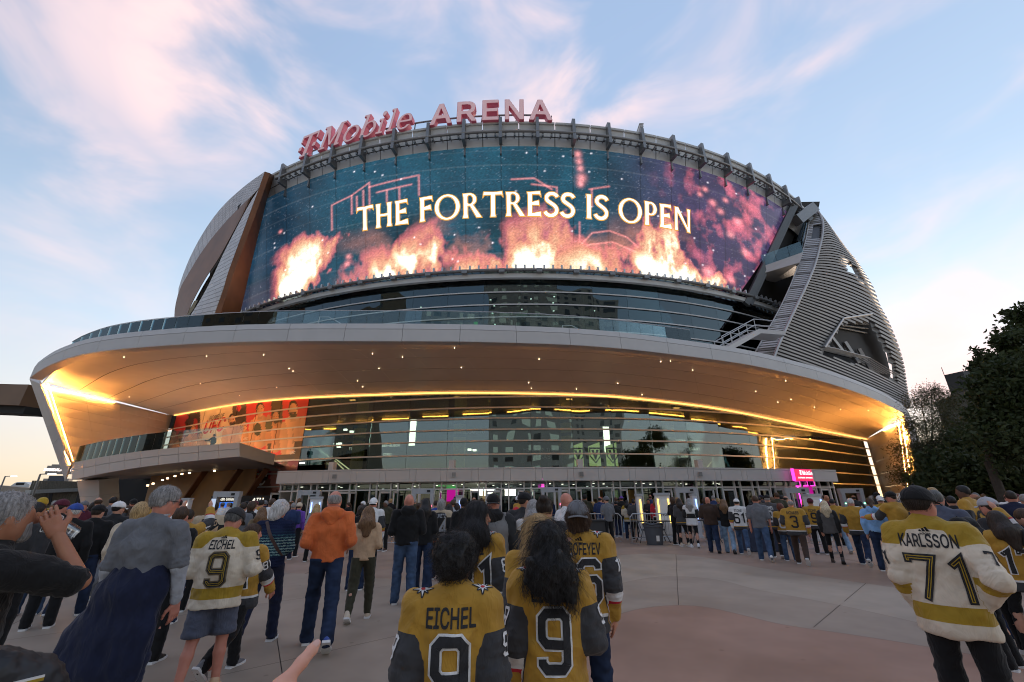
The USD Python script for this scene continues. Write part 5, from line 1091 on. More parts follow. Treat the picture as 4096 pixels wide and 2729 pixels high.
def vnorm(v, q):
    n_ = np.zeros_like(v); c = np.cross(v[q[:, 2]] - v[q[:, 0]], v[q[:, 3]] - v[q[:, 1]])
    for k in range(4):
        for a in range(3): n_[:, a] += np.bincount(q[:, k], c[:, a], len(v))
    return n_ / (np.linalg.norm(n_, axis=1, keepdims=True) + 1e-12)
def relax(v, q, it=2):
    for _ in range(it):
        s_ = np.zeros_like(v); d = np.bincount(q.ravel(), minlength=len(v))[:, None] * 2.
        for k in range(4):
            for a in range(3): s_[:, a] += np.bincount(q[:, k], v[q[:, (k + 1) % 4], a] + v[q[:, k - 1], a], len(v))
        v = .45 * v + .55 * s_ / np.maximum(d, 1)
    return v
_mc = {}
def cloth(col, kind='cloth'):
    key = (tuple(np.round(col, 3)), kind)
    if key in _mc: return _mc[key]
    c = np.array(col, float); nm = f'{kind}_{len(_mc)}'
    if kind == 'hair':
        m = mk(nm, {'g': ('texture_coordinate', {}), 'mp': ('mapping', {'scale': (1., 1., .09)}), 'n': ('noise_texture', {'scale': 95., 'detail': 4.}), 'r': ('rgb_ramp', {'ramp': [(.3, tuple(c * .45)), (.7, tuple(np.minimum(c * 1.5, 1)))]}), 'b': ('bump', {'strength': .9, 'distance': .006}), 'p': ('principled_bsdf', {'roughness': .5, 'specular_ior_level': .35})},
               [('g.object', 'mp.vector'), ('mp.vector', 'n.vector'), ('n.fac', 'r.fac'), ('r.color', 'p.base_color'), ('n.fac', 'b.height'), ('b.normal', 'p.normal')])
    elif kind == 'skin':
        m = mk(nm, {'g': ('texture_coordinate', {}), 'n': ('noise_texture', {'scale': 14., 'detail': 4.}), 'r': ('rgb_ramp', {'ramp': [(.3, tuple(c * [.95, .84, .8])), (.7, tuple(c * 1.07))]}), 'b': ('bump', {'strength': .25, 'distance': .002}), 'n2': ('noise_texture', {'scale': 240., 'detail': 2.}), 'p': ('principled_bsdf', {'roughness': .52, 'subsurface_weight': .08, 'subsurface_scale': .01, 'specular_ior_level': .4})},
               [('g.object', 'n.vector'), ('n.fac', 'r.fac'), ('r.color', 'p.base_color'), ('g.object', 'n2.vector'), ('n2.fac', 'b.height'), ('b.normal', 'p.normal')])
    elif kind == 'denim':
        m = mk(nm, {'g': ('texture_coordinate', {}), 'n': ('noise_texture', {'scale': 7., 'detail': 5.}), 'r': ('rgb_ramp', {'ramp': [(.3, tuple(c * .6)), (.75, tuple(np.minimum(c * 1.5, 1)))]}), 'n2': ('noise_texture', {'scale': 500., 'detail': 2.}), 'b': ('bump', {'strength': .4, 'distance': .002}), 'p': ('principled_bsdf', {'roughness': .88, 'specular_ior_level': .2})},
               [('g.object', 'n.vector'), ('n.fac', 'r.fac'), ('r.color', 'p.base_color'), ('g.object', 'n2.vector'), ('n2.fac', 'b.height'), ('b.normal', 'p.normal')])
    elif kind == 'knit':
        m = mk(nm, {'g': ('texture_coordinate', {}), 'w': ('wave_texture', {'wave_type': 'bands', 'bands_direction': 'z', 'scale': 9., 'distortion': 3.5, 'detail': 2., 'detail_scale': 6.}), 'n': ('noise_texture', {'scale': 70., 'detail': 3.}), 'mx': ('math', {'math_type': 'multiply'}), 's': ('separate_xyz', {}), 'k': ('map_range', {'from_min': .95, 'from_max': 1.38, 'to_min': 0., 'to_max': 1., 'clamp': True}), 'hr': ('rgb_ramp', {'ramp': [(0., (0, 0, 0)), (.12, (0, 0, 0)), (.2, (1, 1, 1)), (.62, (1, 1, 1)), (.8, (.1, .1, .1)), (1., (0, 0, 0))]}), 'hm': ('math', {'math_type': 'multiply'}),
               'r': ('rgb_ramp', {'ramp': [(0., (.012, .018, .05)), (.18, (.03, .09, .12)), (.4, (.16, .30, .31)), (.7, (.5, .56, .52))]}), 'b': ('bump', {'strength': .7, 'distance': .006}), 'p': ('principled_bsdf', {'roughness': .9, 'specular_ior_level': .15})},
               [('g.object', 'w.vector'), ('g.object', 'n.vector'), ('w.fac', 'mx.value1'), ('n.fac', 'mx.value2'), ('g.object', 's.vector'), ('s.z', 'k.value'), ('k.result', 'hr.fac'), ('hr.color', 'hm.value1'), ('mx.value', 'hm.value2'), ('hm.value', 'r.fac'), ('r.color', 'p.base_color'), ('w.fac', 'b.height'), ('b.normal', 'p.normal')])
    elif kind == 'shoe': m = M(nm, c, .5, var=.1, scale=20, obj=True)
    else:
        m = mk(nm, {'g': ('texture_coordinate', {}), 'n': ('noise_texture', {'scale': 11., 'detail': 4.}), 'r': ('rgb_ramp', {'ramp': [(.3, tuple(c * .86)), (.7, tuple(np.minimum(c * 1.12, 1)))]}), 'n2': ('noise_texture', {'scale': 420., 'detail': 2.}), 'b': ('bump', {'strength': .35, 'distance': .002}), 'wm': ('mapping', {'scale': (1., 1., .55), 'rotation': (.5, .4, .2)}), 'w': ('noise_texture', {'scale': 8., 'detail': 3., 'roughness': .55, 'distortion': 1.6}), 'wr': ('rgb_ramp', {'ramp': [(.3, (0, 0, 0)), (.48, (.75, .75, .75)), (.52, (1, 1, 1)), (.56, (.7, .7, .7)), (.75, (.2, .2, .2))]}), 'wb': ('bump', {'strength': .32, 'distance': .014}), 'p': ('principled_bsdf', {'roughness': .85, 'specular_ior_level': .2, 'sheen_weight': .12})},
               [('g.object', 'n.vector'), ('n.fac', 'r.fac'), ('r.color', 'p.base_color'), ('g.object', 'n2.vector'), ('n2.fac', 'b.height'), ('g.object', 'wm.vector'), ('wm.vector', 'w.vector'), ('w.fac', 'wr.fac'), ('wr.color', 'wb.height'), ('wb.normal', 'b.normal'), ('b.normal', 'p.normal')])
    _mc[key] = m; return m
def jersey_mat(kind):
    if ('jersey', kind) in _mc: return _mc[('jersey', kind)]
    gold, ch, wh, rd, cr, ol, bk = (.43, .235, .03), (.04, .04, .044), (.68, .67, .66), (.5, .02, .035), (.66, .57, .45), (.38, .24, .02), (.012, .012, .013)
    T = {'gold': (gold, [(0, gold), (.20, ch), (.60, wh), (.73, rd), (.77, gold)], [(0, ch), (.11, wh), (.135, gold)], gold), 'cream': (cr, [(0, cr), (.52, ol), (.70, cr)], [(0, cr), (.09, ol), (.19, cr)], ol),
         'white': (wh, [(0, wh), (.14, ch), (.55, gold), (.68, rd), (.72, wh)], [(0, ch), (.10, gold), (.125, wh)], wh), 'black': (bk, [(0, bk), (.62, (.3, .2, .05)), (.66, bk)], [(0, bk), (.08, (.3, .2, .05)), (.1, bk)], bk),
         'blacktan': (bk, [(0, bk), (.6, (.45, .36, .25)), (.72, bk)], [(0, (.5, .12, .05)), (.05, bk)], (.45, .36, .25)), 'grey': ((.06, .06, .065), [(0, (.06, .06, .065)), (.6, gold), (.7, (.06, .06, .065))], [(0, (.06, .06, .065)), (.07, gold), (.1, (.06, .06, .065))], (.06, .06, .065)),
         'red': (rd, [(0, rd), (.6, wh), (.7, bk), (.76, rd)], [(0, bk), (.08, wh), (.12, rd)], rd), 'stripe': (wh, [(0, wh), (.12, bk), (.5, wh)], [(0, wh), (.26, bk), (.42, wh)], wh), 'vest': ((.10, .095, .092), [(0, (.02, .02, .02))], [(0, (.10, .095, .092))], (.10, .095, .092)), 'raglan': ((.17, .165, .165), [(0, (.02, .02, .022))], [(0, (.17, .165, .165))], (.17, .165, .165))}[kind]
    rp = lambda L: [(p_, c_) for p_, c_ in L]
    m = mk('jersey_' + kind, {'a': ('attribute', {'attribute': 'jc'}), 's': ('separate_xyz', {}), 'ra': ('rgb_ramp', {'ramp': rp(T[1]), 'interpolate': False}), 'rh': ('rgb_ramp', {'ramp': rp(T[2]), 'interpolate': False}), 'gt': ('math', {'math_type': 'greater_than', 'value2': .012}), 'gy': ('math', {'math_type': 'greater_than', 'value2': .5}), 'm1': ('mix', {'mix_type': 'mix'}), 'm2': ('mix', {'mix_type': 'mix', 'color2': T[3]}),
            'g': ('texture_coordinate', {}), 'n': ('noise_texture', {'scale': 9., 'detail': 4.}), 'nr': ('rgb_ramp', {'ramp': [(.3, (.86, .86, .86)), (.7, (1.08, 1.08, 1.08))]}), 'mm': ('mix', {'mix_type': 'multiply', 'fac': 1.}), 'n2': ('noise_texture', {'scale': 480., 'detail': 2.}), 'b': ('bump', {'strength': .4, 'distance': .002}), 'wm': ('mapping', {'scale': (1., 1., .5), 'rotation': (.4, .5, .1)}), 'w': ('noise_texture', {'scale': 7., 'detail': 3., 'roughness': .55, 'distortion': 1.5}), 'wr': ('rgb_ramp', {'ramp': [(.3, (0, 0, 0)), (.48, (.75, .75, .75)), (.52, (1, 1, 1)), (.56, (.7, .7, .7)), (.75, (.2, .2, .2))]}), 'wb': ('bump', {'strength': .3, 'distance': .014}), 'p': ('principled_bsdf', {'roughness': .72, 'specular_ior_level': .3, 'sheen_weight': .1})},
           [('a.vector', 's.vector'), ('s.x', 'ra.fac'), ('s.y', 'rh.fac'), ('s.x', 'gt.value1'), ('s.z', 'gy.value1'), ('gt.value', 'm1.fac'), ('rh.color', 'm1.color1'), ('ra.color', 'm1.color2'), ('gy.value', 'm2.fac'), ('m1.color', 'm2.color1'), ('g.object', 'n.vector'), ('n.fac', 'nr.fac'), ('m2.color', 'mm.color1'), ('nr.color', 'mm.color2'), ('mm.color', 'p.base_color'), ('g.object', 'n2.vector'), ('n2.fac', 'b.height'), ('g.object', 'wm.vector'), ('wm.vector', 'w.vector'), ('w.fac', 'wr.fac'), ('wr.color', 'wb.height'), ('wb.normal', 'b.normal'), ('b.normal', 'p.normal')])
    _mc[('jersey', kind)] = m; return m
ARM = {'down': ((.05, -.03, -.28), (.0, .06, -.25)), 'pocket': ((.07, -.07, -.26), (-.13, .17, -.09)), 'bent': ((.06, -.02, -.28), (-.12, .22, .02)), 'fwd': ((.05, .10, -.27), (-.01, .16, -.20)), 'back': ((.06, -.15, -.25), (.0, -.03, -.26)),
       'raise': ((.10, .20, .10), (-.06, .10, .23)), 'hip': ((.19, -.13, -.20), (-.15, .10, -.14)), 'drink': ((.10, .24, -.10), (-.16, -.05, .20)), 'reach': ((.10, .16, -.20), (.12, .20, -.02)), 'phone': ((.04, .03, -.28), (-.10, .21, .10)), 'hips': ((.15, -.11, -.22), (-.08, .14, -.15))}
def hand_field(w, d, side, palm_n, curl=.5, point=False, h=.0042):
    """a palm, four bent fingers and a thumb from the wrist w along d"""
    d = d / np.linalg.norm(d); s_ = np.cross(d, palm_n); s_ /= np.linalg.norm(s_); n_ = np.cross(s_, d) * 1.; s_ = s_ * side
    f_ = Fld(w - .24, w + .24, h); c = w + d * .075
    for u in (-.026, -.009, .009, .026): f_.cone(w + s_ * u * .75 + d * .015, w + s_ * u + d * .085, .0165, .0125, .016)
    f_.cone(w - d * .06, w + d * .02, .026, .022, .02)
    for i, (u, L) in enumerate(((-.030, .062), (-.010, .074), (.011, .078), (.031, .070))):
        p = w + s_ * u + d * .088; cu = 0. if point and i == 3 else (1.25 if point else curl) + .08 * (1.5 - i); dr = d.copy(); a = 0
        for k, (fr_, r0, r1) in enumerate(((.45, .0095, .0086), (.31, .0086, .0078), (.24, .0078, .0066))):
            a += cu * (.55, .8, .6)[k]; v = math.cos(a) * d + math.sin(a) * n_ + s_ * u * .8; e = p + v / np.linalg.norm(v) * L * fr_ * 1.1; f_.cone(p, e, r0, r1, .004); p = e
    p = w + s_ * .028 + d * .028
    for L, r0, r1, v in ((.040, .0155, .012, d * .62 + s_ * .6 + n_ * .35), (.032, .012, .0100, d * .85 + s_ * .3 + n_ * .35), (.026, .0100, .0078, d * .95 + s_ * .05 + n_ * .3)):
        e = p + v / np.linalg.norm(v) * L; f_.cone(p, e, r0, r1, .006); p = e
    return f_.mesh()
SKIN = {'l': (.50, .27, .19), 'm': (.42, .21, .135), 't': (.33, .15, .085), 'd': (.10, .05, .03), 'r': (.50, .22, .16)}
HAIR = {'black': (.010, .009, .009), 'brown': (.05, .026, .014), 'dbrown': (.022, .014, .010), 'lbrown': (.14, .075, .035), 'blonde': (.36, .24, .11), 'pale': (.55, .45, .30), 'grey': (.25, .24, .235), 'lgrey': (.44, .43, .42), 'red': (.12, .035, .02), 'dgrey': (.10, .098, .095)}
COL = {'black': (.010, .010, .011), 'char': (.03, .03, .033), 'grey': (.14, .145, .16), 'lgrey': (.36, .37, .40), 'navy': (.012, .016, .042), 'dblue': (.022, .04, .11), 'blue': (.03, .07, .30), 'lblue': (.22, .42, .72), 'white': (.7, .7, .7), 'cream': (.60, .50, .38), 'tan': (.55, .37, .23), 'orange': (.60, .14, .04), 'brown': (.05, .03, .022), 'olive': (.045, .042, .025), 'red': (.45, .02, .03), 'purple': (.14, .06, .35), 'teal': (.12, .38, .36), 'pink': (.6, .2, .3), 'jean': (.05, .085, .155), 'djean': (.018, .03, .065), 'ljean': (.20, .29, .40), 'slate': (.085, .095, .135), 'khaki': (.2, .15, .09), 'maroon': (.09, .015, .03), 'magenta': (.4, .02, .25), 'gold': (.42, .28, .03)}
NP = [0]
def person(hx, hy, Y, yaw=0., label=None, group=None, top='tee', tc='black', leg='trousers', lc='djean', shoe='black', sole=None, skin='l', hair='short', hc='dbrown', cap=None, capdir=0, arms=('down', 'down'), stride=.0, lean=0., side=0., w=1., hyaw=0., hpit=0., res_=None, text=None, num=None, ntc='char', noc='white', slv=None, belly=0., X=None, height=None, beard=None, glasses=False, hands=None, extra=None, female=False, z0=0.):
    hp = at_y(hx, hy, Y); H_ = height or hp[2] - z0; sc = H_ / (1.75 + (.02 if cap else .0)); base = np.array([hp[0] if X is None else X, Y, z0]); yaw = yaw - .92 * math.atan2(base[0], Y)
    d_ = math.hypot(base[0], Y); h = res_ or (.0105 if d_ < 4.2 else .012 if d_ < 6.2 else .015 if d_ < 9 else .019 if d_ < 13 else .026); h = h / sc; near = d_ < 6.2
    rs_ = np.random.RandomState(int(hx * 3 + hy)); NP[0] += 1
    o_ = UsdGeom.Xform.Define(stage, pathof(None, 'person')); o_.AddTranslateOp().Set(Gf.Vec3d(*map(float, base))); o_.AddRotateZOp().Set(math.degrees(yaw)); o_.AddScaleOp().Set(Gf.Vec3f(sc, sc, sc))
    tag(o_, label, 'person', group)
    # skeleton
    st = stride; hipw = .088 * (1.06 if female else 1.)
    legs = []; pel = .93
    for sg, a, b in ((-1, st, .10 + abs(st) * (.35 if st > 0 else 1.0)), (1, -st, .10 + abs(st) * (.35 if st < 0 else 1.0))):
        hip = np.array([sg * hipw, 0, pel]); kn = hip + .435 * np.array([sg * .06, math.sin(a), -math.cos(a)]); a2 = a - b; an = kn + .415 * np.array([sg * .03, math.sin(a2), -math.cos(a2)]); legs.append([hip, kn, an, a2])
    low = min(l_[2][2] - (.0 if l_[3] > -.5 else -.03) for l_ in legs); dz = .085 - low
    for l_ in legs:
        for k in range(3): l_[k] = l_[k] + [0, 0, dz]
    pz = pel + dz; cl_, sl_ = math.cos(lean), math.sin(lean)
    def up_(x, y, z): z = z - .93; return np.array([x + side * z, y * cl_ + z * sl_, pz + z * cl_ - y * sl_])
    sw_ = (.175 if female else .192) * (.5 + .5 * w)
    nb_, hd = up_(0, -.005, 1.47), None
    hc_ = up_(0, .02, 1.635); cyw, syw, cp, sp = math.cos(hyaw), math.sin(hyaw), math.cos(hpit), math.sin(hpit)
    Rh = np.array([[cyw, -syw, 0], [syw, cyw, 0], [0, 0, 1]]) @ np.array([[1, 0, 0], [0, cp, -sp], [0, sp, cp]])
    hb = up_(0, .0, 1.55); hh_ = lambda x, y, z: hb + Rh @ np.array([x, y + .018, z - .045 + .09])   # head centre is z=0 here
    A_ = []
    for sg, nm in ((-1, arms[0]), (1, arms[1])):
        e_, w_ = ARM[nm] if isinstance(nm, str) else nm; sh = up_(sg * sw_, -.01, 1.392); el = sh + np.array([sg * e_[0] * (.6 + .4 * w) + sg * .02 * (w > 1.1), e_[1], e_[2]]); wr = el + np.array([sg * w_[0], w_[1], w_[2]]); A_.append((sh, el, wr))
    tops = [up_(0, 0, 1.0), up_(0, -.01, 1.12), up_(0, -.015, 1.28), up_(0, -.01, 1.40)]
    lo = np.min([*tops, *[q for l_ in legs for q in l_[:3]], *[q for a in A_ for q in a], hc_], 0) - .33; hi = np.max([*tops, *[q for l_ in legs for q in l_[:3]], *[q for a in A_ for q in a], hc_], 0) + .33; lo[2] = max(lo[2], -.03)
    # body: one continuous surface
    B = Fld(lo, hi, h * (1. if near else 1.05)); q = (1.32, .88, 1.)
    B.cone(tops[0], tops[1], .11 * w, .105 * w, .05, q); B.cone(tops[1], tops[2], .105 * w, .125 * w, .05, q); B.cone(tops[2], tops[3], .125, .09, .05, q)
    B.cone(nb_, hb + [0, .005, .03], .056, .054, .03); B.cone(up_(-.12, -.01, 1.40), up_(.12, -.01, 1.40), .055, .055, .04)
    c0 = hh_(0, -.012, .025); B.ell(c0, (.077, .096, .098), .02, Rh); B.cone(hh_(0, .028, -.02), hh_(0, .05, -.072), .058, .034, .035); B.cone(hh_(-.03, .0, -.045), hh_(.03, .0, -.045), .05, .05, .03)
    if d_ < 14:
        B.cone(hh_(0, .086, .012), hh_(0, .104, -.022), .011, .015, .014); B.cone(hh_(-.035, .074, .026), hh_(.035, .074, .026), .013, .013, .014); B.cone(hh_(-.016, .074, -.052), hh_(.016, .074, -.052), .011, .011, .012)
        for sg in (-1, 1): B.ell(hh_(sg * .079, -.008, -.004), (.012, .021, .034), .008, Rh)
    for sh, el, wr in A_:
        B.cone(sh, el, .052 * w ** .5, .040, .03); B.cone(el, wr, .041, .028, .02)
    hm = []
    for i, (sh, el, wr) in enumerate(A_):
        sg = (-1, 1)[i]; d = wr - el; d /= np.linalg.norm(d)
        if near and (hands is None or hands[i]): hm.append(hand_field(wr, d, -sg, np.array([-sg * .9, .3, .2]), .45))
        else: B.cone(wr, wr + d * .10, .030, .034, .02, (1, 1, 1)); B.cone(wr + d * .09, wr + d * .16 + [0, .01, 0], .03, .018, .02)
    for hip, kn, an, a2 in legs:
        B.cone(hip, kn, .088 * w ** .5, .054, .04); B.cone(kn - [0, .01, 0], lerp(kn, an, .35) - [0, .015, 0], .052, .055, .03); B.cone(lerp(kn, an, .35) - [0, .015, 0], an, .055, .036, .02); B.cone(an, an + [0, .10, -.05], .04, .03, .03)
    bv, bq = B.mesh(); bv = relax(bv, bq, 1)
    obj('body', cat_([(bv, bq)] + hm), cloth(SKIN[skin], 'skin'), o_, smooth=True)
    if near and d_ < 4.5:
        for sg in (-1, 1): obj('eye', trimesh.creation.icosphere(2, .0105).apply_translation(hh_(sg * .031, .071, .008)), cloth((.03, .02, .015), 'shoe'), o_)
        lp = Fld(hh_(0, .08, -.05) - .05, hh_(0, .08, -.05) + .05, .004); lp.cone(hh_(-.017, .080, -.047), hh_(.017, .080, -.047), .007, .007, .004); lp.cone(hh_(-.015, .080, -.056), hh_(.015, .080, -.056), .008, .008, .004); obj('lips', lp.mesh(), cloth((.36, .11, .09), 'shoe'), o_, smooth=True)
    # legs
    hemz = pz + {'jersey': -.20, 'tee': -.11, 'hoodie': -.06, 'sweater': -.08, 'jacket': -.12, 'vest': -.16, 'crop': 0.02}.get(top, -.1) + .03
    Lg = Fld(lo, [hi[0], hi[1], pz + .25], h); lr_ = {'trousers': (.103, .074, .068), 'jeans': (.105, .078, .074), 'leggings': (.095, .062, .048), 'shorts': (.118, .108, .105), 'wide': (.11, .088, .10), 'joggers': (.11, .085, .055)}[leg]
    Lg.cone(up_(-.05, -.012, .96), up_(.05, -.012, .96), .135 * w, .135 * w, .05, (1, .9, .9))
    for hip, kn, an, a2 in legs:
        ww = .5 + .5 * w
        if leg == 'shorts': Lg.cone(hip + [0, 0, .02], kn + [0, 0, -.02], lr_[0] * ww, lr_[1] * ww, .03)
        else: Lg.cone(hip + [0, -.01, .02], kn, lr_[0] * ww, lr_[1] * ww, .035); Lg.cone(kn, an + [0, -.012, -.02], lr_[1] * ww, lr_[2], .03)
    if leg == 'shorts': Lg.keep((0, 0, 1), min(legs[0][1][2], legs[1][1][2]) + .01)
    Lg.keep((0, 0, -1), -(hemz + .05))
    lv, lq = Lg.mesh(); n_ = vnorm(lv, lq); kz = np.abs(lv[:, 2] - legs[0][1][2]); fold = (fb(lv * [14, 14, 22] + hx, 3, 3) - .5) * (.022 + .03 * np.exp(-(lv[:, 2] / .14) ** 2) * (leg != 'shorts') + .02 * np.exp(-(kz / .1) ** 2)); lv = relax(lv + n_ * fold[:, None], lq, 1)
    obj({'shorts': 'shorts', 'leggings': 'leggings', 'jeans': 'jeans', 'wide': 'jeans'}.get(leg, 'trousers'), (lv, lq), cloth(COL[lc], 'denim' if 'jean' in lc else 'cloth'), o_, smooth=True)
    # shoes
    for hip, kn, an, a2 in legs:
        tp = a2 * .9 if a2 < -.25 else 0.; ct, st_ = math.cos(tp), math.sin(tp); rot = lambda y, z: np.array([0, y * ct - z * st_, y * st_ + z * ct]); ax_ = an.copy()
        if tp == 0: ax_[2] = .085
        S1 = Fld(ax_ - .32, ax_ + .32, max(h * .75, .009)); f_ = lambda x, y, z: ax_ + rot(y, z) + [x, 0, 0]
        S1.cone(f_(0, -.03, -.045), f_(0, .07, -.05), .043, .042, .03, (1, 1, .95)); S1.cone(f_(0, .07, -.052), f_(0, .155, -.062), .043, .032, .03, (1.1, 1, .75)); S1.cone(f_(0, -.02, -.01), f_(0, -.015, .02), .046, .045, .02)
        nrm = np.array([0, -st_, ct]); S1.keep(nrm, nrm @ ax_ - .072); v, q_ = S1.mesh(); sh_ = obj('shoe', (v, q_), cloth(COL[shoe], 'shoe'), o_, smooth=30)
        sp_ = affinity.scale(Polygon([(-.036, -.075), (.036, -.075), (.042, .02), (.05, .11), (.03, .18), (0, .195), (-.03, .18), (-.05, .11), (-.042, .02)]).buffer(.006), 1, 1); so_ = extrude(sp_, .026); v = np.array(so_.vertices); v = np.array([f_(x, y, z - .086) for x, y, z in v]); obj('sole', (v, so_.faces), cloth(COL[sole or ('white' if shoe != 'brown' else 'char')], 'shoe'), sh_)
    # upper garment
    jers = top in ('jersey',); infl = {'jersey': .030, 'tee': .016, 'hoodie': .024, 'sweater': .02, 'jacket': .026, 'vest': .026, 'crop': .02}[top]
    Tp = Fld(lo + [0, 0, .4], hi, h); wb = infl + belly; q = (1.32, .92, 1.)
    fl = 1.08 if jers else 1.
    bot = up_(0, -.008 + belly * .3, (hemz - pz) + .93 + .02)
    Tp.cone(bot, tops[1] + [0, belly * .3, 0], (.122 * w + infl) * fl, .113 * w + wb, .05, q); Tp.cone(tops[1] + [0, belly * .3, 0], tops[2], .113 * w + wb, .122 * w + infl, .05, q); Tp.cone(tops[2], tops[3], .122 * (.5 + .5 * w) + infl, .075 + infl, .06, q)
    for sg in (-1, 1): Tp.cone(up_(sg * .045, -.012, 1.432), up_(sg * sw_ * .93, -.012, 1.385), .056 + infl * .6, .048 + infl * .8, .03)
    Tp.cone(up_(0, -.015, 1.45), up_(0, -.01, 1.475), .075, .066, .03)
    Tp.keep((0, 0, 1), hemz)
    sl_len = slv if slv is not None else (.44 if top == 'tee' else 1.); loose = infl * (1.25 if jers else .95)
    for sh, el, wr in A_:
        if sl_len > .55: Tp.cone(sh, el, .056 * w ** .4 + loose, .047 + loose, .03); e2 = lerp(el, wr, min((sl_len - .5) * 2, 1) * .97); Tp.cone(el, e2, .047 + loose, .036 + loose * .8, .02)
        elif sl_len > 0: Tp.cone(sh, lerp(sh, el, sl_len * 2), .058 * w ** .4 + loose, .058 + loose, .03)
    tv, tq = Tp.mesh()
    def prm(v):
        best = np.full(len(v), 9.); s_ = np.zeros(len(v))
        for sh, el, wr in A_:
            for a, b, s0, s1, r0, r1 in ((sh, el, 0, .5, .056 + loose, .047 + loose), (el, wr, .5, 1., .047 + loose, .036 + loose)):
                e = b - a; t = np.clip((v - a) @ e / (e @ e), 0, 1); d = np.linalg.norm(v - a - t[:, None] * e, axis=1) - (r0 + (r1 - r0) * t); m_ = d < best; best[m_] = d[m_]; s_[m_] = (s0 + (s1 - s0) * t)[m_]
        tor = np.full(len(v), 9.)
        for a, b, r0, r1 in ((bot, tops[1], .122 * w + infl, .113 * w + wb), (tops[1], tops[2], .113 * w + wb, .122 * w + infl), (tops[2], tops[3], .122 + infl, .075 + infl), (up_(-sw_ * .7, -.01, 1.40), up_(sw_ * .7, -.01, 1.40), .068, .068)):
            e = b - a; t = np.clip((v - a) @ e / (e @ e), 0, 1); p_ = (v - a - t[:, None] * e) / np.array([q[0], q[1], 1.]); tor = np.minimum(tor, np.linalg.norm(p_, axis=1) - (r0 + (r1 - r0) * t))
        return np.where(best < tor, np.maximum(s_, .02), 0.), best, tor
    s_, ab, tb_ = prm(tv)
    n_ = vnorm(tv, tq); amp = {'jersey': .030, 'tee': .026, 'hoodie': .03, 'sweater': .018, 'jacket': .034, 'vest': .02, 'crop': .02}[top] * (1.75 if near else 1.2)
    p1 = fb(np.stack([tv[:, 0] * 7 + tv[:, 2] * 4, tv[:, 1] * 7, tv[:, 2] * 5.5], -1) + hx, 3, 11) - .5; p2 = np.abs(fb(np.stack([tv[:, 0] * 12 - tv[:, 2] * 9, tv[:, 1] * 12, tv[:, 2] * 7], -1) + hy, 3, 17) - .5)
    p3 = np.where(s_ > 0, np.sin(s_ * 95 + 9 * p1) * .0045 * np.exp(-((s_ - .55) / .28) ** 2), 0) * (1 if near or d_ < 9 else 0)
    tv = relax(tv + n_ * (amp * (p1 * 1.1 - p2 * .95 + .1) + p3)[:, None], tq, 1)
    hem_h = np.clip(tv[:, 2] - hemz, 0, .99)
    vest_y = up_(0, 0, 1.425)[2]; yk = np.where(s_ > 0, np.minimum((.17 - s_) * 9, (tv[:, 2] - vest_y + .10) * 10) + .5, (tv[:, 2] - vest_y + np.abs(tv[:, 0]) * .12) * 12 + .35); yk = np.clip(yk, 0, 1)
    if near or d_ < 6: yk = relax(np.repeat(yk[:, None], 3, 1), tq, 3)[:, 0]; s_ = relax(np.repeat(s_[:, None], 3, 1), tq, 2)[:, 0] if tc != 'cream' else s_
    if jers or tc in ('stripe', 'vest', 'raglan'): mt = jersey_mat(tc); colr = {'jc': np.stack([s_, hem_h, np.clip(yk if tc in ('cream', 'blacktan') else 0 * yk, 0, 1)], -1)}
    else: mt = cloth(COL[tc] if tc != 'knit' else (.1, .1, .1), 'knit' if tc == 'knit' else 'cloth'); colr = None
    go = obj({'jersey': 'jersey', 'tee': 'shirt', 'hoodie': 'hoodie', 'sweater': 'sweater', 'jacket': 'jacket', 'vest': 'vest', 'crop': 'shirt'}[top], (tv, tq), mt, o_, smooth=True, col=colr)
    if top == 'hoodie' and not (tc == 'x'):
        Hd = Fld(up_(0, -.1, 1.4) - .26, up_(0, -.1, 1.4) + .26, h); Hd.cone(up_(-.085, .03, 1.475), up_(-.06, -.09, 1.455), .035, .055, .04); Hd.cone(up_(.085, .03, 1.475), up_(.06, -.09, 1.455), .035, .055, .04); Hd.cone(up_(-.07, -.10, 1.45), up_(.07, -.10, 1.45), .055, .055, .05); Hd.cone(up_(0, -.10, 1.44), up_(0, -.125, 1.34), .085, .045, .05, (1.2, .8, 1))
        v, q_ = Hd.mesh(); n_ = vnorm(v, q_); v = relax(v + n_ * ((fb(v * [16, 16, 30] + 3, 3, 5) - .5) * .03)[:, None], q_, 1); obj('hood', (v, q_), cloth(COL['black'] if tc == 'raglan' else COL[tc]), o_, smooth=True)
    # lettering on the back and sleeves
    if text or num:
        tm = trimesh.Trimesh(tv, cat_([(tv, tq)])[1], process=False)
        def stamp(v, f_, org, xa, ya, dr, mat, off=.0035, nm='lettering'):
            m_ = trimesh.Trimesh(np.c_[v[:, :2], np.zeros(len(v))], f_, process=False); vv, ff = trimesh.remesh.subdivide_to_size(m_.vertices, m_.faces, .035 if d_ < 6 else .08)
            P_ = org + vv[:, :1] * xa + vv[:, 1:2] * ya; loc, ri, ti_ = tm.ray.intersects_location(P_ - dr * .6, np.tile(dr, (len(P_), 1)), multiple_hits=False); ok = np.zeros(len(P_), bool); out = P_.copy(); out[ri] = loc - dr * off; ok[ri] = True
            ff = ff[ok[ff].all(1)]; ff = ff[(np.ptp(out[ff] @ dr, axis=1) < .06)]
            if len(ff): obj(nm, (out, ff), mat, go)
        bk_, ri_, upv = np.array([0, 1., 0]), np.array([1., 0, 0]), up_(0, 0, 1.93) - up_(0, 0, .93); NC = cloth(COL.get(ntc, ntc)); OC = cloth(COL.get(noc, noc)) if noc else None
        mid = lambda z: up_(0, 0, z)
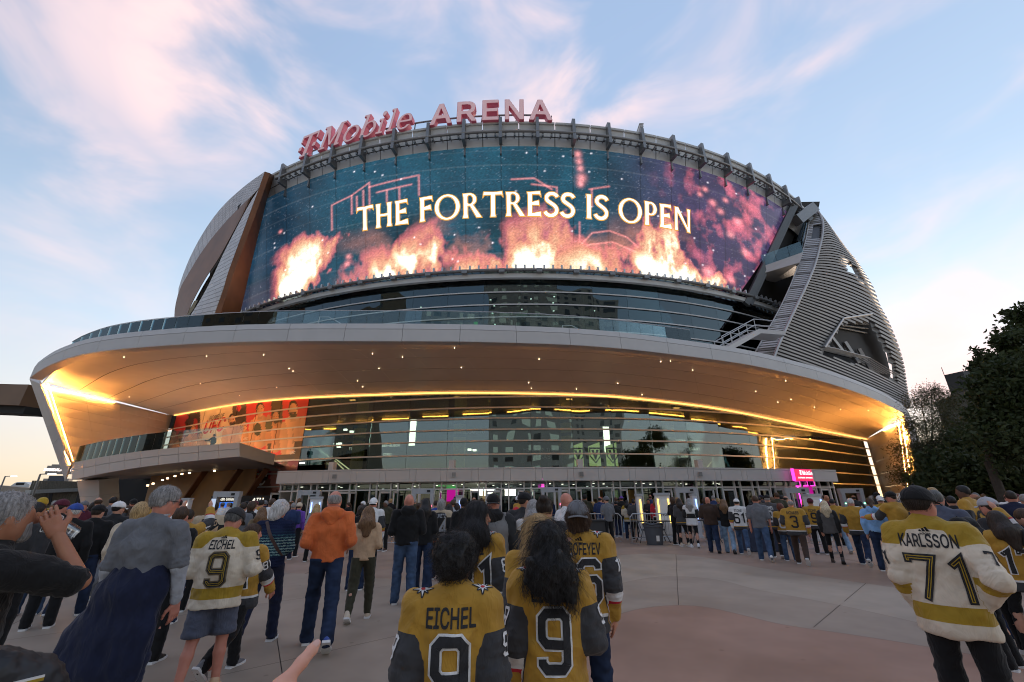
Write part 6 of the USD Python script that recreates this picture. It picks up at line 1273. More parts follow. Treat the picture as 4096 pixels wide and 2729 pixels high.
        if text:
            v, f_ = text2d(text, .082, True, .62 if len(text) < 8 else .54); wid = np.ptp(v[:, 0]); v[:, 0] -= v[:, 0].mean() if False else (v[:, 0].min() + wid / 2); mx = .34 * (.6 + .4 * w); v[:, 0] *= min(1, mx / wid); stamp(v, f_, mid(1.318), ri_, upv, bk_, NC)
        if num:
            dg = digits(num, .275); 
            if noc: v, f_ = flat(dg.buffer(.011, join_style=2)); stamp(v, f_, mid(.965), ri_, upv, bk_, OC, .003, 'number_edge')
            v, f_ = flat(dg); stamp(v, f_, mid(.965), ri_, upv, bk_, NC, .0065, 'number')
            if tc == 'cream' and near: b_ = dg.buffer(-.013, join_style=2); v, f_ = flat(b_.difference(b_.buffer(-.005, join_style=2))); stamp(v, f_, mid(.965), ri_, upv, bk_, cloth(COL['gold']), .0095, 'number_inline')
            if d_ < 14:
                for i, (sh, el, wr) in enumerate(A_):
                    sg = (-1, 1)[i]; ya = sh - el; ya /= np.linalg.norm(ya); dr = np.cross(ya, np.array([0, 1., 0])) * sg; dr = -dr / np.linalg.norm(dr) if dr[0] * sg > 0 else dr / np.linalg.norm(dr); dr = dr + np.array([0, .35, 0]); dr /= np.linalg.norm(dr); xa = np.cross(ya, -dr); xa /= np.linalg.norm(xa)
                    d2 = digits(num, .088); v, f_ = flat(d2); stamp(v, f_, lerp(sh, el, .80), xa, ya, dr, OC if tc in ('gold', 'white', 'black', 'grey') and OC else NC, .006, 'sleeve_number')
        if tc == 'gold' and d_ < 5:
            for sg in (-1, 1):
                stp = unary_union([Polygon([(0, .05), (.008, .008), (.05, 0), (.008, -.008), (0, -.05), (-.008, -.008), (-.05, 0), (-.008, .008)]), affinity.scale(affinity.rotate(Polygon([(0, .05), (.008, .008), (.05, 0), (.008, -.008), (0, -.05), (-.008, -.008), (-.05, 0), (-.008, .008)]), 45), .7, .7)])
                for pl_, mt_, of_ in ((stp.buffer(.006), cloth(COL['char']), .003), (stp, cloth(COL['white']), .005), (Point(0, 0).buffer(.011), cloth(COL['red']), .007)):
                    v, f_ = flat(pl_); stamp(v, f_, up_(sg * .155, 0, 1.43), ri_, np.array([0, .75, .6]), np.array([0, .6, -.75]), mt_, of_, 'star_patch')
        if near and (tc == 'cream' or num == '16'):
            for k in range(3): v, f_ = flat(Polygon([(-.030 + k * .021, 0), (-.013 + k * .021, 0), (-.013 + k * .021 - .008 - .004 * k, .014 + k * .009), (-.026 + k * .021 - .006 - .004 * k, .009 + k * .009)])); stamp(v, f_, mid(1.418), ri_, upv, bk_, cloth(COL['black']))
            v, f_ = text2d('adidas', .014, True); v[:, 0] -= np.ptp(v[:, 0]) / 2; stamp(v, f_, mid(1.398), ri_, upv, bk_, cloth(COL['black']))
    # hair
    if hair != 'bald':
        Hr = Fld(hc_ - [.3, .34, .62], hc_ + [.3, .3, .26], h * (.8 if near else .9)); k_ = {'buzz': .006, 'short': .008, 'messy': .034, 'long': .022, 'longcurl': .03, 'tail': .014, 'bun': .014, 'bob': .028, 'fringe': .005, 'hat': .008}[hair]; k_ = min(k_, .006) if cap else k_
        Hr.ell(hh_(0, -.016, .03), (.079 + k_, .098 + k_, .099 + k_), .02, Rh); nrm = Rh @ np.array([0, -.80, .6]); fr_ = -.006 if hair != 'fringe' else 0
        if hair in ('short', 'buzz', 'messy', 'fringe', 'hat', 'tail', 'bun'):
            Hr.keep(nrm, nrm @ hh_(0, .052, .028)); n2 = Rh @ np.array([0, .12, 1.]); Hr.keep(n2, n2 @ hh_(0, 0, -.045 if hair != 'messy' else -.085))
        else: Hr.keep(nrm, nrm @ hh_(0, .056, .03))
        if hair == 'fringe': n3 = Rh @ np.array([0, -.3, -1.]); Hr.keep(n3, n3 @ hh_(0, -.03, .055))
        if hair in ('long', 'longcurl'):
            L_ = 1.29 if hair == 'long' else 1.36; Hr.cone(hh_(0, -.05, -.02), up_(0, -.125, 1.47), .088, .10, .05, (1.1, .85, 1)); Hr.cone(up_(0, -.125, 1.47), up_(.01, -.155, L_), .10, .05, .05, (1.25, .7, 1))
            for sg in (-1, 1): Hr.cone(hh_(sg * .07, -.01, -.03), up_(sg * .11, -.085, 1.42), .045, .045, .04)
            if hair == 'longcurl':
                for _ in range(16): a = rs_.uniform(-.15, .16); z_ = rs_.uniform(1.35, 1.50); Hr.cone(up_(a, -.16, z_ + .06), up_(a * 1.15, -.165, z_ - .03), .03, .017, .025)
        if hair == 'bob': Hr.cone(hh_(0, -.04, -.02), hh_(0, -.05, -.09), .09, .075, .04, (1.1, .9, 1))
        if hair == 'tail': Hr.cone(hh_(0, -.11, .02), hh_(0, -.15, -.06), .03, .035, .03); Hr.cone(hh_(0, -.15, -.06), up_(0, -.15, 1.36), .038, .02, .02)
        if hair == 'bun': Hr.ell(hh_(0, -.09, .115), (.05, .05, .045), .02)
        v, q_ = Hr.mesh()
        if len(v):
            n_ = vnorm(v, q_); a_ = {'messy': .055, 'longcurl': .045, 'long': .018, 'bob': .02}.get(hair, .007); fq = (38, 38, 12) if hair in ('long', 'bob', 'tail') else (26, 26, 22); v = relax(v + n_ * ((fb(v * fq + hx, 3, 7) - .5) * a_)[:, None], q_, 1 if hair in ('buzz', 'short') else 0)
            ho = obj('hair', (v, q_), cloth(HAIR[hc], 'hair'), o_, smooth=True)
            if near and hair in ('messy', 'long', 'longcurl', 'bob', 'short', 'tail', 'bun'):
                strands(ho, v, vnorm(v, q_), hair, HAIR[hc], rs_)
    if beard:
        Bd = Fld(hh_(0, .05, -.06) - .14, hh_(0, .05, -.06) + .14, h * .8); Bd.cone(hh_(0, .035, -.03), hh_(0, .058, -.08), .062, .038, .03); Bd.keep(Rh @ np.array([0, .35, -1.]), (Rh @ np.array([0, .35, -1.])) @ hh_(0, .06, -.028)); v, q_ = Bd.mesh()
        if len(v): obj('beard', (v, q_), cloth(HAIR[beard], 'hair'), o_, smooth=True)
    if cap:
        Cp = Fld(hh_(0, 0, .06) - .32, hh_(0, 0, .06) + .32, h * .8); Cp.ell(hh_(0, -.014, .035), (.098, .117, .108), .02, Rh); kn_ = cap.startswith('beanie'); n2 = Rh @ np.array([0, .10 if capdir == 0 else -.1, 1.]); Cp.keep(n2, n2 @ hh_(0, -.01, .028 if not kn_ else .012))
        if kn_: Cp.ell(hh_(0, -.014, .07), (.09, .108, .095), .03, Rh)
        v, q_ = Cp.mesh(); cc = cap.split('_')[-1]; co = obj('cap' if not kn_ else 'beanie', (v, q_), cloth(COL[cc]), o_, smooth=40)
        if not kn_:
            yb_ = 1. if capdir == 0 else -1.
            bp_ = np.array([[hh_(x * .088 * math.cos(u * 0), yb_ * (.075 + u * .085 * math.sqrt(max(1 - (x * .98) ** 2, 0))) - .012, .032 - u * .02 - .018 * x * x) for u in np.linspace(0, 1, 6)] for x in np.linspace(-1, 1, 13)]); obj('cap_brim', sheet(bp_, .006, flip=yb_ < 0), cloth(COL[cc if cap.count('_') < 2 else cap.split('_')[1]]), co, smooth=True)
            obj('cap_button', trimesh.creation.icosphere(1, .009).apply_translation(hh_(0, -.014, .145)), cloth(COL[cc]), co)
    if glasses:
        fr_ = [tube([hh_(sg * .033 + .021 * math.cos(a), .098, .006 + .017 * math.sin(a)) for a in np.linspace(0, 2 * math.pi, 13)], .003, 5) for sg in (-1, 1)] + [tube([hh_(sg * .054, .097, .012), hh_(sg * .082, .06, .014), hh_(sg * .086, -.02, .012), hh_(sg * .084, -.035, -.004)], .0032, 5) for sg in (-1, 1)] + [tube([hh_(-.012, .1, .01), hh_(.012, .1, .01)], .003, 5)]
        obj('glasses', fr_, cloth(COL['black'], 'shoe'), o_)
    if extra: extra(o_, dict(up=up_, A=A_, hh=hh_, h=h, tv=tv, tq=tq, legs=legs, pz=pz, Rh=Rh, sc=sc, base=base, yaw=yaw))
    o_x = o_
    return o_x
DG = {'0': [(.1, 0), (0, .1), (0, .9), (.1, 1), (.45, 1), (.55, .9), (.55, .1), (.45, 0), (.1, 0)], '1': [(.05, .82), (.27, 1), (.27, 0)], '2': [(0, .82), (0, .9), (.1, 1), (.45, 1), (.55, .9), (.55, .62), (0, .12), (0, 0), (.58, 0)], '3': [(0, .82), (0, .9), (.1, 1), (.45, 1), (.55, .9), (.55, .6), (.45, .52), (.2, .52), (.45, .52), (.55, .42), (.55, .1), (.45, 0), (.1, 0), (0, .1), (0, .2)],
      '4': [(.42, 0), (.42, 1), (0, .32), (0, .25), (.6, .25)], '6': [(.55, .82), (.55, .9), (.45, 1), (.1, 1), (0, .9), (0, .1), (.1, 0), (.45, 0), (.55, .1), (.55, .46), (.45, .56), (0, .56)], '7': [(0, .85), (0, 1), (.55, 1), (.2, 0)], '8': [(.1, .52), (0, .6), (0, .9), (.1, 1), (.45, 1), (.55, .9), (.55, .6), (.45, .52), (.1, .52), (0, .42), (0, .1), (.1, 0), (.45, 0), (.55, .1), (.55, .42), (.45, .52)],
      '9': [(0, .18), (0, .1), (.1, 0), (.45, 0), (.55, .1), (.55, .9), (.45, 1), (.1, 1), (0, .9), (0, .54), (.1, .44), (.55, .44)]}
def digits(s, h):
    ps, x = [], 0.
    for ch in s:
        w_ = .6 if ch != '1' else .4; ps.append(affinity.translate(LineString(DG[ch]).buffer(.085, cap_style=2, join_style=2), x, 0)); x += w_ + .24
    g_ = unary_union(ps); b = g_.bounds; return affinity.scale(affinity.translate(g_, -(b[0] + b[2]) / 2, -b[1]), h * .92, h, origin=(0, 0))
def strands(ho, v, n_, kind, col, rs_):
    """loose strands over the hair surface"""
    N_ = {'short': 1500, 'messy': 1500, 'longcurl': 2200, 'long': 2000, 'bob': 1800}.get(kind, 900); k = rs_.choice(len(v), N_); p = v[k]; d = n_[k]
    L_ = {'short': .02, 'messy': .032, 'longcurl': .11, 'long': .16, 'bob': .07}.get(kind, .03); dn = np.array([0, -.15, -1.]); m = 6; pts = []
    curl = {'longcurl': .018, 'messy': .016}.get(kind, .003)
    t_ = dn - (d @ dn)[:, None] * d; t_ /= np.linalg.norm(t_, axis=1, keepdims=True) + .2
    t_ = t_ + rs_.normal(size=t_.shape) * (.35 if kind == 'messy' else .15); ph = rs_.uniform(0, 6.28, (N_, 1)); L = L_ * rs_.uniform(.5, 1.2, (N_, 1))
    for j in range(m):
        u = j / (m - 1); pts.append(p + t_ * L * u + d * (.002 + .012 * u * (kind in ('messy', 'longcurl')) + .004 * math.sin(3 * u)) + np.cross(t_, d) * curl * np.sin(ph + u * 7) * u)
    pts = np.stack(pts, 1).reshape(-1, 3)
    c = UsdGeom.BasisCurves.Define(stage, pathof(ho.GetPath(), 'strands')); c.CreatePointsAttr(Vt.Vec3fArray.FromNumpy(pts.astype(np.float32))); c.CreateCurveVertexCountsAttr(Vt.IntArray.FromNumpy(np.full(N_, m, np.int32))); c.CreateTypeAttr('linear'); c.CreateWidthsAttr(Vt.FloatArray([.0013])); c.SetWidthsInterpolation('constant')
    UsdShade.MaterialBindingAPI.Apply(c.GetPrim()).Bind(cloth(np.array(col) * 1.15, 'hair')); c.GetPrim().SetCustomDataByKey('kind', 'stuff')
# ------------------------------------------------------------------ the people near the camera
rad = math.radians
def world(k, p): c, s = math.cos(k['yaw']), math.sin(k['yaw']); p = np.asarray(p) * k['sc']; return k['base'] + [c * p[0] - s * p[1], s * p[0] + c * p[1], p[2]]
def phone_in(k, arm, label, up=.12, tilt=.5):
    w = world(k, k['A'][arm][2] + np.array([0, .09, up])); o = thing('mobile_phone', label, 'phone', w, k['yaw']); obj('case', box((0, 0, 0), (.075, .010, .15), 0, 0, tilt), m_blk, o); obj('screen', box((0, -.006 * math.cos(tilt), -.006 * math.sin(tilt)), (.068, .002, .14), 0, 0, tilt), emitter(f'phone_screen_{abs(int(w[0]*100))}', (.5, .6, .8), .35), o)
def tied_jacket(o_, k):
    up, h = k['up'], k['h']; f = Fld(k['base'] * 0 + [-.55, -.5, .0], [.55, .5, 1.3], h); q = (1.3, .95, 1)
    f.cone(up(0, -.01, 1.05), up(-.02, -.03, .95), .16, .18, .04, q); f.cone(up(-.02, -.05, .95), up(-.10, -.11, .52), .17, .21, .06, (1.45, .62, 1)); f.cone(up(.02, .12, 1.02), up(.05, .17, .78), .05, .04, .05); f.cone(up(-.20, -.1, .7), up(-.33, -.15, .34), .10, .05, .08, (1.2, .6, 1)); f.cone(up(.12, -.12, .7), up(.14, -.13, .42), .10, .07, .08, (1.2, .5, 1))
    v, q_ = f.mesh(); n_ = vnorm(v, q_); v = relax(v + n_ * ((np.abs(fb(v * [10, 10, 3.5] + 2, 3, 5) - .5)) * -.07 + .008)[:, None], q_, 1); obj('tied_jacket', (v, q_), cloth(COL['navy']), o_, smooth=True)
    for sh, el, wr in k['A']:
        f2 = Fld([-.7, -.5, .3], [.7, .6, 1.6], h); f2.cone(lerp(sh, el, .5), el, .056, .054, .03); f2.cone(el, lerp(el, wr, .96), .055, .042, .02)
        v, q_ = f2.mesh(); n_ = vnorm(v, q_); v = relax(v + n_ * ((fb(v * [16, 16, 20], 3, 8) - .5) * .025)[:, None], q_, 1); obj('undershirt_sleeve', (v, q_), cloth(COL['lgrey']), o_, smooth=True)
    obj('undershirt_collar', tube([k['up'](.064 * math.cos(a), .0 + .06 * math.sin(a), 1.50 + .012 * math.sin(a)) for a in np.linspace(0, 2 * math.pi, 25)], .013, 7), cloth(COL['lgrey']), o_, smooth=True)
def strap(o_, k):
    up = k['up']; tm = trimesh.Trimesh(k['tv'], cat_([(k['tv'], k['tq'])])[1], process=False); pts = []
    for u in np.linspace(0, 1, 22):
        p = lerp(up(-.10, 0, 1.46), up(.17, 0, 1.02), u); loc, _, _ = tm.ray.intersects_location([p - [0, .7, 0]], [[0, 1., 0]], multiple_hits=False); pts.append((loc[0] if len(loc) else p) - [0, .008, 0])
    pts = np.array(pts); obj('bag_strap', sheet(np.stack([pts - [.018, 0, .008], pts + [.018, 0, .008]], 1), .004), cloth((.06, .03, .025), 'shoe'), o_, smooth=True); phone_in(k, 1, 'pale smartphone held by the woman in the patterned sweater', .06)
def drinker(o_, k):
    w = world(k, k['hh'](.035, .16, -.045)); cup = thing('plastic_cup', 'clear plastic cup at the lips of the bearded man at the left edge', 'cup', w, k['yaw'])
    T = trimesh.transformations.rotation_matrix(rad(62), (1, 0, 0)); prof = [(0, 0), (.031, 0), (.033, .004), (.046, .122), (.049, .124), (.049, .128), (.045, .128), (.031, .006), (0, .004)]
    m_cup = mk('clear_plastic', {'t': ('transparent_bsdf', {'color': (.93, .94, .95)}), 's': ('glossy_bsdf', {'roughness': .06}), 'f': ('fresnel', {'IOR': 1.5}), 'k': ('math', {'math_type': 'multiply_add', 'value2': 1.2, 'value3': .07, 'use_clamp': True}), 'p': ('mix_closure', {})}, [('f.fac', 'k.value1'), ('k.value', 'p.fac'), ('t.BSDF', 'p.closure1'), ('s.BSDF', 'p.closure2')], 'p.closure')
    m = trimesh.creation.revolve(prof, sections=36); m.apply_translation((0, 0, -.11)); m.apply_transform(T); obj('tumbler', m, m_cup, cup, smooth=40)
    for z in (.118, .112, .104): r = .0455 * (z / .122) ** .3; rg_ = [np.dot(T[:3, :3], (r * math.cos(a), r * math.sin(a), z - .11)) for a in np.linspace(0, 2 * math.pi, 30)]; obj('rim_ring', tube(rg_, .0016, 5), m_white, cup)
    for j in range(5): b = box((.012 * (j % 3 - 1), .01 * (j % 2), -.075 + .014 * j), (.022, .022, .022), j, j * .7); b.apply_transform(T); obj('ice_cube', b, m_cup, cup)
    bag = thing('shoulder_bag', 'black quilted bag with a gold stripe hanging at the left edge', 'bag', world(k, (.18, .16, .86)), k['yaw'])
    f = Fld([-.4, -.4, -.45], [.4, .4, .4], .012); f.ell((0, 0, 0), (.13, .20, .17), .03); f.ell((0, .06, -.08), (.14, .17, .13), .05); f.ell((.02, -.1, .1), (.11, .14, .12), .05); v, q_ = f.mesh(); n_ = vnorm(v, q_); v = v + n_ * ((fb(v * 24, 3, 3) - .5) * .03)[:, None]; obj('pouch', (v, q_), cloth((.016, .017, .02), 'shoe'), bag, smooth=True)
    for dz, m in ((.085, m_white), (.075, cloth(COL['gold']))): obj('stripe', [box((.125, -.02, dz), (.01, .2, .008 if dz > .08 else .012))], m, bag)
    obj('carry_strap', tube([(0, -.12, .15), (-.06, -.14, .4), (-.12, -.12, .62)], .014, 6), cloth(COL['black']), bag)
def badge(o_, k):
    sh = Polygon([(-.02, .022), (-.012, .026), (0, .021), (.012, .026), (.02, .022), (.021, -.006), (.012, -.022), (0, -.03), (-.012, -.022), (-.021, -.006)]); R = k['Rh']; c = k['hh'](-.045, -.131, .062); xa = R @ np.array([.93, -.35, 0]); ya = R @ np.array([.05, .25, .97])
    for pl, m, d in ((sh.difference(sh.buffer(-.004)), m_white, 0), (LineString([(-.014, -.012), (.012, .012)]).buffer(.004), m_white, 0)): v, f_ = flat(pl); q = c + v[:, :1] * xa + v[:, 1:2] * ya; obj('cap_badge', (q, f_), m, o_)
person(52, 1914, 2.2, rad(-74), 'grey-bearded man in a black shirt drinking from a clear cup at the left edge', top='tee', tc='black', skin='t', hair='short', hc='grey', beard='grey', arms=('down', ((.06, .29, -.08), (-.13, -.10, .21))), w=1.08, extra=drinker, lc='black', hpit=.12)
person(655, 1908, 3.9, rad(-30), 'tall grey-haired man with glasses, grey shirt and a navy jacket tied around his waist', top='tee', tc='grey', skin='r', hair='short', hc='grey', glasses=True, hyaw=rad(-35), hpit=-.12, lean=-.05, arms=('down', ((.06, .02, -.28), (.0, .05, -.25))), w=1.0, lc='navy', extra=tied_jacket, side=.05)
person(930, 1993, 4.7, rad(-14), 'man in a dark cap, cream jersey number 9 and slate shorts, head bowed', top='jersey', tc='cream', leg='shorts', lc='slate', shoe='tan', skin='r', hair='short', hc='dgrey', cap='cap_char', text='EICHEL', num='9', ntc='char', noc='khaki', arms=('bent', 'bent'), stride=-.12, hyaw=rad(-22), hpit=-.42, w=1.14, belly=.02)
person(1005, 2058, 5.2, rad(-38), 'short woman in a gold jersey with black trousers striding behind the cream number 9', top='jersey', tc='gold', lc='black', shoe='grey', skin='r', hair='tail', hc='brown', num='81', text=None, arms=('back', 'fwd'), stride=.42, hyaw=rad(-35), female=True, w=1.1)
person(1110, 1975, 6.2, rad(-16), 'grey-haired woman in a blue patterned knit sweater looking down at a phone', top='sweater', tc='knit', lc='navy', shoe='black', skin='r', hair='bob', hc='lgrey', arms=('down', 'phone'), stride=-.25, hyaw=rad(-28), hpit=-.35, w=1.05, female=True, extra=strap)
person(1335, 1935, 6.05, rad(-2), 'bald grey-haired man in an orange hoodie walking with hands in its front pocket', top='hoodie', tc='orange', leg='jeans', lc='djean', shoe='blue', sole='white', skin='r', hair='fringe', hc='grey', arms=('pocket', 'pocket'), stride=.30, w=.98)
person(1465, 2010, 7.3, rad(-4), 'long-haired woman in a tan fleece sweater and olive trousers walking away', top='sweater', tc='tan', leg='joggers', lc='olive', shoe='cream', hair='long', hc='lbrown', arms=('bent', 'bent'), stride=-.22, female=True, w=.95)
person(1628, 1963, 8.3, rad(2), 'bald man in a black hoodie and faded jeans standing alone', top='hoodie', tc='black', leg='jeans', lc='jean', shoe='black', hair='bald', skin='r', arms=('bent', 'bent'), stride=.1, w=1.1)
person(1692, 1985, 9.4, rad(-3), 'woman with very long black hair, black top and wide jeans', top='jacket', tc='black', leg='wide', lc='djean', shoe='white', hair='long', hc='black', arms=('bent', 'bent'), stride=.12, female=True)
person(1755, 1990, 10.8, rad(-6), 'grey-haired person in a black jersey number 14 with an orange hem', top='jersey', tc='blacktan', lc='navy', hair='bob', hc='grey', text='KUNITZ', num='14', ntc='lgrey', noc='khaki', arms=('bent', 'bent'))
person(1808, 2122, 2.2, rad(-3), 'youngster with messy dark hair in a gold jersey number 9, in the very front', top='jersey', tc='gold', lc='black', hair='messy', hc='black', text='EICHEL', num='9', ntc='char', noc='white', arms=('down', 'down'), hyaw=rad(-25), skin='t', w=.74)
person(2178, 2088, 2.6, rad(5), 'woman with long wavy black hair in a gold jersey number 9, in the very front', top='jersey', tc='gold', leg='jeans', lc='djean', hair='longcurl', hc='black', text='EICHEL', num='9', ntc='char', noc='white', arms=('down', 'bent'), female=True, w=.96)
person(1895, 1998, 3.85, rad(-16), 'black-haired woman looking right, gold jersey number 8, behind the youngster', top='jersey', tc='gold', lc='char', hair='long', hc='black', skin='l', text='MARTI', num='81', ntc='char', noc='white', arms=('down', 'down'), hyaw=rad(-60), female=True)
person(2295, 1990, 3.75, rad(-2), 'long-haired man in a backward grey cap and gold jersey number 16', top='jersey', tc='gold', leg='jeans', lc='djean', hair='bob', hc='brown', cap='cap_grey_grey', capdir=1, text='DOROFEYEV', num='16', ntc='char', noc='white', arms=('down', 'down'), w=1.02)
person(2140, 2055, 3.3, rad(8), 'blonde woman in a gold jersey between the two number 9s, mostly hidden', top='jersey', tc='gold', leg='jeans', lc='jean', hair='long', hc='blonde', arms=('down', 'bent'), female=True)
person(3635, 1955, 3.4, rad(-12), 'man in a black cap and cream jersey number 71 with hands on his hips', top='jersey', tc='cream', lc='black', hair='short', hc='dbrown', cap='cap_black', capdir=0, skin='r', text='KARLSSON', num='71', ntc='char', noc=None, arms=(((.03, -.05, -.28), (-.03, .14, -.20)), ((.09, -.12, -.25), (-.07, .12, -.14))), hyaw=rad(-28), w=.95, belly=.02, extra=badge)
# ------------------------------------------------------------------ the middle distance
G = 'people walking to the doors'
P_ = person
P_(2815, 1998, 15.2, rad(-4), 'bald man in a brown-black jacket and dark jeans walking past the folding table', top='jacket', tc='brown', leg='jeans', lc='djean', shoe='brown', hair='bald', skin='r', stride=.18, arms=('bent', 'bent'), w=1.15)
P_(2878, 2010, 15., rad(-8), 'woman with curly light brown hair, black jacket and pale jeans', top='jacket', tc='black', leg='jeans', lc='ljean', shoe='brown', hair='long', hc='lbrown', stride=.25, arms=('bent', 'bent'), female=True)
P_(2930, 2003, 14.6, rad(-5), 'man in a white cap and white jersey number 61 walking past the barrier', top='jersey', tc='white', leg='jeans', lc='jean', shoe='black', cap='cap_white', text='STONE', num='61', ntc='char', noc=None, stride=.38, arms=('down', 'fwd'))
P_(3005, 1995, 13.2, rad(-3), 'man in a plain grey shirt, jeans and white shoes beside the navy table', top='tee', tc='grey', leg='jeans', lc='jean', shoe='white', hair='short', hc='brown', skin='r', stride=.28, w=1.1)
P_(3052, 1992, 13.8, rad(-8), 'man in a black cap and dark jersey number 9 behind the grey-shirted man', top='jersey', tc='grey', lc='black', shoe='black', cap='cap_black', hair='short', hc='grey', text='EICHEL', num='9', ntc='white', noc=None, stride=.2)
P_(3145, 2010, 12.4, rad(-6), 'balding bearded man in a gold jersey number 3 and brown trousers', top='jersey', tc='gold', lc='brown', shoe='black', hair='fringe', hc='grey', beard='grey', text='MCNABB', num='3', ntc='char', noc=None, stride=.35, arms=('bent', 'down'), w=1.18, belly=.03)
P_(3105, 2032, 13.2, rad(10), 'red-haired woman in a gold jersey left of the bearded number 3', top='jersey', tc='gold', leg='jeans', lc='jean', hair='bob', hc='red', num='61', ntc='white', noc=None, arms=('bent', 'bent'), female=True)
P_(3280, 2023, 12.6, rad(-5), 'woman with long platinum hair, grey-brown vest and black leggings', top='vest', tc='vest', leg='leggings', lc='black', shoe='brown', hair='long', hc='pale', stride=.22, female=True)
P_(3225, 2013, 14.6, rad(0), 'person in a maroon beanie and gold jersey number 9 at the barrier', top='jersey', tc='gold', lc='black', cap='beanie_maroon', text='EICHEL', num='9', ntc='char', noc=None, arms=('bent', 'bent'))
P_(3312, 2015, 14.8, rad(5), 'black-haired fan in a gold jersey number 61 behind the platinum hair', top='jersey', tc='gold', leg='jeans', lc='ljean', hair='short', hc='black', num='61', ntc='char', noc=None, stride=.25)
P_(3385, 2010, 12.2, rad(-12), 'white-haired man in a gold jersey and jeans walking with a bowed head', top='jersey', tc='gold', leg='jeans', lc='djean', shoe='grey', hair='short', hc='lgrey', skin='r', stride=.33, hpit=-.3, lean=-.12, w=1.12)
P_(3462, 2015, 11.2, rad(-2), 'brown-haired person in a light blue hoodie', top='hoodie', tc='lblue', leg='jeans', lc='djean', hair='tail', hc='brown', stride=.12, w=1.05)
P_(3503, 2005, 13., rad(0), 'fan in a backward white cap and cream jersey with dark letters', top='jersey', tc='cream', leg='jeans', lc='jean', cap='cap_white', capdir=1, text='KOPP', num='8', ntc='char', noc=None)
P_(3545, 1988, 10.6, rad(35), 'man in a dark cap and gold jersey with an arm round the blue hoodie', top='jersey', tc='gold', leg='jeans', lc='djean', cap='cap_black', skin='r', arms=('reach', 'down'), hyaw=rad(40))
P_(3718, 1985, 6.6, rad(-5), 'dark-haired man in a faded navy shirt just right of the black cap', top='tee', tc='slate', leg='jeans', lc='djean', hair='short', hc='dgrey', skin='r', w=1.2)
P_(3832, 2006, 12.5, rad(3), 'bald man in a gold jersey in front of the dark trees', top='jersey', tc='gold', lc='black', hair='bald', skin='r', num='9', ntc='char', noc=None)
P_(3884, 2002, 12., rad(-10), 'dark-haired man in a dark teal shirt in front of the trees', top='tee', tc='navy', lc='black', hair='short', hc='dgrey', skin='t')
P_(3925, 2008, 6.0, rad(55), 'man in a pale grey cap and charcoal shirt facing left at the right edge', top='tee', tc='char', leg='jeans', lc='djean', shoe='black', cap='cap_lgrey', skin='r', stride=.3, w=1.2, beard='dgrey')
P_(4022, 1995, 9., rad(8), 'broad man with shaved hair in a dark navy top at the right edge', top='sweater', tc='navy', leg='jeans', lc='djean', hair='buzz', hc='dbrown', skin='r', w=1.25)
P_(3962, 2075, 5.4, rad(25), 'girl with long dark brown hair in a gold jersey number 17 near the right edge', top='jersey', tc='gold', leg='leggings', lc='black', shoe='white', hair='long', hc='dbrown', num='17', ntc='char', noc='white', arms=('reach', 'raise'), stride=.2, female=True, w=.9)
P_(3785, 2012, 9.8, rad(0), 'fan in a black jersey number 2 between the navy shirt and the trees', top='jersey', tc='black', lc='black', hair='short', hc='black', text='THEODORE', num='2', ntc='white', noc=None)
P_(3812, 2092, 5.2, rad(70), 'child in a black cap and gold jersey facing left near the right edge', top='jersey', tc='gold', lc='black', cap='cap_black', arms=('bent', 'bent'), w=.85)
P_(3850, 2100, 5.6, rad(40), 'child in a magenta top with dark hair beside the girl in number 17', top='tee', tc='magenta', lc='black', hair='long', hc='black', arms=('bent', 'bent'), w=.8, female=True)
P_(4085, 2062, 5.3, rad(60), 'brown-haired person looking down, cut off by the right edge', top='sweater', tc='char', leg='jeans', lc='djean', hair='short', hc='brown', hpit=-.5, arms=('phone', 'bent'))
P_(4078, 2010, 9.5, rad(10), 'grey-haired person in a gold jersey at the right edge behind the navy top', top='jersey', tc='gold', lc='black', hair='short', hc='grey')
P_(2413, 1990, 17.4, rad(30), 'man in a patterned grey beanie and grey shirt standing by the barrier, in side view', top='tee', tc='grey', slv=.44, lc='black', shoe='black', cap='beanie_grey', beard='black', arms=('bent', 'bent'), hyaw=rad(30))
P_(2742, 2005, 16.8, rad(-6), 'grey-haired woman in a white sweater with a broad black band', top='jersey', tc='stripe', leg='leggings', lc='black', shoe='white', hair='long', hc='grey', stride=.15, arms=('bent', 'bent'), female=True)
P_(2702, 2005, 17.3, rad(15), 'dark-haired woman in a charcoal jersey beside the white sweater', top='jersey', tc='grey', leg='leggings', lc='black', shoe='cream', hair='long', hc='dbrown', arms=('phone', 'bent'), female=True)
P_(2678, 2000, 17.8, rad(-40), 'staff member in black with chin-length brown hair holding white paper', top='sweater', tc='black', lc='black', hair='bob', hc='brown', arms=('bent', 'phone'))
P_(2608, 2003, 22.5, rad(5), 'brown-haired fan in a red jersey number 2 behind the bin', top='jersey', tc='red', lc='black', hair='long', hc='lbrown', num='2', ntc='white', noc=None)
P_(2580, 2003, 23., rad(175), 'staff member in black facing us between the two scanner pylons', top='sweater', tc='char', lc='black', hair='bun', hc='black', skin='t', arms=('bent', 'bent'))
P_(2494, 2008, 20.5, rad(5), 'dark-haired woman in a cream jersey behind the barrier', top='jersey', tc='cream', leg='jeans', lc='djean', hair='long', hc='black', arms=('bent', 'down'), female=True)
P_(2520, 2006, 20.2, rad(-5), 'short-haired fan in a charcoal jersey right of the cream jersey', top='jersey', tc='grey', lc='black', hair='short', hc='black', arms=('bent', 'bent'))
P_(2473, 1990, 22.5, rad(10), 'tall man in a purple cap and black jacket behind the barrier', top='jacket', tc='black', lc='black', cap='cap_purple')
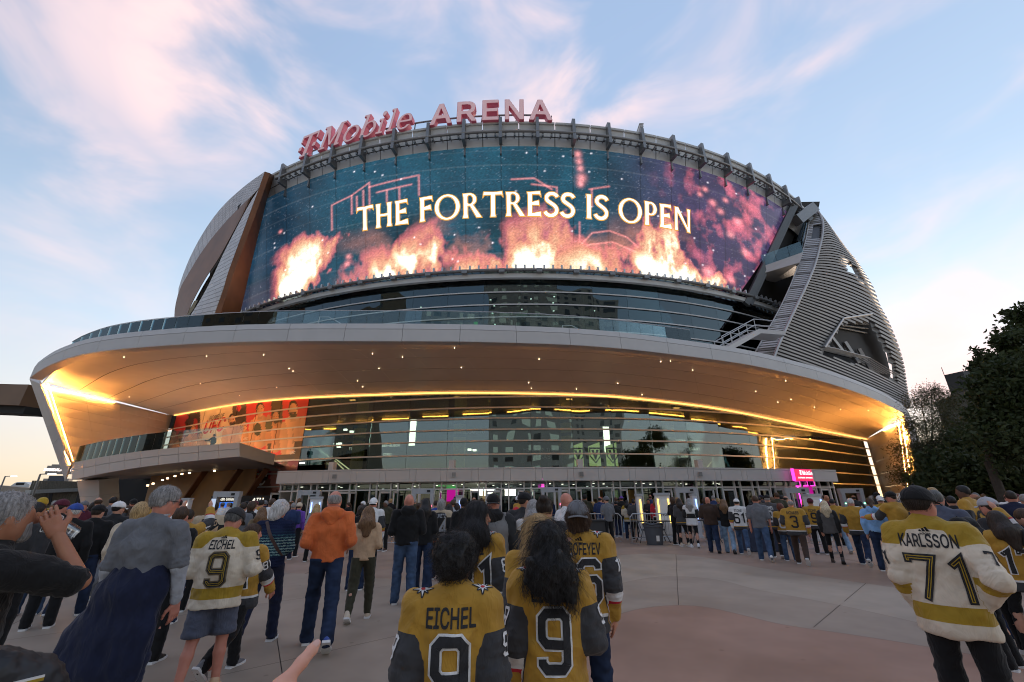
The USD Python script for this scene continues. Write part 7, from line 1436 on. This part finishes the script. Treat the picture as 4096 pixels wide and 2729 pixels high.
P_(2450, 2010, 21.5, rad(20), 'person in black with a black backpack near the open glass door', top='jacket', tc='black', lc='navy', hair='short', hc='black')
P_(245, 1955, 7.8, rad(-12), 'man in a maroon cap and glasses with a black sweatshirt at left', top='sweater', tc='black', leg='jeans', lc='jean', cap='cap_maroon', skin='r', hyaw=rad(-40), glasses=True, w=1.1)
P_(300, 1972, 7.0, rad(-8), 'man in a bright blue cap and black sweatshirt at left', top='sweater', tc='black', lc='black', cap='cap_blue', skin='r', w=1.15, hyaw=rad(-15), hair='short', hc='lgrey')
P_(392, 1976, 7.6, rad(-12), 'man in a shiny black cap and dark jeans left of the number 7 jersey', top='sweater', tc='black', leg='jeans', lc='djean', shoe='black', cap='cap_black', w=1.1, stride=-.25, hyaw=rad(-20))
P_(475, 1955, 8.6, rad(-22), 'person in a white cap and black jersey number 7 with grey trousers and cream shoes', top='jersey', tc='black', leg='joggers', lc='grey', shoe='cream', cap='cap_white', capdir=0, hair='short', hc='black', num='7', ntc='white', noc=None, stride=.5, hyaw=rad(-30), skin='l')
P_(560, 1980, 6.3, rad(-20), 'woman with short blonde-grey hair in a cream jacket with a tan strap', top='jacket', tc='cream', lc='black', hair='bob', hc='blonde', female=True, w=1.05)
P_(165, 1952, 10.2, rad(-15), 'person in a black, gold and white striped beanie at left', top='jacket', tc='char', lc='black', cap='beanie_gold')
P_(140, 1966, 5.6, rad(-35), 'dark-haired man in a black shirt behind the drinking man', top='tee', tc='char', lc='black', hair='short', hc='black', skin='t', hyaw=rad(-30))
P_(720, 1995, 5.6, rad(-30), 'man in a black jacket half hidden by the grey-shirted man', top='jacket', tc='black', lc='black', hair='short', hc='brown', arms=('bent', 'bent'), skin='r')
P_(748, 2008, 7.2, rad(-15), 'fan in a gold jersey holding up a phone with both hands', top='jersey', tc='gold', leg='jeans', lc='djean', hair='short', hc='dbrown', num='71', ntc='char', noc='white', arms=('raise', 'raise'), extra=lambda o, k: phone_in(k, 1, 'smartphone held up high by the fan in the gold jersey', .10, 0.))
P_(846, 1978, 8., rad(-5), 'dark-haired fan in a black and tan jersey with tan numbers', top='jersey', tc='blacktan', lc='black', hair='short', hc='black', text='BEDARD', num='31', ntc='tan', noc=None)
P_(1082, 1972, 11., rad(-10), 'man in a white hoodie left of the grey-haired woman', top='hoodie', tc='white', lc='black', hair='buzz', hc='brown', skin='m')
P_(1040, 2008, 10.2, rad(-5), 'woman with long light brown hair in a camel coat', top='jacket', tc='khaki', lc='black', hair='long', hc='lbrown', female=True)
P_(965, 1985, 10.8, rad(-8), 'short-haired man in a grey jumper behind the dark cap', top='sweater', tc='grey', lc='black', hair='buzz', hc='dbrown')
P_(1000, 1985, 11.6, rad(-60), 'brown-haired woman in glasses and black, in side view', top='jacket', tc='black', lc='black', hair='bob', hc='brown', glasses=True, female=True)
P_(1258, 2000, 14., rad(-12), 'blonde woman in a grey shirt and black trousers left of the orange hoodie', top='tee', tc='lgrey', lc='black', hair='long', hc='blonde', female=True, arms=('bent', 'bent'))
P_(1165, 1992, 14.5, rad(-15), 'older man in a blue jumper behind the grey-haired woman', top='sweater', tc='dblue', lc='navy', hair='short', hc='grey', arms=('bent', 'bent'))
P_(1188, 1992, 15.2, rad(-25), 'person in a cream beanie and purple top left of the doors', top='sweater', tc='purple', lc='black', cap='beanie_cream')
P_(1485, 1975, 10.8, rad(-8), 'fan in a backward white cap and white jersey number 8', top='jersey', tc='white', lc='black', cap='cap_white', capdir=1, text='HOLT', num='8', ntc='char', noc=None, skin='r')
P_(1440, 2008, 9.6, rad(0), 'dark curly-haired person half hidden by the tan sweater', top='jacket', tc='black', leg='jeans', lc='djean', hair='messy', hc='dbrown')
P_(1962, 1962, 6.3, rad(2), 'bald man in a backward black cap and grey hoodie with black sleeves', top='hoodie', tc='raglan', lc='khaki', cap='cap_black', capdir=1, skin='r', w=1.2, hair='bald')
P_(2085, 1960, 7.0, rad(-25), 'big man in a black cap and black polo looking right', top='tee', tc='char', lc='black', cap='cap_black', skin='m', w=1.25, hyaw=rad(-40), beard='black')
P_(2165, 1985, 5.0, rad(-8), 'woman with a dark bun and patterned headband in a black jersey', top='jersey', tc='black', lc='black', hair='bun', hc='dbrown', female=True)
P_(2250, 1968, 7.2, rad(-60), 'bald bearded man in a white shirt beside the grey cap', top='tee', tc='white', lc='black', hair='bald', beard='brown', skin='r', arms=('bent', 'bent'))
P_(2120, 1998, 6.4, rad(0), 'grey-blonde long-haired woman in a white and black jersey', top='jersey', tc='white', lc='black', hair='long', hc='grey', female=True)
P_(1845, 1985, 10.2, rad(5), 'person in a black beanie and black hoodie in the middle of the crowd', top='hoodie', tc='black', lc='jean', leg='jeans', cap='beanie_black')
P_(1785, 2010, 12.5, rad(10), 'person with covered dark hair and black puffer jacket right of number 14', top='jacket', tc='black', lc='black', hair='long', hc='black')
P_(1800, 1992, 13.5, rad(0), 'short-haired man in a white patterned shirt in the middle of the crowd', top='tee', tc='lgrey', lc='black', hair='short', hc='brown')
P_(1733, 1993, 14., rad(12), 'dark-haired person in a bright blue shirt left of number 14', top='tee', tc='blue', lc='black', hair='short', hc='dbrown')
P_(1810, 1980, 22., rad(180), 'staff member in black facing us in front of the pink panel', top='sweater', tc='black', lc='black', hair='short', hc='black', skin='t')
P_(858, 1690, 33.6, rad(60), 'person in dark clothes pointing on the balcony in front of the red letters', top='sweater', tc='black', lc='navy', hair='short', hc='black', arms=('reach', 'bent'), z0=4.95, height=1.75)
P_(2052, 2022, 9., rad(0), 'fan in a red and black cap in the middle of the crowd', top='jacket', tc='black', lc='black', cap='cap_red', hair='short', hc='black')
# ------------------------------------------------------------------ the crowd at the doors
marks = [(0, 'by the parking deck at left'), (250, 'under the white balcony leg'), (450, 'by the wood wall'), (860, 'below the red banner with white letters'), (1100, 'at the left end of the doors'), (1420, 'at the doors behind the barrier'), (1700, 'at the middle doors'), (2050, 'at the doors right of the middle'), (2420, 'at the doors behind the bin'), (2760, 'at the doors near the right arch'), (3100, 'beneath the glowing red sign'), (3380, 'by the amber end wall'), (3660, 'before the dark trees')]
rc = np.random.RandomState(77); cnt_ = {}
def crowd(n_, x0, x1, Y0, Y1, gold=.3):
    xs = np.sort(rc.uniform(x0, x1, n_))
    for x in xs:
        Yc = rc.uniform(Y0, Y1); fem = rc.rand() < .42; kind = rc.rand()
        if kind < gold: top, tc, dsc = 'jersey', rc.choice(['gold', 'gold', 'gold', 'white', 'black', 'grey', 'cream']), 'jersey'
        else: top = rc.choice(['jacket', 'sweater', 'tee', 'hoodie']); tc = rc.choice(['black', 'black', 'char', 'grey', 'navy', 'white', 'olive', 'dblue', 'maroon', 'brown']); dsc = {'tee': 'shirt'}.get(top, top)
        hair = rc.choice(['long', 'long', 'bob', 'tail', 'bun']) if fem else rc.choice(['short', 'short', 'buzz', 'bald', 'fringe', 'short']); hc = rc.choice(['black', 'dbrown', 'brown', 'lbrown', 'blonde', 'grey']); cap = None
        if rc.rand() < .33 and not fem: cap = rc.choice(['cap_black', 'cap_black', 'cap_white', 'cap_grey', 'beanie_black', 'cap_navy', 'cap_maroon'])
        mk_ = [m for a, m in marks if a <= x][-1]; cl = {'char': 'charcoal', 'dblue': 'dark blue'}.get(tc, tc)
        hd_ = f"{cap.split('_')[1]} {cap.split('_')[0]}" if cap else ('bald head' if hair == 'bald' else f"{ {'dbrown': 'dark brown', 'lbrown': 'light brown'}.get(hc, hc)} {'long' if hair == 'long' else 'short'} hair")
        base = f"person in {cl} {dsc}, {hd_}, {mk_}"; c_ = cnt_.get(base, 0); cnt_[base] = c_ + 1
        if c_: base = base.replace('person in', ('second ' if c_ == 1 else 'third ' if c_ == 2 else 'fourth ') + 'person from left in')
        arms = [('down', 'down'), ('bent', 'bent'), ('down', 'bent'), ('bent', 'down'), ('fwd', 'back'), ('phone', 'down')][rc.randint(6)]
        person(x, 2000, Yc, rc.normal() * .6 + (math.pi * .9 if rc.rand() < .07 else 0), base, top=top, tc=tc, leg=rc.choice(['jeans', 'jeans', 'trousers', 'leggings' if fem else 'trousers']), lc=rc.choice(['djean', 'jean', 'black', 'black', 'navy', 'ljean', 'khaki']), shoe=rc.choice(['black', 'white', 'grey', 'brown']), hair=hair, hc=hc, cap=cap, capdir=int(rc.rand() < .3), arms=arms, stride=rc.normal() * .16, w=rc.uniform(.92, 1.22), female=fem, skin=rc.choice(['l', 'l', 'm', 'r', 'r', 't', 'd']), height=rc.uniform(1.56, 1.72) if fem else rc.uniform(1.68, 1.88), res_=.028, hyaw=rc.normal() * .4,
               num=rc.choice(['9', '61', '3', '71', '8', '1', '27']) if top == 'jersey' else None, ntc='white' if tc in ('black', 'grey') else 'char', noc=None)
crowd(9, 60, 640, 9.5, 16, .3); crowd(9, 640, 1250, 12.5, 21, .3); crowd(15, 640, 1420, 21, 26, .3); crowd(11, 1420, 1720, 15, 25, .3); crowd(12, 1640, 2080, 13, 25, .35); crowd(9, 2050, 2400, 18, 25, .3); crowd(8, 2440, 2760, 22.5, 26.5, .3); crowd(10, 2780, 3120, 18, 25, .35); crowd(13, 3080, 3560, 16.5, 24, .4); crowd(13, 3560, 4060, 11, 20, .4); crowd(4, 3700, 4090, 8., 10.5, .35); crowd(4, 60, 420, 11, 15, .2)
# ------------------------------------------------------------------ the photographer's neighbour: a pointing hand close to the lens
def pointing_hand():
    tip, knu = at_y(1256, 2548, .86), at_y(1108, 2722, .80); d = tip - knu; d /= np.linalg.norm(d)
    o = thing('person', 'pointing hand with raised index finger at the bottom edge, left of the youngster', 'person', knu)
    h = .0032; f = Fld([-.22, -.22, -.25], [.16, .2, .16], h); s = np.cross(d, np.array([0, 1., 0])); s /= np.linalg.norm(s); s = -s; n_ = np.cross(s, d); n_ *= np.sign(n_[1]); L = np.linalg.norm(tip - knu)
    p0 = np.zeros(3); f.cone(p0 - d * .012, p0 + d * L * .48, .0112, .0098, .006); f.cone(p0 + d * L * .48, p0 + d * L * .78 + n_ * .001, .0098, .0088, .005); f.cone(p0 + d * L * .78 + n_ * .001, p0 + d * L - d * .006, .0088, .0068, .005)
    for i, u in enumerate((.021, .041, .060)):
        a = p0 - d * (.006 + .007 * i) + s * u; b = a + d * .022 + n_ * .026; c_ = b - d * .030 + n_ * .010; e = c_ - d * .016 - n_ * .018; f.cone(a, b, .0115, .0105, .006); f.cone(b, c_, .0105, .0098, .004); f.cone(c_, e, .0095, .0085, .004)
    for u in (0, .021, .041, .058): f.cone(p0 - d * .008 + s * u, p0 - d * .075 + s * (u * .8 + .004), .0135, .017, .016)
    t0 = p0 - d * .055 - s * .008 + n_ * .012; t1 = t0 + d * .036 - s * .012 + n_ * .018; t2 = t1 + d * .026 + s * .012 + n_ * .014; t3 = t2 + d * .016 + s * .016 + n_ * .004; f.cone(t0, t1, .016, .0125, .012); f.cone(t1, t2, .0125, .0108, .005); f.cone(t2, t3, .0108, .0085, .005)
    f.cone(p0 - d * .075 + s * .028, p0 - d * .22 + s * .03, .030, .031, .03)
    v, q = f.mesh(); v = relax(v, q, 1); nn = vnorm(v, q); v = v + nn * ((fb(v * 110, 3, 3) - .5) * .0012)[:, None]; obj('hand', (v, q), cloth((.56, .30, .22), 'skin'), o, smooth=True)
    obj('fingernail', trimesh.creation.icosphere(2, 1.).apply_scale((.0056, .0024, .0075)).apply_transform(frame(d * (L - .010) - n_ * .0062, s, -n_)), cloth((.6, .36, .3), 'shoe'), o, smooth=True)
    obj('ring', tube([p0 - d * .001 + s * .041 + (d * .35 + n_ * .6) * .018 + .0122 * (math.cos(a) * s + math.sin(a) * np.cross(s, (d * .65 + n_ * .75))) for a in np.linspace(0, 2 * math.pi, 25)], .0016, 6), M('gold_ring', (.7, .5, .2), .2, metal=1.), o)
pointing_hand()
